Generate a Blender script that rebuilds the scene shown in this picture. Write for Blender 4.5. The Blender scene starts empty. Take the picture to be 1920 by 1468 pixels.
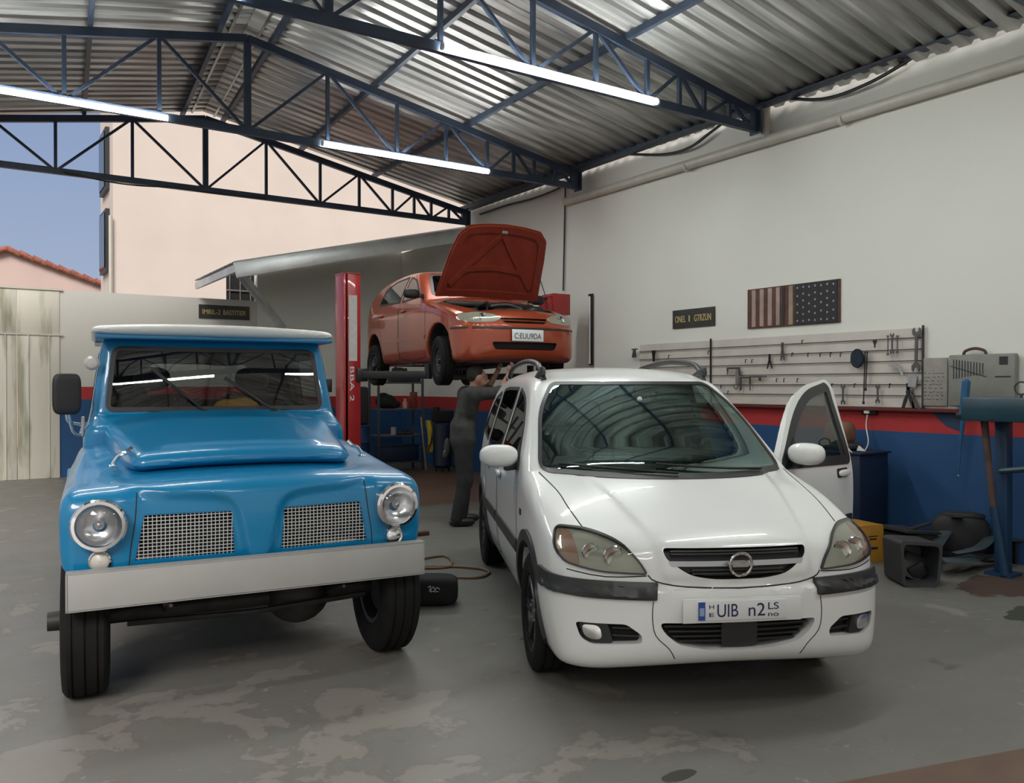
import bpy, bmesh, math, random
import numpy as np
from mathutils import Vector, Matrix
from mathutils.bvhtree import BVHTree
from mathutils.geometry import delaunay_2d_cdt

SC = bpy.context.scene
COL = SC.collection
R = math.radians

# ------------------------------------------------------------------ camera
cam_d = bpy.data.cameras.new('camera')
cam = bpy.data.objects.new('camera', cam_d)
COL.objects.link(cam)
cam_d.sensor_fit = 'HORIZONTAL'
cam_d.sensor_width = 36
cam_d.lens = 1540.0 / 1920.0 * 36
cam_d.clip_end = 200
cam.location = (0, 0, 1.55)
cam.rotation_euler = (R(90 - 0.41), 0, R(-33.4))
SC.camera = cam

# ------------------------------------------------------------------ exposure, sky, sun
SC.view_settings.view_transform = 'Standard'
SC.view_settings.look = 'None'
SC.view_settings.gamma = 1
SC.view_settings.use_curve_mapping = False
SC.view_settings.exposure = 0.0
try:
    SC.cycles.max_bounces = 8
    SC.cycles.transparent_max_bounces = 12
    SC.cycles.sample_clamp_indirect = 6
    SC.cycles.caustics_reflective = False
    SC.cycles.caustics_refractive = False
except Exception:
    pass

world = bpy.data.worlds.new('evening_sky')
SC.world = world
world.use_nodes = True
wt = world.node_tree
wt.nodes.clear()
wo = wt.nodes.new('ShaderNodeOutputWorld')
wb = wt.nodes.new('ShaderNodeBackground')
wr = wt.nodes.new('ShaderNodeValToRGB')
wg = wt.nodes.new('ShaderNodeTexCoord')
wsx = wt.nodes.new('ShaderNodeSeparateXYZ')
wt.links.new(wg.outputs['Generated'], wsx.inputs[0])
wt.links.new(wsx.outputs['Z'], wr.inputs[0])
e = wr.color_ramp.elements
e[0].position = 0.0
e[0].color = (0.42, 0.47, 0.58, 1)
e[1].position = 1.0
e[1].color = (0.50, 0.54, 0.62, 1)
m1 = wr.color_ramp.elements.new(0.10); m1.color = (0.36, 0.44, 0.60, 1)
m2 = wr.color_ramp.elements.new(0.30); m2.color = (0.25, 0.34, 0.54, 1)
# the sky is brighter and warmer on the open street side than deep behind the hall
wy = wt.nodes.new('ShaderNodeMapRange'); wy.inputs['From Min'].default_value = 0.80; wy.inputs['From Max'].default_value = 0.25
wt.links.new(wsx.outputs['Y'], wy.inputs['Value'])
wm = wt.nodes.new('ShaderNodeMix'); wm.data_type = 'RGBA'
wt.links.new(wy.outputs[0], wm.inputs[0]); wt.links.new(wr.outputs[0], wm.inputs[6]); wm.inputs[7].default_value = (0.62, 0.60, 0.56, 1)
wt.links.new(wm.outputs[2], wb.inputs[0])
wb.inputs[1].default_value = 1.0
wt.links.new(wb.outputs[0], wo.inputs[0])

sun_d = bpy.data.lights.new('low_sun', 'SUN')
sun_d.energy = 3.8
sun_d.angle = R(25)
sun_d.color = (1.0, 0.94, 0.90)
sun = bpy.data.objects.new('low_sun', sun_d)
COL.objects.link(sun)
sun.rotation_euler = (R(52), 0, R(-32))

TUBE_POWER = 116.0

# ------------------------------------------------------------------ materials
def _bsdf(m):
    return m.node_tree.nodes['Principled BSDF']

def mat(name, col, rough=0.5, metal=0.0, coat=0.0, spec=0.5, noise=0.0, nscale=8.0, bump=0.0, bscale=60.0, emit=None, es=0.0, alpha=1.0):
    m = bpy.data.materials.new(name)
    m.use_nodes = True
    nt = m.node_tree
    b = _bsdf(m)
    c = (col[0], col[1], col[2], 1)
    b.inputs['Base Color'].default_value = c
    b.inputs['Roughness'].default_value = rough
    b.inputs['Metallic'].default_value = metal
    b.inputs['Coat Weight'].default_value = coat
    b.inputs['Coat Roughness'].default_value = 0.04
    b.inputs['Specular IOR Level'].default_value = spec
    if noise > 0:
        tc = nt.nodes.new('ShaderNodeTexCoord')
        n = nt.nodes.new('ShaderNodeTexNoise'); n.inputs['Scale'].default_value = nscale; n.inputs['Detail'].default_value = 6
        nt.links.new(tc.outputs['Object'], n.inputs['Vector'])
        r = nt.nodes.new('ShaderNodeValToRGB')
        r.color_ramp.elements[0].position = 0.35; r.color_ramp.elements[1].position = 0.65
        r.color_ramp.elements[0].color = tuple(v * (1 - noise) for v in col) + (1,)
        r.color_ramp.elements[1].color = tuple(min(1, v * (1 + noise)) for v in col) + (1,)
        nt.links.new(n.outputs['Fac'], r.inputs[0]); nt.links.new(r.outputs[0], b.inputs['Base Color'])
    if bump > 0:
        tc = nt.nodes.new('ShaderNodeTexCoord')
        n = nt.nodes.new('ShaderNodeTexNoise'); n.inputs['Scale'].default_value = bscale; n.inputs['Detail'].default_value = 4
        nt.links.new(tc.outputs['Object'], n.inputs['Vector'])
        bp = nt.nodes.new('ShaderNodeBump'); bp.inputs['Strength'].default_value = bump; bp.inputs['Distance'].default_value = 0.01
        nt.links.new(n.outputs['Fac'], bp.inputs['Height']); nt.links.new(bp.outputs[0], b.inputs['Normal'])
    if emit:
        b.inputs['Emission Color'].default_value = (emit[0], emit[1], emit[2], 1)
        b.inputs['Emission Strength'].default_value = es
    return m

def glass(name, tint=(0.8, 0.85, 0.85), ior=1.5, rough=0.0, coat=1.0):
    m = bpy.data.materials.new(name)
    m.use_nodes = True
    nt = m.node_tree
    nt.nodes.clear()
    o = nt.nodes.new('ShaderNodeOutputMaterial')
    mx = nt.nodes.new('ShaderNodeMixShader')
    fr = nt.nodes.new('ShaderNodeFresnel')
    # the same reflectance from both faces of the thin pane
    ge = nt.nodes.new('ShaderNodeNewGeometry'); im = nt.nodes.new('ShaderNodeMix')
    nt.links.new(ge.outputs['Backfacing'], im.inputs[0]); im.inputs[2].default_value = ior; im.inputs[3].default_value = 1.0 / ior
    nt.links.new(im.outputs[0], fr.inputs['IOR'])
    tr = nt.nodes.new('ShaderNodeBsdfTransparent'); tr.inputs[0].default_value = tint + (1,)
    gl = nt.nodes.new('ShaderNodeBsdfGlossy'); gl.inputs['Roughness'].default_value = rough
    gl.inputs['Color'].default_value = (coat, coat, coat, 1) if isinstance(coat, float) else coat + (1,)
    nt.links.new(fr.outputs[0], mx.inputs[0]); nt.links.new(tr.outputs[0], mx.inputs[1]); nt.links.new(gl.outputs[0], mx.inputs[2])
    nt.links.new(mx.outputs[0], o.inputs[0])
    return m

def nodes_of(m):
    return m.node_tree.nodes, m.node_tree.links, _bsdf(m)

M = {}
M['navy'] = mat('navy_painted_steel', (0.030, 0.048, 0.085), 0.45, 0.0, noise=0.25, nscale=3)
M['dark_steel'] = mat('dark_steel', (0.05, 0.052, 0.055), 0.45, 0.6)
M['steel'] = mat('bare_steel', (0.42, 0.42, 0.42), 0.35, 0.9, noise=0.15)
M['wrench'] = mat('forged_steel', (0.11, 0.10, 0.10), 0.45, 0.5)
M['chrome'] = mat('chrome', (0.82, 0.82, 0.82), 0.08, 1.0)
M['mirror'] = mat('reflector', (0.85, 0.85, 0.85), 0.22, 1.0)
M['black'] = mat('black_plastic', (0.010, 0.010, 0.011), 0.45)
M['blackmatte'] = mat('black_matte', (0.008, 0.008, 0.008), 0.85)
M['rubber'] = mat('tyre_rubber', (0.0075, 0.0075, 0.0075), 0.85, spec=0.25, bump=0.15, bscale=90, noise=0.2)
M['cable'] = mat('black_cable', (0.012, 0.012, 0.013), 0.5)
M['white_plastic'] = mat('white_plastic', (0.75, 0.75, 0.73), 0.4)
M['pvc'] = mat('cream_painted_pipe', (0.52, 0.50, 0.44), 0.45, noise=0.05)
M['red_lift'] = mat('red_lift_paint', (0.36, 0.018, 0.020), 0.32, coat=0.3, noise=0.1, nscale=2)
M['white_label'] = mat('white_label', (0.62, 0.60, 0.58), 0.5, noise=0.06, nscale=20)
M['sign_black'] = mat('sign_board_black', (0.035, 0.034, 0.03), 0.5, noise=0.2)
M['gold'] = mat('gold_lettering', (0.62, 0.50, 0.22), 0.5)
M['dirty_steel'] = mat('greasy_iron', (0.03, 0.028, 0.026), 0.55, 0.4, noise=0.3)

def wall_mat(name, white, z_red, z_blue):
    m = mat(name, white, 0.75)
    n, l, b = nodes_of(m)
    g = n.new('ShaderNodeNewGeometry'); s = n.new('ShaderNodeSeparateXYZ'); l.new(g.outputs['Position'], s.inputs[0])
    nz = n.new('ShaderNodeTexNoise'); nz.inputs['Scale'].default_value = 1.3; nz.inputs['Detail'].default_value = 5
    l.new(g.outputs['Position'], nz.inputs['Vector'])
    def mix(fac, a, c):
        x = n.new('ShaderNodeMix'); x.data_type = 'RGBA'
        if isinstance(fac, float): x.inputs[0].default_value = fac
        else: l.new(fac, x.inputs[0])
        for i, v in ((6, a), (7, c)):
            if isinstance(v, tuple): x.inputs[i].default_value = v + (1,)
            else: l.new(v, x.inputs[i])
        return x.outputs[2]
    def gt(v):
        x = n.new('ShaderNodeMath'); x.operation = 'GREATER_THAN'; x.inputs[1].default_value = v
        l.new(s.outputs['Z'], x.inputs[0]); return x.outputs[0]
    w = mix(nz.outputs['Fac'], tuple(v * 0.97 for v in white), tuple(min(1, v * 1.03) for v in white))
    red = mix(nz.outputs['Fac'], (0.36, 0.022, 0.024), (0.46, 0.035, 0.035))
    blue = mix(nz.outputs['Fac'], (0.012, 0.058, 0.165), (0.016, 0.078, 0.205))
    c = mix(gt(z_blue), blue, red)
    c = mix(gt(z_red), c, w)
    l.new(c, b.inputs['Base Color'])
    bn = n.new('ShaderNodeTexNoise'); bn.inputs['Scale'].default_value = 25; bn.inputs['Detail'].default_value = 5
    l.new(g.outputs['Position'], bn.inputs['Vector'])
    bp = n.new('ShaderNodeBump'); bp.inputs['Strength'].default_value = 0.12; bp.inputs['Distance'].default_value = 0.01
    l.new(bn.outputs['Fac'], bp.inputs['Height']); l.new(bp.outputs[0], b.inputs['Normal'])
    return m

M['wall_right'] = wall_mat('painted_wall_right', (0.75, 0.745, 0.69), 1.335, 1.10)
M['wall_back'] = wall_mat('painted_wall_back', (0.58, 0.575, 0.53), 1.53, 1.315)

def floor_mat():
    m = mat('worn_painted_concrete', (0.2, 0.2, 0.2), 0.5)
    n, l, b = nodes_of(m)
    g = n.new('ShaderNodeNewGeometry')
    def noise(sc, det=6, rough=0.55, dist=0.0, vec=None):
        x = n.new('ShaderNodeTexNoise'); x.inputs['Scale'].default_value = sc; x.inputs['Detail'].default_value = det
        x.inputs['Roughness'].default_value = rough; x.inputs['Distortion'].default_value = dist
        l.new(vec if vec else g.outputs['Position'], x.inputs['Vector']); return x.outputs['Fac']
    def ramp(f, p0, p1, c0=(0, 0, 0), c1=(1, 1, 1)):
        r = n.new('ShaderNodeValToRGB'); r.color_ramp.elements[0].position = p0; r.color_ramp.elements[1].position = p1
        r.color_ramp.elements[0].color = c0 + (1,); r.color_ramp.elements[1].color = c1 + (1,)
        l.new(f, r.inputs[0]); return r.outputs[0]
    def mix(fac, a, c):
        x = n.new('ShaderNodeMix'); x.data_type = 'RGBA'
        if isinstance(fac, float): x.inputs[0].default_value = fac
        else: l.new(fac, x.inputs[0])
        for i, v in ((6, a), (7, c)):
            if isinstance(v, tuple): x.inputs[i].default_value = v + (1,)
            else: l.new(v, x.inputs[i])
        return x.outputs[2]
    def math_(op, a, c):
        x = n.new('ShaderNodeMath'); x.operation = op
        for i, v in ((0, a), (1, c)):
            if isinstance(v, (int, float)): x.inputs[i].default_value = v
            else: l.new(v, x.inputs[i])
        return x.outputs[0]
    s = n.new('ShaderNodeSeparateXYZ'); l.new(g.outputs['Position'], s.inputs[0])
    X, Y = s.outputs['X'], s.outputs['Y']
    base = mix(noise(0.7), (0.130, 0.125, 0.114), (0.178, 0.171, 0.155))
    # worn patches where the dark paint is gone, mostly ahead of the pickup
    near = math_('MULTIPLY', ramp(math_('ADD', X, 0.0), 2.3, 0.9), 1.0)
    mr = n.new('ShaderNodeMapRange'); mr.inputs['From Min'].default_value = 3.6; mr.inputs['From Max'].default_value = 1.4
    mr.inputs['To Min'].default_value = -0.09; mr.inputs['To Max'].default_value = 0.040; l.new(X, mr.inputs['Value'])
    my = n.new('ShaderNodeMapRange'); my.inputs['From Min'].default_value = 5.6; my.inputs['From Max'].default_value = 4.2
    my.inputs['To Min'].default_value = -0.07; my.inputs['To Max'].default_value = 0.0; l.new(Y, my.inputs['Value'])
    pf = math_('ADD', math_('ADD', noise(2.1, 10, 0.62, 0.35), mr.outputs[0]), my.outputs[0])
    c = mix(ramp(pf, 0.555, 0.575), base, (0.205, 0.190, 0.170))
    c = mix(math_('MULTIPLY', ramp(pf, 0.520, 0.532), math_('SUBTRACT', 1.0, ramp(pf, 0.555, 0.562))), c, (0.150, 0.138, 0.124))
    # fine flaking specks and scuffs
    sm = n.new('ShaderNodeMapping'); sm.inputs['Scale'].default_value = (1.0, 6.0, 1.0); sm.inputs['Rotation'].default_value = (0, 0, 0.4); l.new(g.outputs['Position'], sm.inputs['Vector'])
    c = mix(math_('MULTIPLY', ramp(noise(5.0, 8, 0.7, 0.2, sm.outputs[0]), 0.60, 0.66), 0.35), c, (0.23, 0.22, 0.195))
    c = mix(math_('MULTIPLY', ramp(noise(22, 6, 0.7), 0.66, 0.70), 0.7), c, (0.34, 0.32, 0.28))
    c = mix(math_('MULTIPLY', ramp(noise(9, 8, 0.65), 0.64, 0.67), 0.6), c, (0.30, 0.28, 0.25))
    c = mix(math_('MULTIPLY', ramp(noise(2.6, 5, 0.6), 0.66, 0.72), 0.7), c, (0.075, 0.07, 0.065))
    # brown oxide floor of the lift bay
    def box(x0, x1, y0, y1):
        a = math_('MULTIPLY', math_('GREATER_THAN', X, x0), math_('LESS_THAN', X, x1))
        return math_('MULTIPLY', a, math_('MULTIPLY', math_('GREATER_THAN', Y, y0), math_('LESS_THAN', Y, y1)))
    c = mix(math_('MULTIPLY', box(3.2, 7.6, 9.5, 13.4), 0.8), c, (0.20, 0.095, 0.06))
    # oily stains by the right wall
    def spot(cx, cy, rx, ry, col, c):
        dx = math_('DIVIDE', math_('SUBTRACT', X, cx), rx); dy = math_('DIVIDE', math_('SUBTRACT', Y, cy), ry)
        d = math_('ADD', math_('MULTIPLY', dx, dx), math_('MULTIPLY', dy, dy))
        d = math_('ADD', d, math_('MULTIPLY', math_('SUBTRACT', noise(5.0, 5, 0.6), 0.5), 2.2))
        return mix(ramp(d, 1.0, 0.85, (0, 0, 0), (1, 1, 1)) if False else math_('LESS_THAN', d, 1.0), c, col)
    c = spot(6.85, 3.2, 0.65, 0.30, (0.080, 0.052, 0.038), c)
    c = spot(6.1, 2.62, 0.38, 0.22, (0.050, 0.055, 0.038), c)
    c = spot(2.9, 4.15, 0.10, 0.05, (0.06, 0.055, 0.05), c)
    c = spot(2.35, 2.35, 0.09, 0.04, (0.05, 0.048, 0.045), c)
    # brown tiled strip near the entrance on the right
    k = math_('SUBTRACT', math_('ADD', 1.975, math_('MULTIPLY', math_('SUBTRACT', X, 2.8), -0.27)), Y)
    strip = math_('MULTIPLY', math_('GREATER_THAN', k, 0.0), math_('GREATER_THAN', X, 2.2))
    bk = n.new('ShaderNodeTexNoise'); bk.inputs['Scale'].default_value = 6; l.new(g.outputs['Position'], bk.inputs['Vector'])
    c = mix(strip, c, mix(bk.outputs['Fac'], (0.09, 0.055, 0.038), (0.16, 0.10, 0.07)))
    l.new(c, b.inputs['Base Color'])
    rr = n.new('ShaderNodeMapRange'); rr.inputs['To Min'].default_value = 0.38; rr.inputs['To Max'].default_value = 0.62
    l.new(noise(3.0, 4), rr.inputs['Value']); l.new(rr.outputs[0], b.inputs['Roughness'])
    bp = n.new('ShaderNodeBump'); bp.inputs['Strength'].default_value = 0.10; bp.inputs['Distance'].default_value = 0.01
    l.new(noise(18, 6), bp.inputs['Height']); l.new(bp.outputs[0], b.inputs['Normal'])
    return m
M['floor'] = floor_mat()

def roof_mat():
    m = mat('galvanised_roof_sheet', (0.5, 0.5, 0.48), 0.36, 0.42)
    n, l, b = nodes_of(m)
    g = n.new('ShaderNodeNewGeometry')
    mp = n.new('ShaderNodeMapping'); mp.inputs['Scale'].default_value = (0.35, 6.0, 1.0)
    l.new(g.outputs['Position'], mp.inputs['Vector'])
    x = n.new('ShaderNodeTexNoise'); x.inputs['Scale'].default_value = 1.4; x.inputs['Detail'].default_value = 3
    l.new(mp.outputs[0], x.inputs['Vector'])
    r = n.new('ShaderNodeValToRGB')
    r.color_ramp.elements[0].position = 0.38; r.color_ramp.elements[1].position = 0.64
    r.color_ramp.elements[0].color = (0.33, 0.33, 0.32, 1); r.color_ramp.elements[1].color = (0.66, 0.66, 0.64, 1)
    l.new(x.outputs['Fac'], r.inputs[0]); l.new(r.outputs[0], b.inputs['Base Color'])
    return m
M['roof'] = roof_mat()

# ------------------------------------------------------------------ mesh builder
class MB:
    def __init__(self):
        self.bm = bmesh.new()
    def _add(self, tmp, mtx=None, mi=0):
        if mtx is not None:
            tmp.transform(mtx)
        me = bpy.data.meshes.new('tmp')
        for f in tmp.faces: f.material_index = mi
        tmp.to_mesh(me); tmp.free()
        self.bm.from_mesh(me)
        bpy.data.meshes.remove(me)
        return self
    def box(self, c, s, rot=None, bevel=0.0, seg=2, mi=0, taper=None):
        t = bmesh.new()
        bmesh.ops.create_cube(t, size=1)
        for v in t.verts:
            k = 1.0
            if taper and v.co.z > 0: k = taper
            v.co = Vector((v.co.x * s[0] * k, v.co.y * s[1] * k, v.co.z * s[2]))
        if bevel > 0:
            bmesh.ops.bevel(t, geom=t.edges[:], offset=min(bevel, min(s) * 0.49), segments=seg, affect='EDGES', profile=0.5)
        m = Matrix.Translation(c)
        if rot is not None:
            m = m @ (rot.to_4x4() if isinstance(rot, Matrix) else rot.to_matrix().to_4x4())
        return self._add(t, m, mi)
    def bar(self, a, b, w, h=None, bevel=0.0, up=(0, 0, 1), mi=0):
        """rectangular bar from a to b"""
        a = Vector(a); b = Vector(b); d = b - a
        L = d.length; z = d.normalized(); u = Vector(up)
        if abs(z.dot(u)) > 0.98: u = Vector((1, 0, 0))
        x = u.cross(z).normalized(); y = z.cross(x)
        m = Matrix((x, y, z)).transposed()
        return self.box((a + b) / 2, (w, h or w, L), m, bevel, mi=mi)
    def cyl(self, a, b, r, r2=None, seg=20, mi=0, caps=True):
        a = Vector(a); b = Vector(b); d = b - a
        t = bmesh.new()
        bmesh.ops.create_cone(t, cap_ends=caps, segments=seg, radius1=r, radius2=r if r2 is None else r2, depth=d.length)
        q = d.to_track_quat('Z', 'Y')
        return self._add(t, Matrix.Translation((a + b) / 2) @ q.to_matrix().to_4x4(), mi)
    def sphere(self, c, r, s=(1, 1, 1), seg=20, mi=0, rot=None):
        t = bmesh.new()
        bmesh.ops.create_uvsphere(t, u_segments=seg, v_segments=max(6, seg // 2), radius=r)
        m = Matrix.Translation(c)
        if rot is not None: m = m @ rot.to_matrix().to_4x4()
        return self._add(t, m @ Matrix.Diagonal((*s, 1)), mi)
    def tube(self, pts, r, seg=10, mi=0, closed=False, smooth=0):
        pts = [Vector(p) for p in pts]
        if smooth: pts = catmull3(pts, smooth, closed)
        t = bmesh.new()
        n = len(pts); rings = []
        up = None
        for i, p in enumerate(pts):
            if closed: d = pts[(i + 1) % n] - pts[i - 1]
            else: d = pts[min(i + 1, n - 1)] - pts[max(i - 1, 0)]
            d.normalize()
            if up is None:
                up = Vector((0, 0, 1)) if abs(d.z) < 0.9 else Vector((1, 0, 0))
            x = up.cross(d); x.normalize(); y = d.cross(x); up = y
            rr = r[i] if isinstance(r, (list, tuple)) else r
            rings.append([t.verts.new(p + (x * math.cos(2 * math.pi * k / seg) + y * math.sin(2 * math.pi * k / seg)) * rr) for k in range(seg)])
        m = n if closed else n - 1
        for i in range(m):
            a, b = rings[i], rings[(i + 1) % n]
            for k in range(seg):
                t.faces.new((a[k], a[(k + 1) % seg], b[(k + 1) % seg], b[k]))
        if not closed:
            t.faces.new(rings[0][::-1]); t.faces.new(rings[-1])
        return self._add(t, None, mi)
    def lathe(self, prof, o=(0, 0, 0), axis='Z', seg=32, mi=0, mtx=None):
        """prof: list of (r, h) along axis"""
        t = bmesh.new(); rings = []
        for r, h in prof:
            rings.append([t.verts.new((r * math.cos(2 * math.pi * k / seg), r * math.sin(2 * math.pi * k / seg), h)) for k in range(seg)])
        for a, b in zip(rings, rings[1:]):
            for k in range(seg):
                t.faces.new((a[k], a[(k + 1) % seg], b[(k + 1) % seg], b[k]))
        bmesh.ops.remove_doubles(t, verts=t.verts[:], dist=1e-6)
        rm = {'Z': Matrix.Identity(4), 'Y': Matrix.Rotation(R(-90), 4, 'X'), 'X': Matrix.Rotation(R(90), 4, 'Y')}[axis]
        m = Matrix.Translation(o) @ (mtx if mtx is not None else rm)
        return self._add(t, m, mi)
    def prism(self, poly, frame, h, mi=0, bevel=0.0):
        """poly in frame's xy, extruded along frame z from 0 to h"""
        t = bmesh.new()
        a = [t.verts.new((p[0], p[1], 0)) for p in poly]
        b = [t.verts.new((p[0], p[1], h)) for p in poly]
        n = len(poly)
        t.faces.new(a[::-1]); t.faces.new(b)
        for i in range(n): t.faces.new((a[i], a[(i + 1) % n], b[(i + 1) % n], b[i]))
        bmesh.ops.recalc_face_normals(t, faces=t.faces[:])
        if bevel > 0:
            bmesh.ops.bevel(t, geom=t.edges[:], offset=bevel, segments=2, affect='EDGES')
        return self._add(t, frame, mi)
    def raw(self, V, F, mi=0, mtx=None):
        t = bmesh.new()
        vs = [t.verts.new(v) for v in V]
        for f in F:
            try: t.faces.new([vs[i] for i in f])
            except ValueError: pass
        return self._add(t, mtx, mi)
    def obj(self, name, mats, parent=None, smooth=35, recalc=True):
        if recalc: bmesh.ops.recalc_face_normals(self.bm, faces=self.bm.faces[:])
        me = bpy.data.meshes.new(name)
        self.bm.to_mesh(me); self.bm.free()
        return link_mesh(name, me, mats, parent, smooth)

def link_mesh(name, me, mats, parent=None, smooth=35):
    if not isinstance(mats, (list, tuple)): mats = [mats]
    for m in mats: me.materials.append(M[m] if isinstance(m, str) else m)
    if smooth:
        me.polygons.foreach_set('use_smooth', [True] * len(me.polygons))
        me.set_sharp_from_angle(angle=R(smooth))
    o = bpy.data.objects.new(name, me)
    COL.objects.link(o)
    if parent: o.parent = parent
    return o

def np_obj(name, V, F, mats, parent=None, smooth=35):
    me = bpy.data.meshes.new(name)
    me.from_pydata([tuple(v) for v in V], [], [tuple(f) for f in F])
    me.update()
    return link_mesh(name, me, mats, parent, smooth)

def frame(o, x, y):
    x = Vector(x).normalized(); y = Vector(y).normalized(); z = x.cross(y)
    m = Matrix((x, y, z)).transposed().to_4x4()
    return Matrix.Translation(o) @ m

def catmull3(pts, n, closed=False):
    out = []; N = len(pts)
    rng = range(N if closed else N - 1)
    for i in rng:
        if closed: p0, p1, p2, p3 = pts[i - 1], pts[i], pts[(i + 1) % N], pts[(i + 2) % N]
        else: p0, p1, p2, p3 = pts[max(i - 1, 0)], pts[i], pts[i + 1], pts[min(i + 2, N - 1)]
        for k in range(n):
            t = k / n
            out.append(0.5 * ((2 * p1) + (p2 - p0) * t + (2 * p0 - 5 * p1 + 4 * p2 - p3) * t * t + (3 * p1 - p0 - 3 * p2 + p3) * t ** 3))
    if not closed: out.append(pts[-1])
    return out

def empty(name, loc=(0, 0, 0), rz=0.0, parent=None):
    o = bpy.data.objects.new(name, None)
    o.location = loc; o.rotation_euler = (0, 0, rz); o.empty_display_size = 0.1
    COL.objects.link(o)
    if parent: o.parent = parent
    return o

def tag(o, label, cat, group=None):
    o['label'] = label; o['category'] = cat
    if group: o['group'] = group
    return o

def struct(o):
    o['kind'] = 'structure'
    return o

def copy_tree(o, parent=None):
    c = o.copy(); COL.objects.link(c)
    if parent: c.parent = parent
    for ch in list(o.children): copy_tree(ch, c)
    return c

def text_mesh(mb, s, fr, height, depth=0.004, mi=0, sx=1.0, width=None):
    """writing as real extruded letters, placed with its lower left corner at the frame's origin"""
    cu = bpy.data.curves.new('lettering', 'FONT'); cu.body = s; cu.size = height / 0.72; cu.extrude = depth / 2
    ob = bpy.data.objects.new('lettering', cu); COL.objects.link(ob)
    dg = bpy.context.evaluated_depsgraph_get(); dg.update()
    me = bpy.data.meshes.new_from_object(ob.evaluated_get(dg))
    t = bmesh.new(); t.from_mesh(me)
    if width and len(t.verts):
        x0 = min(v.co.x for v in t.verts); x1 = max(v.co.x for v in t.verts)
        sx = width / max(1e-6, x1 - x0)
        for v in t.verts: v.co.x -= x0
    bpy.data.objects.remove(ob); bpy.data.meshes.remove(me); bpy.data.curves.remove(cu)
    mb._add(t, fr @ Matrix.Diagonal((sx, 1, 1, 1)), mi)
# ------------------------------------------------------------------ survey helpers (world X right, Y deep, Z up; metres)
_th = R(33.4)
_F = Vector((math.sin(_th) * math.cos(R(0.41)), math.cos(_th) * math.cos(R(0.41)), -math.sin(R(0.41))))
_Rt = Vector((math.cos(_th), -math.sin(_th), 0))
_U = _Rt.cross(_F)
def sight(px, py):
    return _F + _Rt * ((px - 960) / 1540) - _U * ((py - 734) / 1540)
def onx(px, py, X):
    r = sight(px, py); return Vector((0, 0, 1.55)) + r * (X / r.x)
def ony(px, py, Y):
    r = sight(px, py); return Vector((0, 0, 1.55)) + r * (Y / r.y)
def onz(px, py, Z=0.0):
    r = sight(px, py); return Vector((0, 0, 1.55)) + r * ((Z - 1.55) / r.z)

# ------------------------------------------------------------------ setting
mb = MB(); mb.box((5, 10, -0.1), (60, 60, 0.2)); struct(mb.obj('floor', 'floor', smooth=0))
mb = MB(); mb.box((7.75, 3.2, 2.475), (0.3, 19.4, 4.95)); mb.box((7.85, 3.2, 5.2), (0.2, 19.4, 0.5)); mb.box((7.75, 14.42, 2.17), (0.3, 3.04, 4.34))
struct(mb.obj('wall_right', 'wall_right', smooth=0))
YB = 15.75
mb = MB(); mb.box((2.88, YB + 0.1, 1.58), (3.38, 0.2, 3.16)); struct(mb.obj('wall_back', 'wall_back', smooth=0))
mb = MB()
fr = frame((0, YB, 0), (1, 0, 0), (0, 0, 1))
mb.prism([(4.57, 0), (7.6, 0), (7.6, 4.43), (4.57, 3.72)], fr @ Matrix.Translation((0, 0, -0.2)), 0.2)
struct(mb.obj('wall_back_tall', 'wall_right', smooth=0))
M['window_glass'] = glass('window_glass', (0.25, 0.28, 0.3))

def gate_mat():
    m = mat('stained_cream_sheet', (0.55, 0.53, 0.46), 0.6)
    n, l, b = nodes_of(m)
    g = n.new('ShaderNodeNewGeometry')
    mp = n.new('ShaderNodeMapping'); mp.inputs['Scale'].default_value = (5.0, 1, 0.7); l.new(g.outputs['Position'], mp.inputs['Vector'])
    x = n.new('ShaderNodeTexNoise'); x.inputs['Scale'].default_value = 1.0; x.inputs['Detail'].default_value = 5; l.new(mp.outputs[0], x.inputs['Vector'])
    r = n.new('ShaderNodeValToRGB'); r.color_ramp.elements[0].position = 0.36; r.color_ramp.elements[1].position = 0.52
    r.color_ramp.elements[0].color = (0.30, 0.30, 0.22, 1); r.color_ramp.elements[1].color = (0.60, 0.58, 0.50, 1)
    l.new(x.outputs['Fac'], r.inputs[0]); l.new(r.outputs[0], b.inputs['Base Color'])
    return m
M['gate'] = gate_mat()
g = empty('door_1', (-2.0, YB, 0)); struct(g)
for k in range(8):
    mb = MB(); mb.box((2.95 - 0.62 * k, 0, 1.2), (0.61, 0.05, 2.4), bevel=0.008); mb.box((2.95 - 0.62 * k, 0.01, 2.78), (0.612, 0.05, 0.74), bevel=0.006)
    for s in (-0.15, 0.15): mb.box((2.95 - 0.62 * k + s, -0.03, 1.2), (0.02, 0.02, 2.38), bevel=0.004)
    mb.obj('gate_panel', 'gate', g)
mb = MB(); mb.box((0.8, 0, 2.40), (5.0, 0.08, 0.025)); mb.box((0.8, 0, 3.16), (5.0, 0.07, 0.03)); mb.obj('gate_rail', 'pvc', g)

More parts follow.
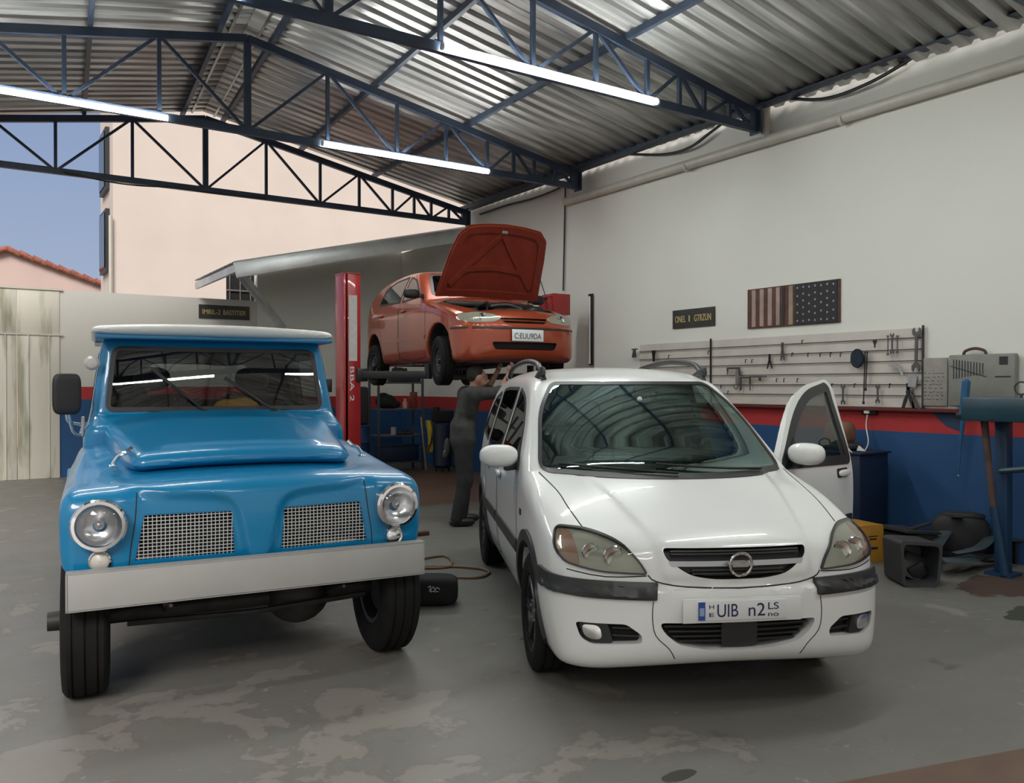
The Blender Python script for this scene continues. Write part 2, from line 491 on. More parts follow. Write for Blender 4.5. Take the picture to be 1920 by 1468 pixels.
# ---- roof sheets: two slopes of trapezoidal metal, ribs running down the slope
def ridge_x(y): return 2.65 + 0.085 * (y - 9.5)
def roof_z(x, y):
    rx = ridge_x(y)
    return 5.66 - (0.19 if x > rx else 0.20) * abs(x - rx)
def roof_sheet(side):
    prof = []  # (y, dz)
    p = 0.205; y = -6.32
    while y < 12.95:
        prof += [(y, 0.0), (y + 0.105, 0.0), (y + 0.125, 0.032), (y + 0.180, 0.032)]
        y += p
    V = []; F = []
    xs = [0, 0.25, 0.5, 0.75, 1.0]
    for (yy, dz) in prof:
        rx = ridge_x(yy); ex = 7.56 if side > 0 else -2.2
        for t in xs:
            x = rx + (ex - rx) * t
            V.append((x, yy, roof_z(x, yy) + dz))
    n = len(xs)
    for i in range(len(prof) - 1):
        for j in range(n - 1):
            a = i * n + j
            F.append((a, a + 1, a + n + 1, a + n))
    me = bpy.data.meshes.new('ceiling'); me.from_pydata(V, [], F); me.update()
    o = link_mesh('ceiling', me, 'roof', None, 20)
    md = o.modifiers.new('thickness', 'SOLIDIFY'); md.thickness = 0.004
    return struct(o)
roof_sheet(1); roof_sheet(-1)
# ridge flashing under the sheets
mb = MB()
for s in (-1, 1):
    a = Vector((ridge_x(-6.3) + 0.16 * s, -6.3, 5.63)); b = Vector((ridge_x(12.9) + 0.16 * s, 12.9, 5.63))
    mb.bar(a, b, 0.03, 0.02)
struct(mb.obj('trim_1', 'steel', smooth=0))

# ---- trusses, each one thing with its chords and web members
FR = [0.0, 0.2, 0.392, 0.54, 0.673, 0.763, 0.836, 0.913]
def chord_z(t): return 5.50 - 0.88 * t
def truss(y, label):
    t = empty('roof_truss', (ridge_x(y), y, 4.45)); tag(t, label, 'roof truss', 'navy steel roof trusses')
    rx = ridge_x(y); L = 7.42 - rx; LL = rx + 2.05
    o0 = Vector((rx, y, 4.45))
    def P(s, f, top): return Vector(((L if s > 0 else -LL) * f, 0, (chord_z(f) - 4.45) if top else 0))
    mb = MB(); mb.bar(P(-1, 1, 0), P(1, 1, 0), 0.085, 0.06, up=(0, 1, 0)); mb.obj('bottom_chord', 'navy', t, smooth=0)
    for s in (-1, 1):
        mb = MB(); mb.bar(P(s, 0, 1), P(s, 1.0, 1), 0.09, 0.06, up=(0, 1, 0)); mb.obj('top_chord', 'navy', t, smooth=0)
        mb = MB(); mb.box(P(s, 0.985, 0) + Vector((0, 0, 0.09)), (0.12, 0.07, 0.2)); mb.box(P(s, 1.0, 0) + Vector((0.0, 0, 0.07)), (0.02, 0.16, 0.26)); mb.obj('heel_plate', 'navy', t, smooth=0)
    mb = MB(); mb.bar(P(1, 0, 0), P(1, 0, 1), 0.075, 0.05, up=(0, 1, 0)); mb.obj('king_post', 'navy', t, smooth=0)
    for s in (-1, 1):
        for i in range(1, len(FR)):
            f = FR[i]
            mb = MB(); mb.bar(P(s, f, 0), P(s, f, 1), 0.04, 0.04, up=(0, 1, 0)); mb.obj('vertical_web', 'navy', t, smooth=0)
        for i in range(len(FR)):
            a = FR[i]; b = FR[i + 1] if i + 1 < len(FR) else 0.985
            up_first = (i % 2 == 0)
            mb = MB(); mb.bar(P(s, a, not up_first), P(s, b, up_first), 0.034, 0.034, up=(0, 1, 0)); mb.obj('diagonal_web', 'navy', t, smooth=0)
    return t
truss(12.68, 'far navy steel truss under the end of the roof, before the pink building')
truss(9.5, 'middle navy steel truss above the lifted orange car')
truss(6.25, 'near navy steel truss carrying the largest white tube lamp')
truss(-0.12, 'navy steel truss by the entrance, behind the viewer')
truss(3.03, 'nearest navy steel truss, only its end showing in the top right corner')
# purlins between trusses and sheets
plab = {2.35: 'navy purlin just left of the roof ridge', 2.95: 'navy purlin just right of the roof ridge',
        4.25: 'first navy purlin down the right roof slope', 5.6: 'second navy purlin down the right roof slope',
        1.05: 'first navy purlin down the left roof slope', -0.35: 'second navy purlin down the left roof slope'}
for x0, lb in plab.items():
    mb = MB()
    def rp(y, x0=x0):
        k = (x0 - 2.65)
        f = (7.5 - ridge_x(y)) / 4.85 if k > 0 else 1.0
        x = ridge_x(y) + k * f
        return Vector((x, y, roof_z(x, y) - 0.035))
    mb.bar(rp(-6.3), rp(12.95), 0.05, 0.07)
    tag(mb.obj('purlin', 'navy', smooth=0), lb, 'roof beam', 'roof purlins')
mb = MB(); mb.box((7.44, 3.33, 4.725), (0.09, 19.3, 0.10)); mb.box((7.36, 3.33, 4.68), (0.06, 19.3, 0.012)); tag(mb.obj('eave_beam', 'navy', smooth=0), 'long navy steel eave beam running along the top of the right wall', 'roof beam', )

# ---- tube lamps
M['tube'] = mat('lit_tube', (1, 1, 1), 0.5, emit=(0.97, 1.0, 0.955), es=TUBE_POWER)
def tube_lamp(x0, x1, y, z, label):
    t = empty('tube_lamp', ((x0 + x1) / 2, y, z)); tag(t, label, 'lamp', 'white tube lamps under the trusses')
    h = (x1 - x0) / 2
    mb = MB(); mb.box((0, 0, 0.028), (2 * h, 0.03, 0.02), bevel=0.004); mb.obj('housing', 'white_plastic', t)
    mb = MB(); mb.cyl((-h + 0.02, 0, 0), (h - 0.02, 0, 0), 0.026, seg=16); mb.obj('diffuser', 'tube', t)
    for s in (-1, 1):
        mb = MB(); mb.cyl((s * h, 0, 0), (s * (h - 0.02), 0, 0), 0.029, seg=16); mb.obj('end_cap', 'white_plastic', t)
    return t
tube_lamp(3.35, 5.85, 6.17, 4.43, 'long lit white tube lamp, the largest, under the near truss')
tube_lamp(3.5, 5.85, 9.42, 4.43, 'lit white tube lamp above the left of the lifted orange car')
tube_lamp(-0.65, 1.8, 9.42, 4.42, 'lit white tube lamp at the left edge in front of the sky')
tube_lamp(-0.75, 1.7, 6.17, 4.43, 'lit white tube lamp on the near truss, left half')
tube_lamp(3.2, 5.65, 2.95, 4.43, 'lit white tube lamp on the nearest truss, right half')

tube_lamp(-1.0, 1.45, -0.2, 4.43, 'lit white tube lamp on the truss by the entrance, left half')
tube_lamp(3.2, 5.65, -0.2, 4.43, 'lit white tube lamp on the truss by the entrance, right half')
# ---- pipes and cables on the right wall
t = empty('wall_pipe', (7.53, 3, 4.30)); tag(t, 'cream round pipe running high along the right wall', 'pipe')
mb = MB(); mb.cyl((0, -4.2, 0), (0, 6.95, 0.03), 0.06, seg=24); mb.obj('pipe', 'pvc', t)
mb = MB(); mb.cyl((0, 3.2, 0.0), (0, 3.2, 0.66), 0.05, seg=20); mb.obj('branch_pipe', 'pvc', t)
for yy in (0.0, 2.2, 4.4):
    mb = MB(); mb.cyl((0, yy, 0.0), (0, yy + 0.04, 0.0), 0.066, seg=20); mb.obj('pipe_clip', 'pvc', t)
def cable(pts, r, name, label, n=6, m='cable', cat='cable'):
    mb = MB(); mb.tube(pts, r, 8, smooth=n); return tag(mb.obj(name, m), label, cat)
cable([onx(p[0], p[1], 7.5) for p in ((1915, -60), (1840, 5), (1775, 60), (1700, 115), (1620, 160), (1540, 186), (1450, 183), (1385, 190))], 0.018, 'power_cable', 'thick black cable sagging along the upper right wall, nearest stretch')
cable([onx(p[0], p[1], 7.5) for p in ((1385, 192), (1370, 217), (1330, 250), (1290, 278), (1240, 290), (1160, 290), (1120, 305), (1080, 328))], 0.018, 'power_cable', 'thick black cable sagging between the near and middle trusses')
cable([onx(p[0], p[1], 7.5) for p in ((1078, 330), (1050, 352), (1000, 372), (950, 385), (900, 402))], 0.016, 'power_cable', 'thin black cable sagging along the wall above the raised hood')
cable([onx(1060, 350, 7.56), onx(1058, 450, 7.57), onx(1056, 545, 7.56)], 0.012, 'drop_cable', 'black cable hanging straight down the wall to the right lift column', 4)
cable([ony(p[0], p[1], 12.6) for p in ((120, 322), (200, 340), (260, 348), (330, 352), (400, 362), (500, 372))], 0.010, 'truss_wire', 'thin black wire strung along the far truss bottom chord', 5)
for px, py, lb in ((1595, 100, 'small steel insulator hook on the upper right wall, nearer one'), (1299, 229, 'small steel insulator hook on the upper right wall, farther one')):
    p = onx(px, py, 7.55)
    mb = MB(); mb.cyl(p + Vector((0.05, 0, 0.02)), p + Vector((-0.03, 0, 0.02)), 0.02, seg=12); mb.lathe([(0.02, 0.03), (0.028, 0.01), (0.012, -0.01), (0.026, -0.03), (0.015, -0.045)], p + Vector((-0.03, 0, 0))); tag(mb.obj('insulator_hook', 'steel'), lb, 'hook', 'insulator hooks')

# ---- lean-to roof behind the hall
M['galv'] = mat('bright_galvanised', (0.66, 0.70, 0.70), 0.38, 0.55, noise=0.12, nscale=2.5)
t = empty('lean_to_roof', (7.55, 12.95, 4.3)); tag(t, 'sloping galvanised lean-to roof with wide gutter behind the orange car', 'roof')
mb = MB(); mb.bar((-4.13, 0, -0.85 - 0.12), (0.02, 0, 0.16 - 0.15), 0.24, 0.07, up=(0, 1, 0), bevel=0.01); mb.obj('gutter', 'galv', t)
V = []; F = []
n = 24
for i in range(n * 4 + 1):
    yy = i * 2.75 / (n * 4); dz = 0.02 if (i % 4) in (1, 2) else 0
    V += [(-4.13, yy, -0.84 + dz), (0.03, yy, 0.14 + dz)]
for i in range(n * 4): F.append((2 * i, 2 * i + 1, 2 * i + 3, 2 * i + 2))
o = np_obj('roof_sheet', V, F, 'roof', t, 20); o.modifiers.new('t', 'SOLIDIFY').thickness = 0.004
mb = MB(); mb.box((-4.1, 1.37, -0.93), (0.05, 2.75, 0.12)); mb.obj('eave_fascia', 'galv', t, smooth=0)
mb = MB(); mb.bar((-4.05, 0.05, -1.0), (-2.5, 2.7, -1.66), 0.10, 0.12, bevel=0.005); mb.obj('brace', 'galv', t)
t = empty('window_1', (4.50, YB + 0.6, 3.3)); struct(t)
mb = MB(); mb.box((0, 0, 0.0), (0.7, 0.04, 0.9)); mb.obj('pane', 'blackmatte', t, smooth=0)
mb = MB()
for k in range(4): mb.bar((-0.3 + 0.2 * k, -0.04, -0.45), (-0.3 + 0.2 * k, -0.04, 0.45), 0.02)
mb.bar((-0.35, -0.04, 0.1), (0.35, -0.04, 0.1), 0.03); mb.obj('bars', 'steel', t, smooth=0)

# ---- buildings outside
M['pink'] = mat('pink_render', (0.64, 0.565, 0.515), 0.85, noise=0.03, nscale=1.0, bump=0.1, bscale=12)
M['pink2'] = mat('pale_pink_render', (0.62, 0.48, 0.43), 0.85, noise=0.04, nscale=1.0)
M['tile'] = mat('clay_tile', (0.33, 0.12, 0.08), 0.8, noise=0.3, nscale=12)
c = ony(212, 400, 18.5)
t = empty('apartment_building', (c.x, 18.5, 0)); tag(t, 'tall pale pink rendered building rising behind the back wall', 'building')
mb = MB(); mb.box((7, 0.95, 5.5), (14, 1.9, 11)); mb.obj('wall', 'pink', t, smooth=0)
for z0 in (3.9, 5.6):
    mb = MB(); mb.box((-0.03, 0.95, z0 + 0.7), (0.1, 0.95, 1.3)); f = mb.obj('window_frame', 'dark_steel', t, smooth=0)
    mb = MB(); mb.box((-0.09, 0.95, z0 + 0.7), (0.02, 0.8, 1.15)); mb.obj('pane', 'window_glass', f, smooth=0)
mb = MB(); mb.cyl((-0.06, -0.08, 0), (-0.06, -0.08, 5.0), 0.035); mb.obj('downpipe', 'pvc', t)
a = ony(-60, 470, 24); b = ony(12, 472, 24); d = ony(192, 538, 24)
t = empty('neighbour_house', (b.x, 24, 0)); tag(t, 'small pale pink house with red tile gable edge behind the gate', 'building')
sl = (b.z - d.z) / (d.x - b.x)
poly = [(-6, 0), (d.x - b.x + 0.6, 0), (d.x - b.x + 0.6, d.z - 0.6 * sl), (0, b.z), (-6, b.z - 6 * sl)]
mb = MB(); mb.prism(poly, frame((0, 3, 0), (1, 0, 0), (0, 0, 1)), 3); mb.obj('wall', 'pink2', t, smooth=0)
mb = MB()
for s, Lx in ((1, d.x - b.x + 0.8), (-1, 6.2)):
    nn = int(Lx / 0.28)
    for k in range(nn):
        x0 = s * (k * 0.28 + 0.14)
        for yy in (-0.12,):
            mb.cyl((x0 - s * 0.15, yy, b.z - abs(x0 - s * 0.15) * sl + 0.08), (x0 + s * 0.16, yy, b.z - abs(x0 + s * 0.16) * sl + 0.04), 0.075, 0.06, seg=10)
    mb.prism([(0, b.z), (s * Lx, b.z - Lx * sl), (s * Lx, b.z - Lx * sl + 0.06), (0, b.z + 0.06)], frame((0, 3.1, 0), (1, 0, 0), (0, 0, 1)), 3.2)
mb.obj('tiled_roof', 'tile', t)
# ------------------------------------------------------------------ smooth vehicle bodies from profiles
def cm2(pts, n=8):
    """closed outline through 2D points, rounded; a point with a third value stays a corner"""
    N = len(pts); out = []
    for i in range(N):
        p0, p1, p2, p3 = pts[i - 1], pts[i], pts[(i + 1) % N], pts[(i + 2) % N]
        a = np.array(p1[:2], float); b = np.array(p2[:2], float)
        d = np.linalg.norm(b - a)
        def tan(pm, p, pn):
            if len(p) > 2: return None
            v = np.array(pn[:2], float) - np.array(pm[:2], float)
            return v / (np.linalg.norm(v) + 1e-9)
        ta, tb = tan(p0, p1, p2), tan(p1, p2, p3)
        s = (b - a) / (d + 1e-9)
        ta = s if ta is None else ta; tb = s if tb is None else tb
        for k in range(n):
            t = k / n
            out.append((2*t**3 - 3*t*t + 1) * a + (t**3 - 2*t*t + t) * ta * d + (-2*t**3 + 3*t*t) * b + (t**3 - t*t) * tb * d)
    return np.array(out)

def poly_sdf(P, u, v):
    A = P; B = np.roll(P, -1, axis=0)
    d2 = np.full(u.shape, 1e9); inside = np.zeros(u.shape, bool)
    for (ax, ay), (bx, by) in zip(A, B):
        ex, ey = bx - ax, by - ay
        L = ex * ex + ey * ey
        if L < 1e-14: continue
        wx, wy = u - ax, v - ay
        t = np.clip((wx * ex + wy * ey) / L, 0, 1)
        dx, dy = wx - ex * t, wy - ey * t
        np.minimum(d2, dx * dx + dy * dy, out=d2)
        if ay != by:
            c = ((ay <= v) & (v < by)) | ((by <= v) & (v < ay))
            inside ^= c & (u < ax + (v - ay) * ex / ey)
    d = np.sqrt(d2)
    return np.where(inside, -d, d)

class Prof:
    """signed distance table of a closed 2D outline"""
    def __init__(self, pts, n=8, h=0.008, pad=0.35):
        P = cm2(pts, n); self.lo = P.min(0) - pad; hi = P.max(0) + pad
        self.h = h; self.n = np.ceil((hi - self.lo) / h).astype(int) + 1
        u = self.lo[0] + np.arange(self.n[0]) * h; v = self.lo[1] + np.arange(self.n[1]) * h
        U, V = np.meshgrid(u, v, indexing='ij')
        self.T = poly_sdf(P, U, V)
    def __call__(self, u, v):
        a = np.clip((u - self.lo[0]) / self.h, 0, self.n[0] - 1.001); b = np.clip((v - self.lo[1]) / self.h, 0, self.n[1] - 1.001)
        i = a.astype(int); j = b.astype(int); fa = a - i; fb = b - j; T = self.T
        return (T[i, j] * (1 - fa) + T[i + 1, j] * fa) * (1 - fb) + (T[i, j + 1] * (1 - fa) + T[i + 1, j + 1] * fa) * fb

def smax(a, b, k):
    h = np.clip(0.5 - 0.5 * (a - b) / k * -1, 0, 1) if False else np.maximum(k - np.abs(a - b), 0) / k
    return np.maximum(a, b) + h * h * k * 0.25
def smin(a, b, k): return -smax(-a, -b, k)
def boxd(x, y, z, c, s):
    qx, qy, qz = np.abs(x - c[0]) - s[0], np.abs(y - c[1]) - s[1], np.abs(z - c[2]) - s[2]
    return np.sqrt(np.maximum(qx, 0)**2 + np.maximum(qy, 0)**2 + np.maximum(qz, 0)**2) + np.minimum(np.maximum(qx, np.maximum(qy, qz)), 0)
def sstep(x, a, b):
    t = np.clip((x - a) / (b - a), 0, 1); return t * t * (3 - 2 * t)

def nets(f, lo, hi, h, iters=3, smooth=1):
    """surface of f = 0 as a quad mesh"""
    lo = np.array(lo, float); n = np.ceil((np.array(hi) - lo) / h).astype(int) + 1
    ax = [lo[i] + np.arange(n[i]) * h for i in range(3)]
    X, Y, Z = np.meshgrid(*ax, indexing='ij')
    D = f(X.ravel(), Y.ravel(), Z.ravel()).reshape(n)
    S = D < 0
    cs = tuple(n - 1)
    ps = np.zeros(cs + (3,)); cn = np.zeros(cs)
    G = [X, Y, Z]
    for a in range(3):
        s0 = [slice(None)] * 3; s1 = [slice(None)] * 3
        s0[a] = slice(0, -1); s1[a] = slice(1, None); s0 = tuple(s0); s1 = tuple(s1)
        m = S[s0] != S[s1]
        with np.errstate(divide='ignore', invalid='ignore'):
            t = np.where(m, D[s0] / (D[s0] - D[s1]), 0)
        c = [np.where(m, G[k][s0] + (t * h if k == a else 0), 0) for k in range(3)]
        b, d = [k for k in range(3) if k != a]
        for ob in (0, 1):
            for od in (0, 1):
                src = [slice(None)] * 3; dst = [slice(None)] * 3
                for q, of in ((b, ob), (d, od)):
                    if of == 0: src[q] = slice(0, -1); dst[q] = slice(0, None)
                    else: src[q] = slice(1, None); dst[q] = slice(0, None)
                src = tuple(src); dst = tuple(dst)
                for k in range(3): ps[dst + (k,)] += c[k][src]
                cn[dst] += m[src]
    act = cn > 0
    idx = np.full(cs, -1); idx[act] = np.arange(act.sum())
    V = ps[act] / cn[act][:, None]
    F = []
    for a in range(3):
        b, d = (a + 1) % 3, (a + 2) % 3
        s0 = [slice(1, -1)] * 3; s1 = [slice(1, -1)] * 3
        s0[a] = slice(0, -1); s1[a] = slice(1, None)
        m = S[tuple(s0)] != S[tuple(s1)]; neg = S[tuple(s0)]
        I = np.argwhere(m); sg = neg[m]
        I = I + np.array([0 if k == a else 1 for k in range(3)])
        def cell(ob, od):
            J = I.copy(); J[:, b] -= ob; J[:, d] -= od; return idx[J[:, 0], J[:, 1], J[:, 2]]
        q = np.stack([cell(1, 1), cell(0, 1), cell(0, 0), cell(1, 0)], 1)
        q[~sg] = q[~sg][:, ::-1]
        F.append(q)
    F = np.concatenate(F)
    E = np.concatenate([F[:, [0, 1]], F[:, [1, 2]], F[:, [2, 3]], F[:, [3, 0]]])
    def project(V):
        e = 0.003
        d = f(V[:, 0], V[:, 1], V[:, 2])
        g = np.stack([f(V[:, 0] + e * (k == 0), V[:, 1] + e * (k == 1), V[:, 2] + e * (k == 2)) - d for k in range(3)], 1) / e
        s = d / np.maximum((g * g).sum(1), 0.05)
        st = g * s[:, None]
        L = np.linalg.norm(st, axis=1, keepdims=True); st *= np.minimum(1, h * 0.6 / np.maximum(L, 1e-9))
        return V - st
    V = project(project(V))
    for _ in range(smooth):
        acc = np.zeros_like(V); c = np.zeros(len(V))
        np.add.at(acc, E[:, 0], V[E[:, 1]]); np.add.at(c, E[:, 0], 1)
        V = V * 0.45 + 0.55 * acc / np.maximum(c, 1)[:, None]
        V = project(V)
    for _ in range(iters - 2): V = project(V)
    return V, F

def body_mesh(V, F):
    me = bpy.data.meshes.new('body')
    me.vertices.add(len(V)); me.vertices.foreach_set('co', V.astype(np.float32).ravel())
    me.loops.add(F.size); me.loops.foreach_set('vertex_index', F.astype(np.int32).ravel())
    me.polygons.add(len(F)); me.polygons.foreach_set('loop_start', np.arange(0, F.size, 4, dtype=np.int32))
    me.update(calc_edges=True); me.validate()
    return me

def tree_of(V, F):
    return BVHTree.FromPolygons([Vector(v) for v in V], F.tolist())

def carve(me, cutters):
    """cut crisp openings (prisms) out of a body mesh"""
    for c in cutters:
        bmesh.ops.recalc_face_normals(c.bm, faces=c.bm.faces[:])
        best = None
        for dx, solver in ((0, 'EXACT'), (0.0017, 'EXACT'), (-0.0023, 'EXACT'), (0.0011, 'FAST'), (-0.0019, 'FAST')):
            ob = bpy.data.objects.new('c', me); COL.objects.link(ob)
            m2 = bpy.data.meshes.new('k'); c.bm.to_mesh(m2)
            o2 = bpy.data.objects.new('k', m2); o2.location = (dx, dx * 0.7, dx * 0.45); COL.objects.link(o2)
            md = ob.modifiers.new('b', 'BOOLEAN'); md.operation = 'DIFFERENCE'; md.object = o2; md.solver = solver
            dg = bpy.context.evaluated_depsgraph_get(); dg.update()
            out = bpy.data.meshes.new_from_object(ob.evaluated_get(dg))
            bpy.data.objects.remove(ob); bpy.data.objects.remove(o2); bpy.data.meshes.remove(m2)
            if len(out.polygons) > 0.7 * len(me.polygons):
                best = out; break
            bpy.data.meshes.remove(out)
        c.bm.free()
        if best is None: print('carve failed for one opening')
        else: me = best
    return me

def rpoly(pts, r, n=5):
    """polygon with rounded corners; r one number or one per corner"""
    N = len(pts); out = []
    for i in range(N):
        p = np.array(pts[i][:2], float); a = np.array(pts[i - 1][:2], float); b = np.array(pts[(i + 1) % N][:2], float)
        rr = r[i] if isinstance(r, (list, tuple)) else r
        la, lb = np.linalg.norm(a - p), np.linalg.norm(b - p)
        q = min(rr, la * 0.48, lb * 0.48)
        if q < 1e-5: out.append(tuple(p)); continue
        s = p + (a - p) / la * q; e_ = p + (b - p) / lb * q
        for k in range(n + 1):
            t = k / n; out.append(tuple((1 - t)**2 * s + 2 * t * (1 - t) * p + t * t * e_))
    return out

DIRS = {'front': ((0, 1, 0), (0, 0, 1), (-1, 0, 0)), 'right': ((1, 0, 0), (0, 0, 1), (0, 1, 0)),
        'left': ((1, 0, 0), (0, 0, 1), (0, -1, 0)), 'top': ((1, 0, 0), (0, 1, 0), (0, 0, -1)), 'rear': ((0, 1, 0), (0, 0, 1), (1, 0, 0))}
def project_fn(tree, view, off):
    """maps outline coordinates seen from a side of the vehicle onto its skin"""
    U, Vv, D = [Vector(v) for v in (DIRS[view] if isinstance(view, str) else view)]
    D = D.normalized()
    def f(p, o=None):
        s = U * p[0] + Vv * p[1] - D * 6
        h_ = tree.ray_cast(s, D)
        if h_[0] is None:
            h_ = tree.find_nearest(U * p[0] + Vv * p[1] - D * 0.9)
        nrm = h_[1]
        if nrm.dot(D) > 0: nrm = -nrm
        return h_[0] + nrm * (off if o is None else o)
    return f

def densify(poly, step):
    out = []
    N = len(poly)
    for i in range(N):
        a = np.array(poly[i], float); b = np.array(poly[(i + 1) % N], float)
        k = max(1, int(np.ceil(np.linalg.norm(b - a) / step)))
        for j in range(k): out.append(a + (b - a) * j / k)
    return out

def patch(mb, tree, poly, view='front', off=0.004, thick=0.01, step=0.03, mi=0, hole=None, bulge=0.0):
    """a shaped plate that follows the vehicle's skin inside an outline"""
    P = densify(poly, step); nb = len(P)
    pts = [Vector((p[0], p[1])) for p in P]; edges = [(i, (i + 1) % nb) for i in range(nb)]
    loops = [(0, nb)]
    if hole:
        H = densify(hole, step); h0 = len(pts)
        pts += [Vector((p[0], p[1])) for p in H]; edges += [(h0 + i, h0 + (i + 1) % len(H)) for i in range(len(H))]
        loops.append((h0, len(H)))
    A = np.array([p[:2] for p in P]); lo, hi = A.min(0), A.max(0)
    gx = np.arange(lo[0] + step / 2, hi[0], step); gy = np.arange(lo[1] + step / 2, hi[1], step)
    if len(gx) and len(gy):
        GX, GY = np.meshgrid(gx, gy); g = np.stack([GX.ravel(), GY.ravel()], 1)
        d = poly_sdf(A, g[:, 0], g[:, 1]); keep = d < -step * 0.4
        if hole: keep &= poly_sdf(np.array([p[:2] for p in H]), g[:, 0], g[:, 1]) > step * 0.4
        pts += [Vector((q[0], q[1])) for q in g[keep]]
    r = delaunay_2d_cdt(pts, edges, [], 1 if not hole else 0, 1e-6)
    co, faces, ov = r[0], r[2], r[3]
    if hole:
        HA = np.array([p[:2] for p in H]); fc = np.array([np.mean([co[i][:] for i in f_], axis=0) for f_ in faces])
        k1 = poly_sdf(A, fc[:, 0], fc[:, 1]) < 0; k2 = poly_sdf(HA, fc[:, 0], fc[:, 1]) > 0
        faces = [f_ for f_, a_, b_ in zip(faces, k1, k2) if a_ and b_]
    f = project_fn(tree, view, off)
    if bulge:
        dd = poly_sdf(A, np.array([c[0] for c in co]), np.array([c[1] for c in co]))
        m_ = max(1e-6, -dd.min())
        outer = [f(c, off + bulge * math.sqrt(max(0, 1 - (1 - min(1, -x / m_))**2))) for c, x in zip(co, dd)]
    else:
        outer = [f(c) for c in co]
    inner = [f(c, off - thick) for c in co]
    n = len(co)
    Fs = [tuple(q) for q in faces] + [tuple(i + n for i in q[::-1]) for q in faces]
    cnt = {}
    for q in faces:
        for i in range(len(q)):
            a, b = q[i], q[(i + 1) % len(q)]
            cnt[(a, b)] = cnt.get((a, b), 0) + 1
    for (a, b) in list(cnt):
        if (b, a) not in cnt: Fs.append((b, a, a + n, b + n))
    return mb.raw(outer + inner, Fs, mi)

def strip(mb, tree, line, view, w=0.006, off=0.001, thick=0.003, step=0.03, closed=False, mi=0, smooth=0):
    """thin band lying on the skin along a line: panel gaps, mouldings"""
    pts = [Vector((p[0], p[1], 0)) for p in line]
    if smooth: pts = catmull3(pts, smooth, closed)
    f = project_fn(tree, view, off)
    L = [pts[0]]
    m = len(pts) if closed else len(pts) - 1
    L = []
    for i in range(m):
        a, b = pts[i], pts[(i + 1) % len(pts)]
        k = max(1, int(math.ceil((b - a).length / step)))
        for j in range(k): L.append(a + (b - a) * (j / k))
    if not closed: L.append(pts[-1])
    V = []; F = []
    n = len(L)
    for i, p in enumerate(L):
        q0 = L[(i - 1) % n] if closed else L[max(i - 1, 0)]; q1 = L[(i + 1) % n] if closed else L[min(i + 1, n - 1)]
        t = (q1 - q0).normalized(); nn = Vector((-t.y, t.x, 0)) * (w / 2)
        for s in (1, -1): V.append(f(p + nn * s))
        for s in (-1, 1): V.append(f(p + nn * s, off - thick))
    for i in range(n if closed else n - 1):
        a = 4 * i; b = 4 * ((i + 1) % n)
        for k in range(4): F.append((a + k, a + (k + 1) % 4, b + (k + 1) % 4, b + k))
    if not closed: F += [(0, 1, 2, 3), (4 * n - 1, 4 * n - 2, 4 * n - 3, 4 * n - 4)]
    return mb.raw(V, F, mi)

def reproj(tree, poly, src, dst):
    f = project_fn(tree, src, 0.0); U, Vv = Vector(dst[0]), Vector(dst[1])
    q = [f(p) for p in densify(poly, 0.03)]
    return [(v.dot(U), v.dot(Vv)) for v in q]
def slant(sg, deg):
    """view from ahead, turned toward the side sg (+1 left, -1 right)"""
    a = R(deg); return (Vector((-math.sin(a) * sg, math.cos(a), 0)), Vector((0, 0, 1)), Vector((-math.cos(a), -math.sin(a) * sg, 0)))
def mir(poly): return [(-p[0], p[1]) for p in poly][::-1]

def tyre_obj(name, mtx, Ro, w, Rr, parent, seg=56, tread=True):
    """tyre: rounded shoulders, tread grooves; axis along local Y"""
    mb = MB(); hw = w / 2
    prof = [(Rr, -hw * 0.80), (Rr + 0.01, -hw * 0.92), (Rr + (Ro - Rr) * 0.45, -hw * 1.0), (Ro - 0.03, -hw * 0.95), (Ro - 0.008, -hw * 0.82)]
    if tread:
        for c in (-0.5, 0.0, 0.5):
            prof += [(Ro, hw * c - hw * 0.22), (Ro, hw * c - 0.006), (Ro - 0.009, hw * c - 0.004), (Ro - 0.009, hw * c + 0.004), (Ro, hw * c + 0.006)]
        prof += [(Ro, hw * 0.72)]
    prof += [(Ro - 0.008, hw * 0.82), (Ro - 0.03, hw * 0.95), (Rr + (Ro - Rr) * 0.45, hw * 1.0), (Rr + 0.01, hw * 0.92), (Rr, hw * 0.80), (Rr, -hw * 0.80)]
    mb.lathe(prof, (0, 0, 0), 'Y', seg)
    o = mb.obj(name, 'rubber', parent)
    o.matrix_local = mtx
    return o

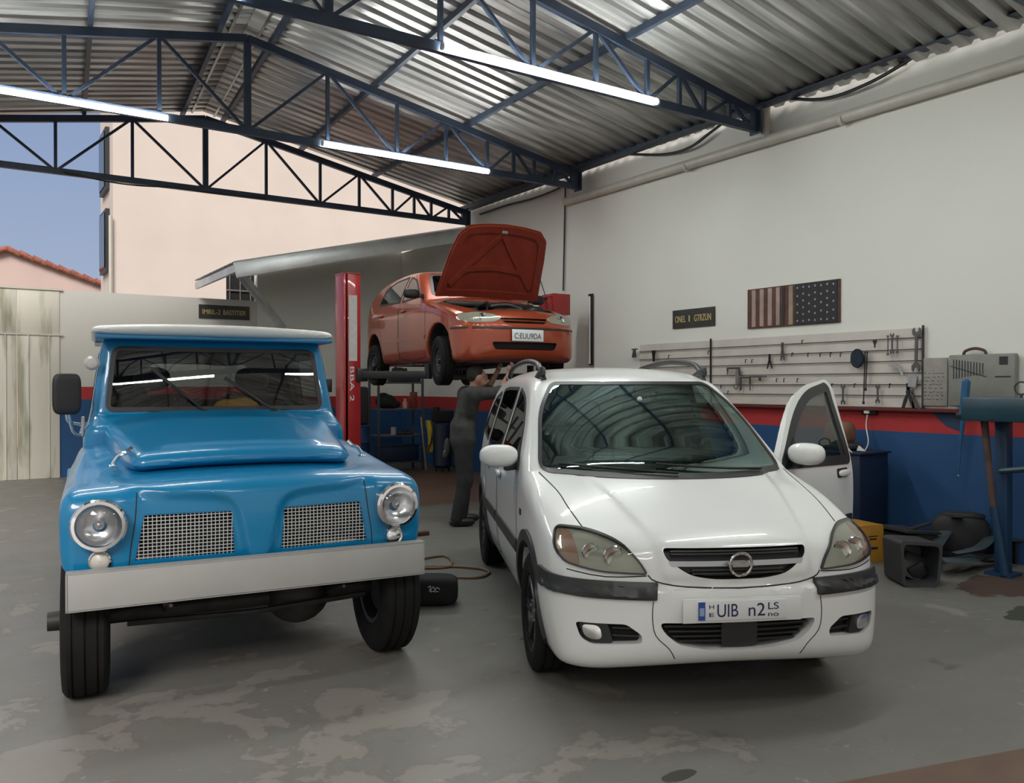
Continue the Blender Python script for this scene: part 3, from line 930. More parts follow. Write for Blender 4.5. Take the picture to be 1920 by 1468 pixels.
def wheel(parent, mtx, Ro, w, Rr, rim_mat, style='steel', out=1):
    """wheel part: tyre with rim, hub and spokes as sub-parts; out = +1/-1 side that faces outward"""
    t = tyre_obj('wheel', mtx, Ro, w, Rr, parent)
    hw = w / 2 * out
    mb = MB()
    mb.lathe([(Rr, hw * 0.85), (Rr + 0.008, hw * 0.88), (Rr + 0.004, hw * 0.80), (Rr - 0.02, hw * 0.72), (Rr - 0.025, -hw * 0.8), (Rr, -hw * 0.85)], (0, 0, 0), 'Y', 48)
    if style == 'alloy':
        for k in range(6):
            a = k * math.pi / 3
            for d in (-0.09, 0.09):
                p0 = Vector((math.cos(a) * 0.04, hw * 0.55, math.sin(a) * 0.04)); p1 = Vector((math.cos(a + d) * (Rr - 0.012), hw * 0.72, math.sin(a + d) * (Rr - 0.012)))
                mb.bar(p0, p1, 0.022, 0.022, 0.004, up=(0, 1, 0))
        mb.cyl((0, hw * 0.3, 0), (0, hw * 0.72, 0), 0.062, 0.05, seg=24)
    else:
        mb.lathe([(Rr - 0.02, hw * 0.45), (Rr * 0.75, hw * 0.62), (Rr * 0.5, hw * 0.55), (Rr * 0.38, hw * 0.35), (0.001, hw * 0.35)], (0, 0, 0), 'Y', 40)
        mb.cyl((0, hw * 0.3, 0), (0, hw * 0.75, 0), 0.045, 0.035, seg=20)
    mb.obj('rim', rim_mat, t)
    for k in range(5):
        a = k * 2 * math.pi / 5 + 0.3; mb = MB()
        mb.cyl((math.cos(a) * 0.055, hw * 0.5, math.sin(a) * 0.055), (math.cos(a) * 0.055, hw * 0.80, math.sin(a) * 0.055), 0.009, seg=6)
        mb.obj('wheel_bolt', 'steel', t)
    mb = MB(); mb.cyl((0, -hw * 0.4, 0), (0, hw * 0.2, 0), Rr * 0.68, seg=32); mb.obj('brake_disc', 'dirty_steel', t)
    return t
# ------------------------------------------------------------------ white minivan
def car_root(name, lat, d, back_az, z=0.0):
    a = R(back_az); p = Vector((_Rt.x * lat + math.sin(_th) * d, _Rt.y * lat + math.cos(_th) * d, z))
    fx, fy = -math.sin(a), -math.cos(a)
    return empty(name, p, math.atan2(fy, fx))

def sym(pts):
    """(x, y>=0) half outline from front centre to rear centre -> closed outline"""
    return pts + [(p[0], -p[1]) + tuple(p[2:]) for p in pts[::-1] if p[1] > 1e-6]

van_side = Prof([(0.55, 0.235), (0.78, 0.285), (0.868, 0.340), (0.888, 0.45), (0.885, 0.56), (0.872, 0.66), (0.850, 0.74), (0.800, 0.825),
                 (0.62, 0.905), (0.30, 1.015), (-0.02, 1.088), (-0.13, 1.115, 'c'), (-0.52, 1.370), (-0.88, 1.570), (-1.02, 1.620), (-1.35, 1.670), (-1.85, 1.690),
                 (-2.60, 1.660), (-3.02, 1.590), (-3.20, 1.46), (-3.34, 1.12), (-3.42, 0.85), (-3.45, 0.55), (-3.40, 0.28), (-3.2, 0.21)], 8)
van_plan = Prof(sym([(0.905, 0.0), (0.880, 0.30), (0.815, 0.57), (0.72, 0.725), (0.54, 0.828), (0.20, 0.866), (-0.6, 0.872), (-1.6, 0.870), (-2.6, 0.864), (-3.15, 0.81), (-3.38, 0.68), (-3.46, 0.40), (-3.47, 0.0)]), 8)
van_sec = Prof([(0.0, 0.12), (0.75, 0.23), (0.81, 0.32), (0.860, 0.50), (0.872, 0.75), (0.858, 0.92), (0.826, 1.035), (0.770, 1.20), (0.698, 1.42), (0.638, 1.59), (0.52, 1.74, 'c'), (-0.52, 1.74, 'c'), (-0.638, 1.59), (-0.698, 1.42), (-0.77, 1.2), (-0.826, 1.035), (-0.858, 0.92), (-0.872, 0.75), (-0.860, 0.5), (-0.81, 0.32), (-0.75, 0.23)], 8)
def van_core(x, y, z):
    a = np.abs(y)
    w = 0.30 * a**2.4 * sstep(x, -1.9, -0.9) - 0.16 * a**2 * sstep(-x, 2.6, 3.1)
    cr = 0.10 * y * y
    s = van_side(x + w, z + cr)
    f = smax(s, van_sec(a, z), 0.075)
    return smax(f, van_plan(x, a), 0.10)
def van_sdf(x, y, z):
    f = van_core(x, y, z)
    a = np.abs(y)
    # bumper stands proud of the wings, hood centre slightly raised
    bz = smax(smax(f - 0.020, z - 0.625 + 0.03 * sstep(a, 0.3, 0.8), 0.012), 0.36 - x, 0.02)
    f = smin(f, bz, 0.012)
    f = f - 0.014 * sstep(x, -0.3, 0.1) * (1 - sstep(a, 0.34 + 0.20 * (0.8 - x), 0.385 + 0.20 * (0.8 - x))) * sstep(z, 0.64, 0.70)
    return f
def van_full(x, y, z):
    f = van_sdf(x, y, z)
    a = np.abs(y)
    for cx in (0.0, -2.694):
        arch = np.maximum(np.sqrt((x - cx)**2 + (z - 0.33)**2) - 0.375, 0.56 - a)
        f = smax(f, -arch, 0.012)
    cav = smax(smax(f + 0.045, 0.60 - z, 0.05), smax(x + 0.22, -x - 3.30, 0.05), 0.05)
    cav = smax(cav, z - 1.06 - (0.0 - x) * 3.0, 0.05)
    return np.maximum(f, -cav)
M['van_white'] = mat('white_car_paint', (0.74, 0.75, 0.74), 0.32, coat=0.7)
M['clad'] = mat('dark_grey_cladding', (0.020, 0.0205, 0.022), 0.42, noise=0.15, nscale=6)
M['tint'] = glass('tinted_window', (0.50, 0.51, 0.51), 1.45)
M['windscreen'] = glass('green_windscreen', (0.52, 0.62, 0.60), 2.4, coat=(0.72, 0.92, 0.88))
M['lens'] = glass('clear_lens', (0.82, 0.83, 0.80), 1.45, rough=0.04)
M['interior'] = mat('dark_interior', (0.025, 0.025, 0.026), 0.7)
M['seat'] = mat('grey_seat_cloth', (0.055, 0.055, 0.058), 0.9, noise=0.2, nscale=30)
M['lamp_bowl'] = mat('lamp_bowl', (0.60, 0.575, 0.53), 0.35, 0.12)
M['amber'] = mat('amber_lens', (0.48, 0.27, 0.21), 0.3, coat=0.5)
M['plate_white'] = mat('plate_white', (0.70, 0.71, 0.72), 0.4)
M['ink_navy'] = mat('navy_lettering', (0.012, 0.018, 0.07), 0.5)
M['plate_blue'] = mat('plate_blue', (0.03, 0.07, 0.30), 0.5)
M['pale_blue'] = mat('pale_blue_mark', (0.25, 0.36, 0.55), 0.5)
M['alloy'] = mat('silver_alloy', (0.42, 0.43, 0.44), 0.3, 0.9)
M['dark_alloy'] = mat('dark_alloy', (0.10, 0.10, 0.105), 0.3, 0.9)
M['seam'] = mat('panel_gap', (0.02, 0.02, 0.02), 0.8)

def superq(mb, c, s, e=2.6, seg=28, rot=None, mi=0, flat=None):
    """rounded block: superellipsoid with half sizes s; flat cuts it at local x = flat"""
    V = []; F = []; n, m = seg, seg // 2
    sp = lambda v, p: math.copysign(abs(v)**p, v)
    p = 2 / e
    for i in range(m + 1):
        la = -math.pi / 2 + math.pi * i / m
        for j in range(n):
            lo_ = 2 * math.pi * j / n
            v = Vector((s[0] * sp(math.cos(la), p) * sp(math.cos(lo_), p), s[1] * sp(math.cos(la), p) * sp(math.sin(lo_), p), s[2] * sp(math.sin(la), p)))
            if flat is not None and v.x < flat: v.x = flat
            V.append(v)
    for i in range(m):
        for j in range(n):
            a, b = i * n + j, i * n + (j + 1) % n
            F.append((a, b, b + n, a + n))
    t = bmesh.new(); vs = [t.verts.new(v) for v in V]
    for f in F:
        t.faces.new([vs[i] for i in f])
    bmesh.ops.remove_doubles(t, verts=t.verts[:], dist=1e-5)
    mt = Matrix.Translation(c)
    if rot is not None: mt = mt @ (rot.to_4x4() if isinstance(rot, Matrix) else rot.to_matrix().to_4x4())
    return mb._add(t, mt, mi)

FX = frame((0, 0, 0), (0, 1, 0), (0, 0, 1))            # outline in (y, z), extruded forward
def cut_front(poly, x0, x1):
    mb = MB(); mb.prism(poly, Matrix.Translation((x0, 0, 0)) @ FX, x1 - x0); return mb
def cut_side(poly, y0, y1):                            # outline in (x, z)
    mb = MB(); mb.prism(poly, frame((0, y1, 0), (1, 0, 0), (0, 0, 1)), y1 - y0); return mb
def inset(poly, d):
    """the same convex outline moved inward by d (outward when negative)"""
    A = np.array([p[:2] for p in poly], float); n = len(A)
    area = sum(A[i - 1][0] * A[i][1] - A[i][0] * A[i - 1][1] for i in range(n))
    if area < 0: A = A[::-1]
    lo, hi = A.min(0) - 1, A.max(0) + 1
    P = [np.array(q) for q in ((lo[0], lo[1]), (hi[0], lo[1]), (hi[0], hi[1]), (lo[0], hi[1]))]
    for i in range(n):
        e_ = A[i] - A[i - 1]; L = np.linalg.norm(e_)
        if L < 1e-6: continue
        nr = np.array([-e_[1], e_[0]]) / L; c = nr @ A[i - 1] + d
        Q = []
        for j in range(len(P)):
            a_, b_ = P[j - 1], P[j]; da, db = nr @ a_ - c, nr @ b_ - c
            if (da >= 0) != (db >= 0): Q.append(a_ + (b_ - a_) * (da / (da - db)))
            if db >= 0: Q.append(b_)
        P = Q
    res = []
    for o in P:
        if not res or np.linalg.norm(np.array(res[-1]) - o) > 0.003: res.append((float(o[0]), float(o[1])))
    return res

def two_tone(o, f, zmin, depth=-0.02):
    """second material on the inner faces of the shell"""
    me = o.data; n = len(me.polygons); c = np.empty(n * 3, np.float32); me.polygons.foreach_get('center', c); c = c.reshape(-1, 3).astype(float)
    d = f(c[:, 0], c[:, 1], c[:, 2])
    me.polygons.foreach_set('material_index', ((d < depth) & (c[:, 2] > zmin)).astype(np.int32)); me.update()
    return o

def window(tree, poly, view, parent, gl, fr='black', name='window', frit=0.025, off=0.004):
    """glass pane with its black surround"""
    mb = MB(); patch(mb, tree, poly, view, off, 0.008, 0.05, hole=inset(poly, frit))
    o = mb.obj(name + '_surround', fr, parent)
    mb = MB(); patch(mb, tree, inset(poly, frit - 0.004), view, off - 0.003, 0.002, 0.05)
    g = mb.obj(name, gl, o)
    return o

def seat_at(parent, x, y, z, m='seat', name='seat', h=0.62):
    mb = MB()
    mb.box((x, y, z), (0.48, 0.46, 0.14), bevel=0.05, seg=3)
    mb.box((x - 0.27, y, z + h * 0.48), (0.14, 0.46, h), Matrix.Rotation(R(-14), 3, 'Y'), bevel=0.05, seg=3)
    superq(mb, (x - 0.36, y, z + h + 0.10), (0.055, 0.13, 0.09))
    return mb.obj(name, m, parent)

def steering(parent, x, y, z, r=0.18, tilt=62, m='black'):
    mb = MB(); pts = []
    rot = Matrix.Rotation(R(-tilt), 3, 'Y')
    for k in range(24):
        a = k * math.pi / 12; pts.append(Vector((x, y, z)) + rot @ Vector((math.cos(a) * r, math.sin(a) * r, 0)))
    mb.tube(pts, 0.014, 8, closed=True)
    c = Vector((x, y, z))
    for a in (90, 210, 330): mb.bar(c, c + rot @ Vector((math.cos(R(a)) * r, math.sin(R(a)) * r, 0)), 0.03, 0.012)
    mb.cyl(c, c + rot @ Vector((0, 0, -0.3)), 0.03)
    return mb.obj('steering_wheel', m, parent)

def build_van():
    root = car_root('minivan', 0.925, 4.60, 25.9)
    tag(root, 'white minivan with round grille emblem and its front door open, nearest on the right', 'car')
    V, F = nets(van_sdf, (-3.6, -1.0, 0.1), (1.0, 1.0, 1.8), 0.02)
    T = tree_of(V, F)
    V, F = nets(van_full, (-3.6, -1.0, 0.1), (1.0, 1.0, 1.8), 0.02)
    me = body_mesh(V, F)
    ws = rpoly([(-0.745, 1.050), (0.745, 1.050), (0.665, 1.40), (0.540, 1.575), (-0.540, 1.575), (-0.665, 1.40)], [0.07, 0.07, 0.2, 0.05, 0.05, 0.2])
    grille = rpoly([(-0.345, 0.806), (0.345, 0.806), (0.335, 0.762), (0.235, 0.688), (0.12, 0.668), (-0.12, 0.668), (-0.235, 0.688), (-0.335, 0.762)], [0.02, 0.02, 0.05, 0.05, 0.05, 0.05, 0.05, 0.05])
    lower = rpoly([(-0.375, 0.478), (0.375, 0.478), (0.350, 0.430), (0.285, 0.378), (0.15, 0.352), (-0.15, 0.352), (-0.285, 0.378), (-0.350, 0.430)], 0.03)
    fogL = rpoly([(-0.735, 0.462), (-0.52, 0.468), (-0.450, 0.420), (-0.450, 0.382), (-0.665, 0.366), (-0.712, 0.392)], 0.02)
    fogR = mir(fogL)
    fdoor = rpoly([(-0.47, 0.97), (-0.50, 1.085), (-0.84, 1.40), (-1.10, 1.545), (-1.55, 1.600), (-1.60, 1.54), (-1.55, 1.0), (-1.52, 0.33), (-0.60, 0.30), (-0.46, 0.50)], [0.03, 0.05, 0.25, 0.2, 0.05, 0.05, 0.2, 0.12, 0.08, 0.08])
    fwin = rpoly([(-0.56, 1.045), (-0.90, 1.345), (-1.15, 1.485), (-1.50, 1.540), (-1.50, 1.02)], [0.02, 0.2, 0.2, 0.03, 0.03])
    rwin = rpoly([(-1.60, 1.02), (-1.60, 1.54), (-2.20, 1.54), (-2.45, 1.52), (-2.42, 1.06)], [0.03, 0.03, 0.1, 0.05, 0.05])
    qwin = rpoly([(-2.52, 1.08), (-2.54, 1.51), (-2.90, 1.45), (-3.10, 1.15)], [0.03, 0.05, 0.1, 0.05])
    cut = [cut_front(inset(ws, 0.02), -1.35, 0.3), cut_front(grille, 0.62, 1.2), cut_front(lower, 0.6, 1.2), cut_front(fogL, 0.5, 1.2), cut_front(fogR, 0.5, 1.2),
           cut_side(fdoor, 0.45, 1.2), cut_side(inset(fwin, 0.02), -1.2, -0.45)]
    for w in (rwin, qwin): cut += [cut_side(inset(w, 0.02), -1.2, -0.45), cut_side(inset(w, 0.02), 0.45, 1.2)]
    me = carve(me, cut)
    two_tone(link_mesh('body', me, ['van_white', 'interior'], root, 32), van_sdf, 0.62)
    window(T, ws, 'front', root, 'windscreen', name='windscreen', frit=0.020)
    window(T, fwin, 'right', root, 'tint', name='side_window')
    for w in (rwin, qwin):
        window(T, w, 'right', root, 'tint', name='side_window'); window(T, w, 'left', root, 'tint', name='side_window')
    # rear screen
    mb = MB(); patch(mb, T, rpoly([(-0.62, 1.10), (0.62, 1.10), (0.52, 1.46), (-0.52, 1.46)], 0.06), 'rear', 0.004, 0.01, 0.08); mb.obj('rear_window', 'black', root)
    # grille
    mb = MB(); patch(mb, T, grille, 'front', -0.035, 0.02, 0.03); g = mb.obj('grille', 'black', root)
    for z in (0.695, 0.712, 0.782, 0.795):
        w = 0.31 if z > 0.75 else 0.22
        mb = MB(); patch(mb, T, rpoly([(-w, z - 0.004), (w, z - 0.004), (w, z + 0.004), (-w, z + 0.004)], 0.001), 'front', -0.008, 0.022, 0.05); mb.obj('grille_slat', 'clad', g)
    mb = MB(); patch(mb, T, rpoly([(-0.325, 0.750), (0.325, 0.750), (0.310, 0.727), (-0.310, 0.727)], 0.004), 'front', 0.002, 0.034, 0.04); mb.obj('chrome_bar', 'alloy', g)
    mb = MB(); c = Vector((0.882, 0, 0.738)); n = 40
    mb.tube([c + Vector((0.006 * math.sin(2 * math.pi * k / n), 0.052 * math.cos(2 * math.pi * k / n), 0.052 * math.sin(2 * math.pi * k / n))) for k in range(n)], 0.0065, 10, closed=True)
    mb.obj('emblem', 'chrome', g)
    mb = MB(); mb.prism([(-0.075, 0.006), (0.02, 0.006), (0.0, 0.013), (0.075, -0.006), (-0.02, -0.006), (0.0, -0.013)], Matrix.Translation(c + Vector((-0.004, 0, 0))) @ FX, 0.010); mb.prism([(-0.038, -0.013), (0.038, -0.013), (0.038, 0.013), (-0.038, 0.013)], Matrix.Translation(c + Vector((-0.010, 0, 0))) @ FX, 0.009); mb.obj('emblem_bolt', 'steel', g)
    # lower air intake
    mb = MB(); patch(mb, T, lower, 'front', -0.06, 0.02, 0.03); g = mb.obj('lower_grille', 'blackmatte', root)
    for z in (0.455, 0.432, 0.409, 0.386):
        w = {0.455: 0.35, 0.432: 0.33, 0.409: 0.31, 0.386: 0.28}[z]
        mb = MB(); patch(mb, T, rpoly([(-w, z - 0.005), (w, z - 0.005), (w, z + 0.003), (-w, z + 0.003)], 0.001), 'front', -0.03, 0.025, 0.05); mb.obj('grille_slat', 'clad', g)
    mb = MB(); patch(mb, T, rpoly([(-0.085, 0.36), (0.085, 0.36), (0.085, 0.47), (-0.085, 0.47)], 0.005), 'front', -0.022, 0.02, 0.04); mb.obj('grille_block', 'clad', g)
    # fog lamps
    for sg, pl in ((-1, fogL), (1, fogR)):
        mb = MB(); patch(mb, T, pl, 'front', -0.05, 0.02, 0.03); g = mb.obj('fog_recess', 'blackmatte', root)
        q = rpoly([(-0.725, 0.458), (-0.60, 0.462), (-0.575, 0.376), (-0.66, 0.372), (-0.705, 0.395)], 0.015)
        if sg > 0: q = mir(q)
        mb = MB(); patch(mb, T, q, 'front', -0.012, 0.03, 0.03); h = mb.obj('fog_housing', 'clad', g)
        q = rpoly([(-0.712, 0.452), (-0.632, 0.454), (-0.622, 0.392), (-0.665, 0.385), (-0.70, 0.402)], 0.03)
        if sg > 0: q = mir(q)
        mb = MB(); patch(mb, T, q, 'front', -0.006, 0.006, 0.02, bulge=0.006); mb.obj('fog_lens', 'mirror', h)
        for z in (0.44, 0.405):
            q = [(-0.58, z), (-0.465, z), (-0.465, z + 0.008), (-0.58, z + 0.008)]
            if sg > 0: q = mir(q)
            mb = MB(); patch(mb, T, q, 'front', -0.02, 0.015, 0.05); mb.obj('fog_slat', 'clad', g)
    # bumper rubbing strips
    for sg in (-1, 1):
        mb = MB()
        U = Vector((0.42 * (1 if sg < 0 else -1), 0.907, 0)); D = Vector((-0.907, 0.42 * (1 if sg < 0 else -1), 0))
        # outline in the slanted view: u runs along U
        u0 = Vector((0.855, sg * 0.385, 0)).dot(U); u1 = Vector((0.38, sg * 0.84, 0)).dot(U)
        lo_, hi_ = min(u0, u1), max(u0, u1)
        patch(mb, T, rpoly([(lo_, 0.580), (hi_, 0.580), (hi_, 0.655), (lo_, 0.655)], 0.008), (U, (0, 0, 1), D), 0.016, 0.03, 0.022, bulge=0.006)
        o = mb.obj('rubbing_strip', 'clad', root)
        # arch cladding
        for cx, a0, a1 in ((0.0, -22, 200), (-2.694, -20, 200)):
            P = [(cx + 0.372 * math.cos(R(a)), 0.33 + 0.372 * math.sin(R(a))) for a in np.linspace(a0, a1, 26)]
            Q = [(cx + 0.430 * math.cos(R(a)), 0.33 + 0.430 * math.sin(R(a))) for a in np.linspace(a0, a1, 26)][::-1]
            P = [p for p in P if p[1] > 0.235]; Q = [p for p in Q if p[1] > 0.235]
            mb = MB(); patch(mb, T, P + Q, 'right' if sg < 0 else 'left', 0.016, 0.03, 0.04); mb.obj('arch_trim', 'clad', root)
        spans = ((-0.42, -1.50), (-1.56, -2.28)) if sg < 0 else ((-1.58, -2.28),)
        for x0, x1 in spans:
            mb = MB(); patch(mb, T, rpoly([(x1, 0.555), (x0, 0.555), (x0, 0.635), (x1, 0.635)], 0.01), 'right' if sg < 0 else 'left', 0.012, 0.02, 0.06, bulge=0.008); mb.obj('side_moulding', 'clad', root)
    # headlights: reflector bowl, inner bezel, clear cover
    hl = rpoly([(-0.800, 0.775), (-0.775, 0.852), (-0.64, 0.852), (-0.525, 0.818), (-0.455, 0.752), (-0.418, 0.690), (-0.63, 0.693), (-0.765, 0.722)], [0.03, 0.03, 0.06, 0.06, 0.05, 0.015, 0.06, 0.04])
    for sg in (-1, 1):
        q = hl if sg < 0 else mir(hl)
        vw = slant(sg, 38); q0 = q; q = reproj(T, q, 'front', vw)
        mb = MB(); patch(mb, T, q, vw, 0.002, 0.03, 0.03); h = mb.obj('headlight', 'lamp_bowl', root)
        for (yy, zz, r_) in ((-0.56, 0.765, 0.048), (-0.655, 0.775, 0.042)):
            f = project_fn(T, 'front', 0.004); p = f((yy * (-sg), zz)); mb = MB()
            mb.lathe([(r_, 0.006), (r_ * 0.92, 0.012), (r_ * 0.8, 0.004), (0.001, -0.002)], p, 'X', 24)
            mb.obj('reflector', 'chrome', h)
        qa = rpoly([(-0.790, 0.778), (-0.770, 0.845), (-0.715, 0.847), (-0.705, 0.712), (-0.765, 0.728)], 0.02)
        if sg > 0: qa = mir(qa)
        mb = MB(); patch(mb, T, reproj(T, qa, 'front', vw), vw, 0.006, 0.004, 0.03); mb.obj('indicator', 'amber', h)
        mb = MB(); patch(mb, T, q, vw, 0.016, 0.003, 0.03); mb.obj('lens', 'lens', h)
        mb = MB(); strip(mb, T, q, vw, 0.007, 0.015, 0.014, 0.03, closed=True); mb.obj('lens_rim', 'clad', h)
    # number plate
    f = project_fn(T, 'front', 0.014)
    pb = Vector((0.897, 0, 0.535))
    mb = MB(); mb.box((0.900, 0, 0.538), (0.008, 0.56, 0.110), bevel=0.003); pl = mb.obj('number_plate_holder', 'van_white', root)
    mb = MB(); mb.box((0.906, -0.0, 0.538), (0.006, 0.42, 0.088), bevel=0.003); pt = mb.obj('number_plate', 'plate_white', pl)
    mb = MB(); mb.box((0.9102, -0.195, 0.538), (0.002, 0.032, 0.082)); mb.obj('plate_band', 'plate_blue', pt, smooth=0)
    mb = MB(); mb.box((0.9112, -0.195, 0.535), (0.002, 0.022, 0.036)); mb.obj('plate_mark', 'pale_blue', pt, smooth=0)
    for s, y0, z0, h_, w_ in (('H', -0.160, 0.548, 0.018, 0.022), ('E', -0.160, 0.512, 0.018, 0.022), ('UIB', -0.122, 0.510, 0.060, 0.098), ('n2', 0.025, 0.510, 0.060, 0.078), ('LS', 0.118, 0.538, 0.032, 0.05), ('no', 0.118, 0.506, 0.022, 0.05)):
        mb = MB(); text_mesh(mb, s, frame((0.9095, y0, z0), (0, 1, 0), (0, 0, 1)), h_, 0.002, width=w_); mb.obj('plate_lettering', 'ink_navy', pt, smooth=0)
    # panel gaps
    def gap(pts, v, w=0.006, sm=3):
        mb = MB(); strip(mb, T, pts, v, w, 0.0012, smooth=sm); mb.obj('panel_gap', 'seam', root, smooth=0)
    for sg in (-1, 1):
        gap([(sg * 0.745, 1.050), (sg * 0.700, 0.985), (sg * 0.685, 0.93), (sg * 0.655, 0.86)], 'front')
        gap([(sg * 0.415, 0.686), (sg * 0.380, 0.658), (sg * 0.25, 0.636), (0, 0.628)], 'front')
        gap([(sg * 0.42, 0.682), (sg * 0.60, 0.672), (sg * 0.76, 0.690)], 'front', 0.005)
        gap([(sg * 0.40, 0.575), (sg * 0.405, 0.50), (sg * 0.39, 0.42), (sg * 0.33, 0.36), (sg * 0.30, 0.31)], 'front', 0.004)
    gap([(-0.47, 0.97), (-0.45, 0.65), (-0.47, 0.42), (-0.60, 0.30), (-1.50, 0.33), (-1.535, 0.7), (-1.55, 1.0)], 'right')
    gap([(-1.55, 1.0), (-1.53, 0.33), (-2.25, 0.34), (-2.33, 0.75), (-2.47, 0.98)], 'right', sm=2)
    # door handles, side lamp, badge on the right flank
    for x in (-1.38, -2.14):
        mb = MB(); f = project_fn(T, 'right', 0.018); superq(mb, f((x, 0.93)), (0.085, 0.018, 0.022)); mb.obj('door_handle', 'van_white', root)
    mb = MB(); patch(mb, T, rpoly([(-0.32, 0.80), (-0.26, 0.80), (-0.26, 0.835), (-0.32, 0.835)], 0.01), 'right', 0.004, 0.006, 0.02); mb.obj('side_repeater', 'clad', root)
    # open front door on its left side
    hinge = Vector((-0.47, 0.862, 0))
    A = R(53)
    dr = empty('front_door', hinge, 0, root)
    back = Matrix.Translation(-hinge)
    hole = inset(fwin, 0.0)
    mb = MB(); patch(mb, T, fdoor, 'left', 0.0, 0.045, 0.04, hole=hole); mb.bm.transform(back)
    sk = mb.obj('door_panel', 'van_white', dr)
    mb = MB(); fr_o = inset(fwin, -0.035); patch(mb, T, fr_o, 'left', 0.004, 0.012, 0.04, hole=inset(fwin, 0.03)); mb.bm.transform(back); mb.obj('window_seal', 'clad', dr)
    mb = MB(); patch(mb, T, inset(fwin, 0.02), 'left', -0.008, 0.003, 0.04); mb.bm.transform(back); mb.obj('window', 'tint', dr)
    mb = MB(); patch(mb, T, rpoly([(-0.56, 0.36), (-1.46, 0.38), (-1.47, 0.98), (-0.54, 0.98)], 0.08), 'left', -0.045, 0.05, 0.08); mb.bm.transform(back); mb.obj('inner_lining', 'seat', dr)
    mb = MB(); f = project_fn(T, 'left', 0.016); superq(mb, f((-1.38, 0.93)), (0.085, 0.018, 0.024)); mb.bm.transform(back); mb.obj('door_handle', 'van_white', dr)
    mb = MB(); patch(mb, T, rpoly([(-1.46, 0.90), (-1.29, 0.90), (-1.29, 0.965), (-1.46, 0.965)], 0.02), 'left', 0.003, 0.01, 0.03); mb.bm.transform(back); mb.obj('handle_recess', 'clad', dr)
    mb = MB(); patch(mb, T, rpoly([(-1.50, 0.555), (-0.50, 0.555), (-0.50, 0.635), (-1.50, 0.635)], 0.01), 'left', 0.012, 0.02, 0.06, bulge=0.008); mb.bm.transform(back); mb.obj('side_moulding', 'clad', dr)
    dr.rotation_euler = (0, 0, -A)
    # mirrors
    for sg in (-1, 1):
        par = root if sg < 0 else dr
        off = Vector((0, 0, 0)) if sg < 0 else -hinge
        mb = MB()
        superq(mb, Vector((-0.62, sg * 0.935, 1.115)) + off, (0.075, 0.120, 0.070), 2.6, flat=-0.045, rot=Matrix.Rotation(R(-8 * sg), 3, 'Z'))
        m_ = mb.obj('wing_mirror', 'van_white', par)
        mb = MB(); mb.box(Vector((-0.668, sg * 0.935, 1.115)) + off, (0.006, 0.18, 0.10), Matrix.Rotation(R(-8 * sg), 3, 'Z'), bevel=0.002); mb.obj('mirror_glass', 'chrome', m_)
        mb = MB(); mb.bar(Vector((-0.63, sg * 0.90, 1.045)) + off, Vector((-0.64, sg * 0.80, 1.055)) + off, 0.06, 0.05, 0.01)
        patch_v = 'right' if sg < 0 else 'left'
        tri = rpoly([(-0.545, 1.03), (-0.76, 1.205), (-0.74, 1.03)], 0.01)
        mb2 = MB(); patch(mb2, T, tri, patch_v, 0.012, 0.012, 0.04)
        if sg > 0: mb2.bm.transform(back)
        mb2.obj('mirror_base', 'black', m_)
        mb.obj('mirror_arm', 'black', m_)
    # roof rails
    for sg in (-1, 1):
        mb = MB()
        y = sg * 0.575
        pts = [(-1.10, y * 0.985, 1.585), (-1.20, y, 1.66), (-1.38, y, 1.710), (-1.9, y, 1.735), (-2.5, y, 1.710), (-2.85, y * 0.99, 1.660), (-2.98, y * 0.985, 1.57)]
        mb.tube(pts, 0.020, 10, smooth=6)
        mb.box((-1.22, y, 1.62), (0.26, 0.045, 0.07), Matrix.Rotation(R(-14), 3, 'Y'), bevel=0.02)
        mb.box((-2.90, y, 1.58), (0.2, 0.045, 0.08), Matrix.Rotation(R(12), 3, 'Y'), bevel=0.02)
        mb.obj('roof_rail', 'clad', root)
    # wipers
    f = project_fn(T, 'front', 0.018)
    mb = MB()
    for (y0, z0), (y1, z1) in (((0.50, 1.062), (-0.12, 1.095)), ((-0.05, 1.062), (-0.62, 1.085))):
        P = [f((y0 + (y1 - y0) * k / 10, z0 + (z1 - z0) * k / 10)) for k in range(11)]
        mb.tube(P, 0.008, 6)
    mb.obj('wipers', 'black', root)
    mb = MB(); fm = project_fn(T, 'front', 0.003); mb.sphere(fm((-0.02, 1.46)), 0.018, (0.3, 1, 1), 14); mb.obj('windscreen_sticker', 'plate_white', root)
    # cabin
    mb = MB(); mb.box((-0.50, 0, 0.86), (0.40, 1.36, 0.26), bevel=0.05, seg=3); mb.box((-0.60, 0.36, 1.0), (0.26, 0.42, 0.12), bevel=0.04, seg=3); mb.obj('dashboard', 'interior', root)
    steering(root, -0.78, 0.37, 0.96)
    for (x, y) in ((-1.15, 0.37), (-1.15, -0.37), (-2.0, 0.45), (-2.0, 0.0), (-2.0, -0.45)): seat_at(root, x, y, 0.62)
    mb = MB(); mb.box((-1.7, 0, 0.50), (2.9, 1.5, 0.06)); mb.obj('cabin_floor', 'interior', root)
    mb = MB(); superq(mb, (-0.93, 0.0, 1.46), (0.02, 0.13, 0.035)); mb.bar((-0.9, 0, 1.48), (-0.86, 0, 1.54), 0.02); mb.obj('interior_mirror', 'black', root)
    mb = MB(); mb.box((-1.35, 0, 0.19), (3.0, 1.10, 0.08)); mb.box((0.30, 0, 0.27), (0.5, 1.0, 0.06)); mb.obj('underbody', 'dirty_steel', root)
    # wheels
    for cx in (0.0, -2.694):
        for sg in (-1, 1):
            wheel(root, Matrix.Translation((cx, sg * 0.745, 0.318)), 0.318, 0.20, 0.205, 'dark_alloy', 'alloy', sg)
    return root
VAN = build_van()
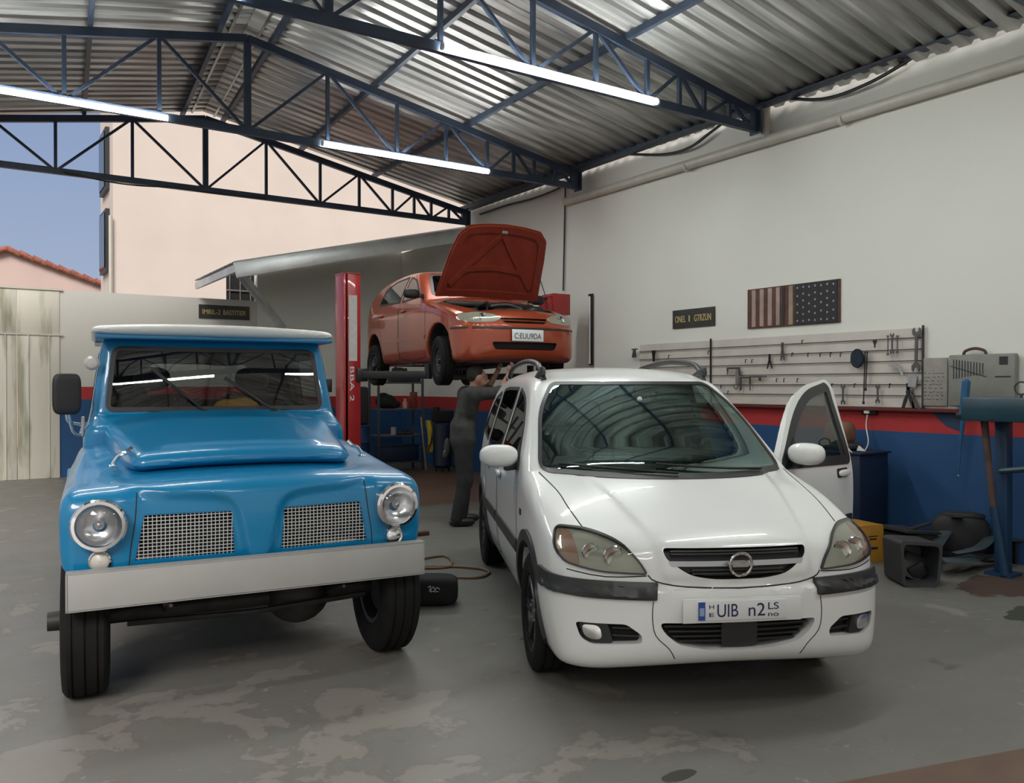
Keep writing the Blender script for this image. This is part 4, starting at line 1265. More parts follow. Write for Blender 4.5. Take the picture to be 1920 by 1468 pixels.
# ------------------------------------------------------------------ sky blue pickup truck
M['truck_blue'] = mat('sky_blue_paint', (0.004, 0.185, 0.39), 0.33, coat=0.6, spec=0.35)
M['roof_white'] = mat('white_roof_paint', (0.66, 0.67, 0.64), 0.35, coat=0.5)
M['bumper_white'] = mat('white_bumper_paint', (0.34, 0.335, 0.325), 0.55, noise=0.03, nscale=5)
M['lamp_glass'] = glass('lamp_glass', (0.85, 0.86, 0.88), 1.5, rough=0.03)
M['truck_glass'] = glass('truck_glass', (0.74, 0.76, 0.76), 1.7, coat=0.95)
M['wire'] = mat('grille_wire', (0.70, 0.71, 0.71), 0.35, 0.5)
M['yellow_cloth'] = mat('yellow_cloth', (0.62, 0.30, 0.03), 0.8)

def build_truck():
    root = car_root('pickup_truck', -1.46, 4.51, 6.4)
    tag(root, 'sky blue vintage pickup truck with white roof and broad white bumper, on the left', 'car')
    side = Prof([(0.375, 0.645), (0.405, 0.80), (0.400, 0.97), (0.375, 1.045), (0.300, 1.085), (0.0, 1.115), (-0.50, 1.175), (-1.02, 1.24, 'c'), (-1.02, 0.60, 'c'), (0.30, 0.60)], 6)
    sec = Prof([(0.0, 0.50), (0.80, 0.52, 'c'), (0.875, 0.66), (0.893, 0.85), (0.888, 1.00), (0.860, 1.07), (0.78, 1.20), (0.0, 1.40), (-0.78, 1.20), (-0.86, 1.07), (-0.888, 1.0), (-0.893, 0.85), (-0.875, 0.66), (-0.80, 0.52, 'c')], 6)
    emb = Prof([(0.085, 0.55), (0.085, 0.90), (0.13, 0.985), (0.22, 1.018), (0.42, 1.030), (0.78, 1.035), (0.78, 0.55)], 4)
    def clip(x, y, z):
        a = np.abs(y)
        s = side(x + 0.075 * a**2.6, z + 0.05 * a * a)
        f = smax(s, sec(a, z), 0.06)
        d = emb(a, z)
        f = f + 0.028 * (1 - sstep(d, -0.045, 0.012)) * (1 - sstep(a, 0.52, 0.64)) * sstep(x, 0.2, 0.28)
        return f
    def clip_full(x, y, z):
        f = clip(x, y, z); a = np.abs(y)
        arch = np.maximum(np.sqrt((x + 0.02)**2 + (z - 0.38)**2) - 0.45, 0.50 - a)
        f = smax(f, -arch, 0.015)
        return smax(f, -boxd(x, y, z, (-0.35, 0, 0.50), (0.66, 0.82, 0.24)), 0.02)
    V, F = nets(clip, (-1.15, -1.0, 0.4), (0.55, 1.0, 1.4), 0.025)
    T = tree_of(V, F)
    V, F = nets(clip_full, (-1.15, -1.0, 0.4), (0.55, 1.0, 1.4), 0.014)
    me = body_mesh(V, F)
    gr = rpoly([(-0.535, 0.930), (-0.125, 0.925), (-0.110, 0.700), (-0.575, 0.705)], 0.018)
    grl = [gr, mir(gr)]
    me = carve(me, [cut_front(g, 0.26, 0.7) for g in grl])
    link_mesh('front_wings', me, 'truck_blue', root, 32)
    for g in grl:
        mb = MB(); patch(mb, T, inset(g, -0.01), 'front', -0.09, 0.02, 0.05); b = mb.obj('grille_backing', 'blackmatte', root)
        A = np.array(g); mb = MB()
        y0, y1, z0, z1 = A[:, 0].min(), A[:, 0].max(), A[:, 1].min(), A[:, 1].max()
        fr_ = project_fn(T, 'front', -0.012)
        def inside(p): return poly_sdf(A, np.array([p[0]]), np.array([p[1]]))[0] < -0.002
        def run(fn, n):
            P = [fn(t) for t in np.linspace(0, 1, n)]; P = [p for p in P if inside(p)]
            if len(P) > 1:
                q = [fr_(p) for p in (P[0], P[len(P) // 2], P[-1])]
                mb.bar(q[0], q[1], 0.0036); mb.bar(q[1], q[2], 0.0036)
        for k in range(1, 24): run(lambda t: (y0 + (y1 - y0) * k / 24, z0 + (z1 - z0) * t), 60)
        for k in range(1, 13): run(lambda t: (y0 + (y1 - y0) * t, z0 + (z1 - z0) * k / 13), 90)
        mb.obj('grille_mesh', 'wire', b, smooth=0)
        mb = MB(); strip(mb, T, g, 'front', 0.010, -0.004, 0.012, 0.03, closed=True); mb.obj('grille_edge', 'truck_blue', b)
    # headlights and small round lamps
    for sg in (-1, 1):
        fz = project_fn(T, 'front', 0.0); p = fz((sg * 0.725, 0.900)) + Vector((0.030, 0, 0))
        h = empty('headlight', p, 0, root)
        h.rotation_euler = (0, 0, R(sg * 7))
        mb = MB(); mb.lathe([(0.118, -0.07), (0.118, 0.0), (0.122, 0.020), (0.114, 0.034), (0.100, 0.036), (0.094, 0.026), (0.094, 0.0)], (0, 0, 0), 'X', 48); mb.obj('rim', 'chrome', h)
        mb = MB(); mb.lathe([(0.096, 0.024), (0.085, 0.002), (0.060, -0.020), (0.03, -0.03), (0.001, -0.032)], (0, 0, 0), 'X', 40); mb.obj('reflector', 'mirror', h)
        mb = MB(); mb.sphere((-0.008, 0, 0), 0.022, (1.2, 1, 1), 16); mb.obj('bulb_cap', 'steel', h)
        mb = MB(); mb.lathe([(0.096, 0.026), (0.080, 0.040), (0.055, 0.050), (0.025, 0.055), (0.001, 0.056)], (0, 0, 0), 'X', 40); mb.obj('lens', 'lamp_glass', h)
        p = fz((sg * 0.722, 0.728)); h = empty('parking_lamp', p, 0, root); h.rotation_euler = (0, 0, R(sg * 7))
        mb = MB(); mb.lathe([(0.040, -0.02), (0.048, 0.0), (0.049, 0.014), (0.043, 0.020), (0.040, 0.012)], (0, 0, 0), 'X', 32); mb.obj('rim', 'chrome', h)
        mb = MB(); mb.lathe([(0.041, 0.012), (0.030, 0.020), (0.001, 0.024)], (0, 0, 0), 'X', 32); mb.obj('lens', 'lamp_bowl' if sg < 0 else 'mirror', h)
    # seams in the front panel
    for sg in (-1, 1):
        mb = MB(); strip(mb, T, [(sg * 0.562, 1.035), (sg * 0.572, 0.90), (sg * 0.590, 0.78), (sg * 0.60, 0.67)], 'front', 0.005, 0.0015, smooth=3); mb.obj('panel_gap', 'seam', root, smooth=0)
    # bonnet
    hs = Prof([(0.055, 1.145), (0.055, 1.175), (0.025, 1.208), (-0.06, 1.230), (-0.45, 1.285), (-0.86, 1.345), (-1.00, 1.385, 'c'), (-1.00, 1.10, 'c'), (-0.20, 1.10), (0.0, 1.122)], 8)
    def hood(x, y, z):
        a = np.abs(y); w = 0.585 + 0.125 * np.clip(-x, 0, 1)
        f = hs(x + 0.06 * a**2, z + 0.10 * a**2.5)
        f = smax(f, a - w, 0.09)
        # raised middle panel
        ridge = (1 - sstep(a, 0.40, 0.47)) * (1 - sstep(x, -0.12, -0.02))
        return f - 0.010 * ridge
    V, F = nets(hood, (-1.1, -0.8, 1.0), (0.2, 0.8, 1.5), 0.016)
    link_mesh('bonnet', body_mesh(V, F), 'truck_blue', root, 35)
    for sg in (-1, 1):
        mb = MB()
        b0 = Vector((-0.02, sg * 0.66, 1.145)); mb.tube([b0, b0 + Vector((0.01, -sg * 0.03, 0.045)), b0 + Vector((0.02, -sg * 0.065, 0.060)), b0 + Vector((0.01, -sg * 0.09, 0.085))], 0.010, 8, smooth=4)
        mb.box(b0 + Vector((0, 0, -0.006)), (0.05, 0.035, 0.012), bevel=0.004)
        mb.obj('bonnet_catch', 'chrome' if sg < 0 else 'chrome', root)
    # cab
    cs = Prof([(-0.90, 0.55, 'c'), (-0.86, 1.27), (-0.935, 1.335), (-1.010, 1.372, 'c'), (-1.060, 1.60), (-1.108, 1.80), (-1.14, 1.87, 'c'), (-2.14, 1.87, 'c'), (-2.22, 1.75), (-2.30, 1.25), (-2.30, 0.55, 'c')], 8)
    cx = Prof([(0.0, 0.5), (0.74, 0.52, 'c'), (0.80, 0.70), (0.805, 1.20), (0.770, 1.36), (0.735, 1.60), (0.690, 1.90, 'c'), (-0.69, 1.90, 'c'), (-0.735, 1.60), (-0.77, 1.36), (-0.805, 1.20), (-0.80, 0.70), (-0.74, 0.52, 'c')], 6)
    def cab(x, y, z):
        return smax(cs(x + 0.07 * y * y, z), cx(y, z), 0.07)
    def cab_full(x, y, z):
        f = cab(x, y, z)
        return np.maximum(f, -smax(f + 0.045, 0.72 - z, 0.04))
    V, F = nets(cab, (-2.5, -0.95, 0.45), (-0.8, 0.95, 1.95), 0.03); TC = tree_of(V, F)
    V, F = nets(cab_full, (-2.5, -0.95, 0.45), (-0.8, 0.95, 1.95), 0.022)
    ws = rpoly([(-0.685, 1.385), (0.685, 1.385), (0.640, 1.800), (-0.640, 1.800)], 0.06)
    sw = rpoly([(-1.16, 1.40), (-1.22, 1.76), (-1.98, 1.76), (-2.02, 1.40)], 0.04)
    rw = rpoly([(-0.40, 1.42), (0.40, 1.42), (0.38, 1.74), (-0.38, 1.74)], 0.07)
    me = carve(body_mesh(V, F), [cut_front(inset(ws, 0.015), -1.6, -0.5), cut_side(inset(sw, 0.01), -1.2, -0.4), cut_side(inset(sw, 0.01), 0.4, 1.2), cut_front(inset(rw, 0.01), -2.6, -1.8)])
    two_tone(link_mesh('cab', me, ['truck_blue', 'interior'], root, 32), cab, 0.6)
    window(TC, ws, 'front', root, 'truck_glass', name='windscreen', frit=0.028, off=0.006)
    window(TC, rw, 'rear', root, 'truck_glass', name='rear_window', frit=0.02)
    for v in ('left', 'right'): window(TC, sw, v, root, 'truck_glass', name='side_window', frit=0.02)
    for v in ('left', 'right'):
        mb = MB(); strip(mb, TC, [(-1.08, 1.84), (-1.0, 1.36), (-0.96, 0.72), (-1.1, 0.62), (-2.08, 0.62), (-2.12, 1.0), (-2.10, 1.84)], v, 0.006, 0.0012, smooth=2)
        mb.obj('door_gap', 'seam', root, smooth=0)
    def roof(x, y, z):
        xx = np.abs(x + 1.64) - 0.68; yy = np.abs(y) - 0.765
        top = z - 1.958 + 0.045 * y * y + 0.03 * (x + 1.6)**2
        return smax(smax(xx + 0.06 * y * y, yy, 0.10), smax(top, 1.868 - z, 0.012), 0.05)
    V, F = nets(roof, (-2.5, -0.9, 1.7), (-0.85, 0.9, 2.05), 0.014)
    link_mesh('roof', body_mesh(V, F), 'roof_white', root, 35)
    mb = MB(); mb.box((-1.64, 0, 1.858), (1.28, 1.48, 0.026), bevel=0.008); mb.obj('rain_gutter', 'truck_blue', root)
    # wipers
    f = project_fn(TC, 'front', 0.02)
    for (a, b) in (((-0.10, 1.375), (-0.41, 1.655)), ((0.34, 1.375), (0.03, 1.600))):
        mb = MB(); P = [f((a[0] + (b[0] - a[0]) * k / 8, a[1] + (b[1] - a[1]) * k / 8)) for k in range(9)]
        mb.tube([p + Vector((0.012, 0, 0)) for p in P[:6]], 0.006, 6)
        m = len(P); mb.bar(P[3], P[-1], 0.012, 0.02); mb.cyl(P[0] - Vector((0.02, 0, 0)), P[0] + Vector((0.025, 0, 0)), 0.016, seg=12)
        mb.obj('wiper', 'black', root)
    # door mirror on the right side of the truck, tall and dark
    mb = MB(); superq(mb, (-0.93, -0.890, 1.50), (0.030, 0.078, 0.125), 4.5, rot=Matrix.Rotation(R(8), 3, 'Z')); m_ = mb.obj('wing_mirror', 'black', root)
    mb = MB(); mb.tube([(-0.95, -0.890, 1.40), (-0.98, -0.88, 1.33), (-1.02, -0.80, 1.31)], 0.010, 8, smooth=4); mb.tube([(-0.95, -0.885, 1.42), (-1.0, -0.86, 1.27), (-1.05, -0.80, 1.24)], 0.008, 8, smooth=4); mb.obj('mirror_arm', 'chrome', m_)
    mb = MB(); mb.box((-1.03, -0.805, 1.30), (0.06, 0.02, 0.12), bevel=0.005); mb.obj('mirror_bracket', 'steel', m_)
    mb = MB(); mb.lathe([(0.001, 0.02), (0.03, 0.016), (0.045, 0), (0.03, -0.02), (0.001, -0.02)], (-1.06, -0.755, 1.69), 'X', 20); mb.obj('side_lamp', 'lamp_bowl', root)
    for sg in (-1, 1):
        mb = MB(); mb.bar((-1.90, sg * 0.825, 1.27), (-2.04, sg * 0.825, 1.27), 0.02, 0.02, 0.005); mb.obj('door_handle', 'chrome', root)
    # bumper: broad flat beam with returned ends
    mb = MB(); mb.box((0.462, 0, 0.608), (0.012, 1.725, 0.176), bevel=0.003); mb.box((0.435, 0, 0.694), (0.066, 1.725, 0.008)); mb.box((0.435, 0, 0.524), (0.066, 1.725, 0.008))
    for sg in (-1, 1): mb.box((0.435, sg * 0.858, 0.608), (0.066, 0.010, 0.176))
    mb.obj('bumper', 'bumper_white', root)
    for sg in (-1, 1):
        mb = MB(); mb.box((0.30, sg * 0.42, 0.60), (0.28, 0.05, 0.09)); mb.obj('bumper_bracket', 'dirty_steel', root)
    # chassis
    for sg in (-1, 1):
        mb = MB(); mb.box((-1.85, sg * 0.40, 0.58), (4.2, 0.06, 0.12)); mb.obj('chassis_rail', 'dirty_steel', root)
        mb = MB()
        for k in range(5): mb.tube([(-0.55 + 0.05 * k, sg * 0.42, 0.50 - 0.012 * k), (0.0, sg * 0.42, 0.42 - 0.012 * k), (0.45 - 0.05 * k, sg * 0.42, 0.50 - 0.012 * k)], 0.010, 6, smooth=5)
        mb.obj('leaf_spring', 'dirty_steel', root)
    for cx_ in (0.0, -2.64):
        mb = MB(); mb.cyl((cx_, -0.70, 0.375), (cx_, 0.70, 0.375), 0.045); o = 0.28; mb.sphere((cx_, o, 0.375), 0.16, (0.9, 1.1, 1)); mb.cyl((cx_ - 0.1, o, 0.38), (cx_ - 0.35, o, 0.45), 0.07, 0.04); mb.obj('axle', 'dirty_steel', root)
    mb = MB(); mb.tube([(0.15, -0.6, 0.36), (0.18, 0.0, 0.35), (0.15, 0.62, 0.37)], 0.016, 8); mb.obj('tie_rod', 'dirty_steel', root)
    mb = MB(); mb.box((-0.45, 0, 0.68), (0.75, 0.50, 0.42), bevel=0.05); mb.box((-0.45, 0, 0.45), (0.5, 0.3, 0.1), bevel=0.03); mb.obj('engine', 'dirty_steel', root)
    for sg, nm in ((-1, 'r'), (1, 'l')):
        wheel(root, Matrix.Translation((0.0, sg * 0.785, 0.375)), 0.375, 0.215, 0.215, 'dark_steel', 'steel', sg)
        wheel(root, Matrix.Translation((-2.64, sg * 0.785, 0.375)), 0.375, 0.215, 0.215, 'dark_steel', 'steel', sg)
        mb = MB(); mb.cyl((0, sg * 0.83, 0.375), (0, sg * 0.955, 0.375), 0.052, 0.046, seg=20); mb.obj('hub_cap', 'dirty_steel', root)
    # load bed
    mb = MB()
    for sg in (-1, 1):
        mb.box((-3.28, sg * 0.80, 0.96), (1.90, 0.04, 0.44), bevel=0.01); mb.box((-3.28, sg * 0.81, 1.185), (1.90, 0.07, 0.03), bevel=0.01)
    mb.box((-2.35, 0, 0.96), (0.04, 1.6, 0.44)); mb.box((-4.22, 0, 0.96), (0.04, 1.6, 0.44)); mb.box((-3.28, 0, 0.76), (1.9, 1.6, 0.04))
    mb.obj('load_bed', 'truck_blue', root)
    for sg in (-1, 1):
        P = [(-2.64 + 0.50 * math.cos(R(a)), 0.40 + 0.50 * math.sin(R(a))) for a in range(0, 181, 12)]
        Q = [(-2.64 + 0.43 * math.cos(R(a)), 0.40 + 0.43 * math.sin(R(a))) for a in range(0, 181, 12)][::-1]
        mb = MB(); mb.prism(P + Q, frame((0, sg * 0.86 + 0.07, 0), (1, 0, 0), (0, 0, 1)), 0.14, bevel=0.006); mb.obj('rear_wing', 'truck_blue', root)
    # inside
    mb = MB(); mb.box((-1.12, 0, 1.20), (0.24, 1.36, 0.26), bevel=0.05); mb.obj('dashboard', 'interior', root)
    for y in (-0.36, 0.36): seat_at(root, -1.62, y, 0.98, 'seat', 'seat', 0.52)
    steering(root, -1.30, 0.36, 1.30, 0.20, 55)
    mb = MB(); superq(mb, (-1.17, 0.03, 1.73), (0.02, 0.15, 0.045), 3); mb.bar((-1.16, 0.03, 1.76), (-1.13, 0.03, 1.83), 0.015); mb.obj('interior_mirror', 'black', root)
    return root
TRUCK = build_truck()
def loc_of(root, p):
    return Matrix.Translation(root.location) @ Matrix.Rotation(root.rotation_euler.z, 4, 'Z') @ Vector(p)
mb = MB(); superq(mb, (0, 0, 0.065), (0.05, 0.15, 0.065), 2.6); superq(mb, (0.0, 0.05, 0.09), (0.04, 0.07, 0.05), 2.1)
o = tag(mb.obj('folded_cloth', 'yellow_cloth'), 'crumpled orange yellow cloth on the dashboard behind the blue truck windscreen', 'cloth')
o.location = loc_of(TRUCK, (-1.14, 0.12, 1.332)); o.rotation_euler = (0, 0, TRUCK.rotation_euler.z)
# ------------------------------------------------------------------ orange hatchback on the lift, bonnet up
M['orange'] = mat('orange_red_paint', (0.32, 0.050, 0.014), 0.30, metal=0.25, coat=0.8)
M['orange_under'] = mat('dull_red_primer', (0.20, 0.028, 0.014), 0.42, coat=0.3, noise=0.12, nscale=5)
M['car_glass'] = glass('car_glass', (0.68, 0.70, 0.70), 1.55)
M['engine_grey'] = mat('dusty_engine', (0.10, 0.085, 0.07), 0.6, 0.3, noise=0.5, nscale=14)
LIFT_Z = 1.637
def build_hatch():
    a = R(5.8)
    root = empty('hatchback_car', (5.295, 8.335, LIFT_Z), math.atan2(-math.cos(a), -math.sin(a)))
    tag(root, 'orange red hatchback raised on the two post lift with its bonnet open', 'car')
    side = Prof([(0.45, 0.20), (0.65, 0.235), (0.705, 0.33), (0.725, 0.46), (0.722, 0.56), (0.700, 0.62), (0.672, 0.68), (0.615, 0.745), (0.48, 0.800), (0.20, 0.880), (-0.20, 0.960), (-0.37, 1.000, 'c'), (-0.64, 1.180), (-0.93, 1.355), (-1.12, 1.405), (-1.65, 1.435), (-2.2, 1.405), (-2.62, 1.31), (-2.88, 1.08), (-3.00, 0.85), (-3.03, 0.55), (-2.97, 0.28), (-2.7, 0.2)], 8)
    plan = Prof(sym([(0.735, 0.0), (0.712, 0.30), (0.650, 0.54), (0.52, 0.70), (0.25, 0.785), (-0.3, 0.808), (-1.2, 0.815), (-2.2, 0.81), (-2.7, 0.76), (-2.95, 0.6), (-3.05, 0.35), (-3.06, 0.0)]), 8)
    sec = Prof([(0.0, 0.15), (0.72, 0.20), (0.785, 0.32), (0.812, 0.52), (0.812, 0.72), (0.790, 0.88), (0.750, 0.985), (0.665, 1.20), (0.585, 1.36), (0.50, 1.50, 'c'), (-0.5, 1.50, 'c'), (-0.585, 1.36), (-0.665, 1.2), (-0.75, 0.985), (-0.79, 0.88), (-0.812, 0.72), (-0.812, 0.52), (-0.785, 0.32), (-0.72, 0.2)], 8)
    def core(x, y, z):
        a = np.abs(y)
        s = side(x + 0.22 * a**2.4 * sstep(x, -1.9, -0.9) - 0.15 * a * a * sstep(-x, 2.2, 2.8), z + 0.10 * y * y)
        f = smax(smax(s, sec(a, z), 0.07), plan(x, a), 0.09)
        b = smax(smax(f - 0.016, z - 0.575, 0.01), 0.30 - x, 0.03)
        return smin(f, b, 0.01)
    def full(x, y, z):
        f = core(x, y, z); a = np.abs(y)
        for cx in (0.0, -2.36):
            f = smax(f, -np.maximum(np.sqrt((x - cx)**2 + (z - 0.29)**2) - 0.345, 0.50 - a), 0.02)
        cav = smax(smax(f + 0.04, 0.55 - z, 0.04), smax(x + 0.36, -x - 2.90, 0.04), 0.04)
        f = np.maximum(f, -cav)
        bay = smax(smax(a - (0.62 - 0.12 * sstep(x, 0.0, 0.55)), np.abs(x - 0.11) - 0.42 + 0.1 * a * a, 0.05), 0.42 - z, 0.03)
        return smax(f, -bay, 0.015)
    V, F = nets(core, (-3.2, -0.95, 0.1), (0.85, 0.95, 1.55), 0.03); T = tree_of(V, F)
    V, F = nets(full, (-3.2, -0.95, 0.1), (0.85, 0.95, 1.55), 0.017)
    ws = rpoly([(-0.640, 1.015), (0.640, 1.015), (0.500, 1.340), (-0.500, 1.340)], 0.06)
    fw = rpoly([(-0.62, 1.00), (-1.03, 1.275), (-1.30, 1.335), (-1.30, 0.985)], [0.02, 0.1, 0.03, 0.03])
    rw = rpoly([(-1.37, 0.985), (-1.37, 1.345), (-1.85, 1.335), (-2.18, 1.25), (-2.24, 1.02)], [0.03, 0.03, 0.1, 0.06, 0.05])
    low = rpoly([(-0.42, 0.400), (0.42, 0.400), (0.38, 0.315), (-0.38, 0.315)], 0.03)
    gr = rpoly([(-0.32, 0.672), (0.32, 0.672), (0.25, 0.612), (-0.25, 0.612)], 0.02)
    cut = [cut_front(inset(ws, 0.02), -1.2, 0.0), cut_front(low, 0.5, 1.0), cut_front(gr, 0.5, 1.0)]
    for w in (fw, rw): cut += [cut_side(inset(w, 0.02), -1.2, -0.4), cut_side(inset(w, 0.02), 0.4, 1.2)]
    me = carve(body_mesh(V, F), cut)
    two_tone(link_mesh('body', me, ['orange', 'interior'], root, 32), core, 0.30, -0.035)
    window(T, ws, 'front', root, 'car_glass', name='windscreen', frit=0.03)
    for v in ('left', 'right'):
        for w in (fw, rw): window(T, w, v, root, 'tint', name='side_window', frit=0.022)
    mb = MB(); patch(mb, T, rpoly([(-0.55, 1.0), (0.55, 1.0), (0.45, 1.28), (-0.45, 1.28)], 0.05), 'rear', 0.004, 0.01, 0.08); mb.obj('rear_window', 'black', root)
    # slots, mouldings, lights
    mb = MB(); patch(mb, T, low, 'front', -0.04, 0.02, 0.05); mb.obj('lower_intake', 'blackmatte', root)
    mb = MB(); patch(mb, T, gr, 'front', -0.035, 0.02, 0.05); g = mb.obj('grille', 'blackmatte', root)
    mb = MB(); patch(mb, T, rpoly([(-0.31, 0.650), (0.31, 0.650), (0.29, 0.640), (-0.29, 0.640)], 0.002), 'front', -0.005, 0.02, 0.05); mb.obj('grille_slat', 'orange', g)
    mb = MB(); strip(mb, T, [(-0.62, 0.553), (0.62, 0.553)], 'front', 0.020, 0.008, 0.012, 0.05); mb.obj('bumper_moulding', 'black', root)
    for v, s in (('left', 1), ('right', -1)):
        mb = MB(); strip(mb, T, [(0.58, 0.553), (0.36, 0.553)], v, 0.020, 0.008, 0.012, 0.04); mb.obj('bumper_moulding', 'black', root)
        mb = MB(); strip(mb, T, [(-0.40, 0.50), (-1.95, 0.50)], v, 0.045, 0.008, 0.012, 0.08); mb.obj('side_moulding', 'orange', root)
        mb = MB()
        strip(mb, T, [(-0.40, 0.97), (-0.38, 0.6), (-0.44, 0.26), (-1.28, 0.26), (-1.33, 0.6), (-1.335, 0.97)], v, 0.007, 0.001, smooth=2)
        strip(mb, T, [(-1.335, 0.97), (-1.33, 0.26), (-1.9, 0.28), (-2.02, 0.6), (-2.26, 0.98)], v, 0.007, 0.001, smooth=2)
        mb.obj('door_gaps', 'seam', root, smooth=0)
        for x in (-1.15, -2.02):
            mb = MB(); f = project_fn(T, v, 0.012); superq(mb, f((x, 0.86)), (0.075, 0.016, 0.018)); mb.obj('door_handle', 'orange', root)
    hl = rpoly([(-0.735, 0.645), (-0.72, 0.705), (-0.55, 0.735), (-0.38, 0.715), (-0.285, 0.672), (-0.36, 0.628), (-0.60, 0.612)], 0.03)
    for sg in (-1, 1):
        q = hl if sg < 0 else mir(hl)
        vw = slant(sg, 32); q = reproj(T, q, 'front', vw)
        mb = MB(); patch(mb, T, q, vw, 0.004, 0.03, 0.03); h = mb.obj('headlight', 'lamp_bowl', root)
        fz = project_fn(T, 'front', 0.006); p = fz((sg * 0.50, 0.672))
        mb = MB(); mb.lathe([(0.045, 0.006), (0.035, 0.003), (0.001, -0.004)], p, 'X', 24); mb.obj('reflector', 'chrome', h)
        mb = MB(); patch(mb, T, q, vw, 0.016, 0.004, 0.03); mb.obj('lens', 'lens', h)
    # plate
    mb = MB(); mb.box((0.747, 0.0, 0.475), (0.008, 0.40, 0.130), bevel=0.003); p = mb.obj('number_plate', 'plate_white', root)
    mb = MB(); text_mesh(mb, 'C:EUU9DA', frame((0.7515, -0.17, 0.438), (0, 1, 0), (0, 0, 1)), 0.062, 0.003, width=0.34); mb.obj('plate_lettering', 'black', p, smooth=0)
    # mirrors
    for sg in (-1, 1):
        mb = MB(); superq(mb, (-0.60, sg * 0.875, 1.035), (0.05, 0.105, 0.062), 2.8, flat=-0.03); mb.bar((-0.58, sg * 0.80, 1.01), (-0.58, sg * 0.73, 1.01), 0.06, 0.05, 0.01); mb.obj('wing_mirror', 'black', root)
    # bonnet raised on its hinges at the cowl
    hinge = Vector((-0.36, 0, 0.985))
    hd = empty('bonnet', hinge, 0, root); back = Matrix.Translation(-hinge)
    out = rpoly([(0.62, 0.0), (0.605, 0.26), (0.575, 0.47), (0.46, 0.585), (0.20, 0.64), (-0.34, 0.70), (-0.34, -0.70), (0.20, -0.64), (0.46, -0.585), (0.575, -0.47), (0.605, -0.26)], 0.03)
    mb = MB(); patch(mb, T, out, 'top', 0.0, 0.006, 0.04); mb.bm.transform(back); mb.obj('outer_skin', 'orange', hd)
    mb = MB()
    ring = inset(out, 0.015); patch(mb, T, ring, 'top', -0.010, 0.022, 0.04, hole=inset(out, 0.10)); mb.bm.transform(back); inn = mb.obj('inner_frame', 'orange_under', hd)
    mb = MB(); patch(mb, T, inset(out, 0.08), 'top', -0.007, 0.006, 0.04); mb.bm.transform(back); mb.obj('inner_panel', 'orange_under', hd)
    for pts in ([(0.50, 0.0), (0.15, 0.28), (-0.18, 0.55)], [(0.50, 0.0), (0.15, -0.28), (-0.18, -0.55)], [(0.02, -0.40), (0.06, 0), (0.02, 0.40)]):
        mb = MB(); strip(mb, T, pts, 'top', 0.055, -0.012, 0.02, 0.04, smooth=4); mb.bm.transform(back); mb.obj('stiffening_rib', 'orange_under', hd)
    mb = MB(); f = project_fn(T, 'top', -0.03); mb.box(f((0.53, 0)), (0.04, 0.07, 0.04), bevel=0.006); mb.bm.transform(back); mb.obj('bonnet_latch', 'steel', hd)
    hd.rotation_euler = (0, R(-69), 0)
    mb = MB(); mb.tube([(0.38, 0.52, 0.76), (0.02, 0.50, 1.40)], 0.006, 6); mb.obj('prop_rod', 'dark_steel', root)
    # engine bay
    mb = MB(); mb.box((0.14, 0.05, 0.62), (0.36, 0.52, 0.26), bevel=0.03); mb.box((0.10, 0.1, 0.78), (0.20, 0.40, 0.10), bevel=0.03); mb.obj('engine', 'engine_grey', root)
    mb = MB(); mb.box((0.02, -0.42, 0.72), (0.26, 0.18, 0.20), bevel=0.015); mb.obj('battery', 'black', root)
    mb = MB(); superq(mb, (0.20, 0.36, 0.80), (0.15, 0.13, 0.06), 3); mb.tube([(0.15, 0.25, 0.82), (0.05, 0.1, 0.88), (-0.02, -0.1, 0.86)], 0.035, 12, smooth=5); mb.obj('air_filter', 'black', root)
    mb = MB(); mb.tube([(0.40, -0.3, 0.72), (0.3, -0.1, 0.80), (0.25, 0.1, 0.78), (0.35, 0.3, 0.74)], 0.018, 8, smooth=6); mb.tube([(-0.1, -0.3, 0.82), (0.1, -0.2, 0.88), (0.25, -0.28, 0.76)], 0.015, 8, smooth=6); mb.obj('hoses', 'black', root)
    mb = MB(); mb.box((0.50, 0, 0.70), (0.05, 1.0, 0.05), bevel=0.01); mb.obj('front_crossmember', 'orange_under', root)
    mb = MB(); mb.box((-0.24, 0, 0.90), (0.10, 1.2, 0.06), bevel=0.02); mb.obj('scuttle_panel', 'black', root)
    for sg in (-1, 1):
        mb = MB(); mb.cyl((0.0, sg * 0.52, 0.70), (0.0, sg * 0.52, 0.80), 0.06, 0.05); mb.obj('strut_top', 'black', root)
    # wipers, inside, underneath
    f = project_fn(T, 'front', 0.016)
    for (y0, z0), (y1, z1) in (((0.42, 1.015), (-0.10, 1.03)), ((-0.12, 1.015), (-0.58, 1.05))):
        mb = MB(); mb.tube([f((y0 + (y1 - y0) * k / 8, z0 + (z1 - z0) * k / 8)) for k in range(9)], 0.008, 6); mb.obj('wiper', 'black', root)
    mb = MB(); mb.box((-0.62, 0, 0.84), (0.34, 1.24, 0.2), bevel=0.05); mb.obj('dashboard', 'interior', root)
    steering(root, -0.85, 0.34, 0.93, 0.175)
    for y in (-0.34, 0.34): seat_at(root, -1.22, y, 0.60)
    mb = MB(); mb.box((-2.1, 0, 0.75), (0.16, 1.1, 0.5), bevel=0.06); mb.box((-1.9, 0, 0.58), (0.5, 1.1, 0.14), bevel=0.04); mb.obj('rear_seat', 'seat', root)
    mb = MB(); mb.box((-1.18, 0, 0.215), (2.0, 1.05, 0.07)); mb.box((0.1, 0, 0.22), (0.7, 0.8, 0.08)); mb.tube([(0.0, 0.1, 0.17), (-0.8, 0.12, 0.15), (-2.0, 0.2, 0.15), (-2.9, 0.3, 0.2)], 0.035, 8); mb.obj('underbody', 'dirty_steel', root)
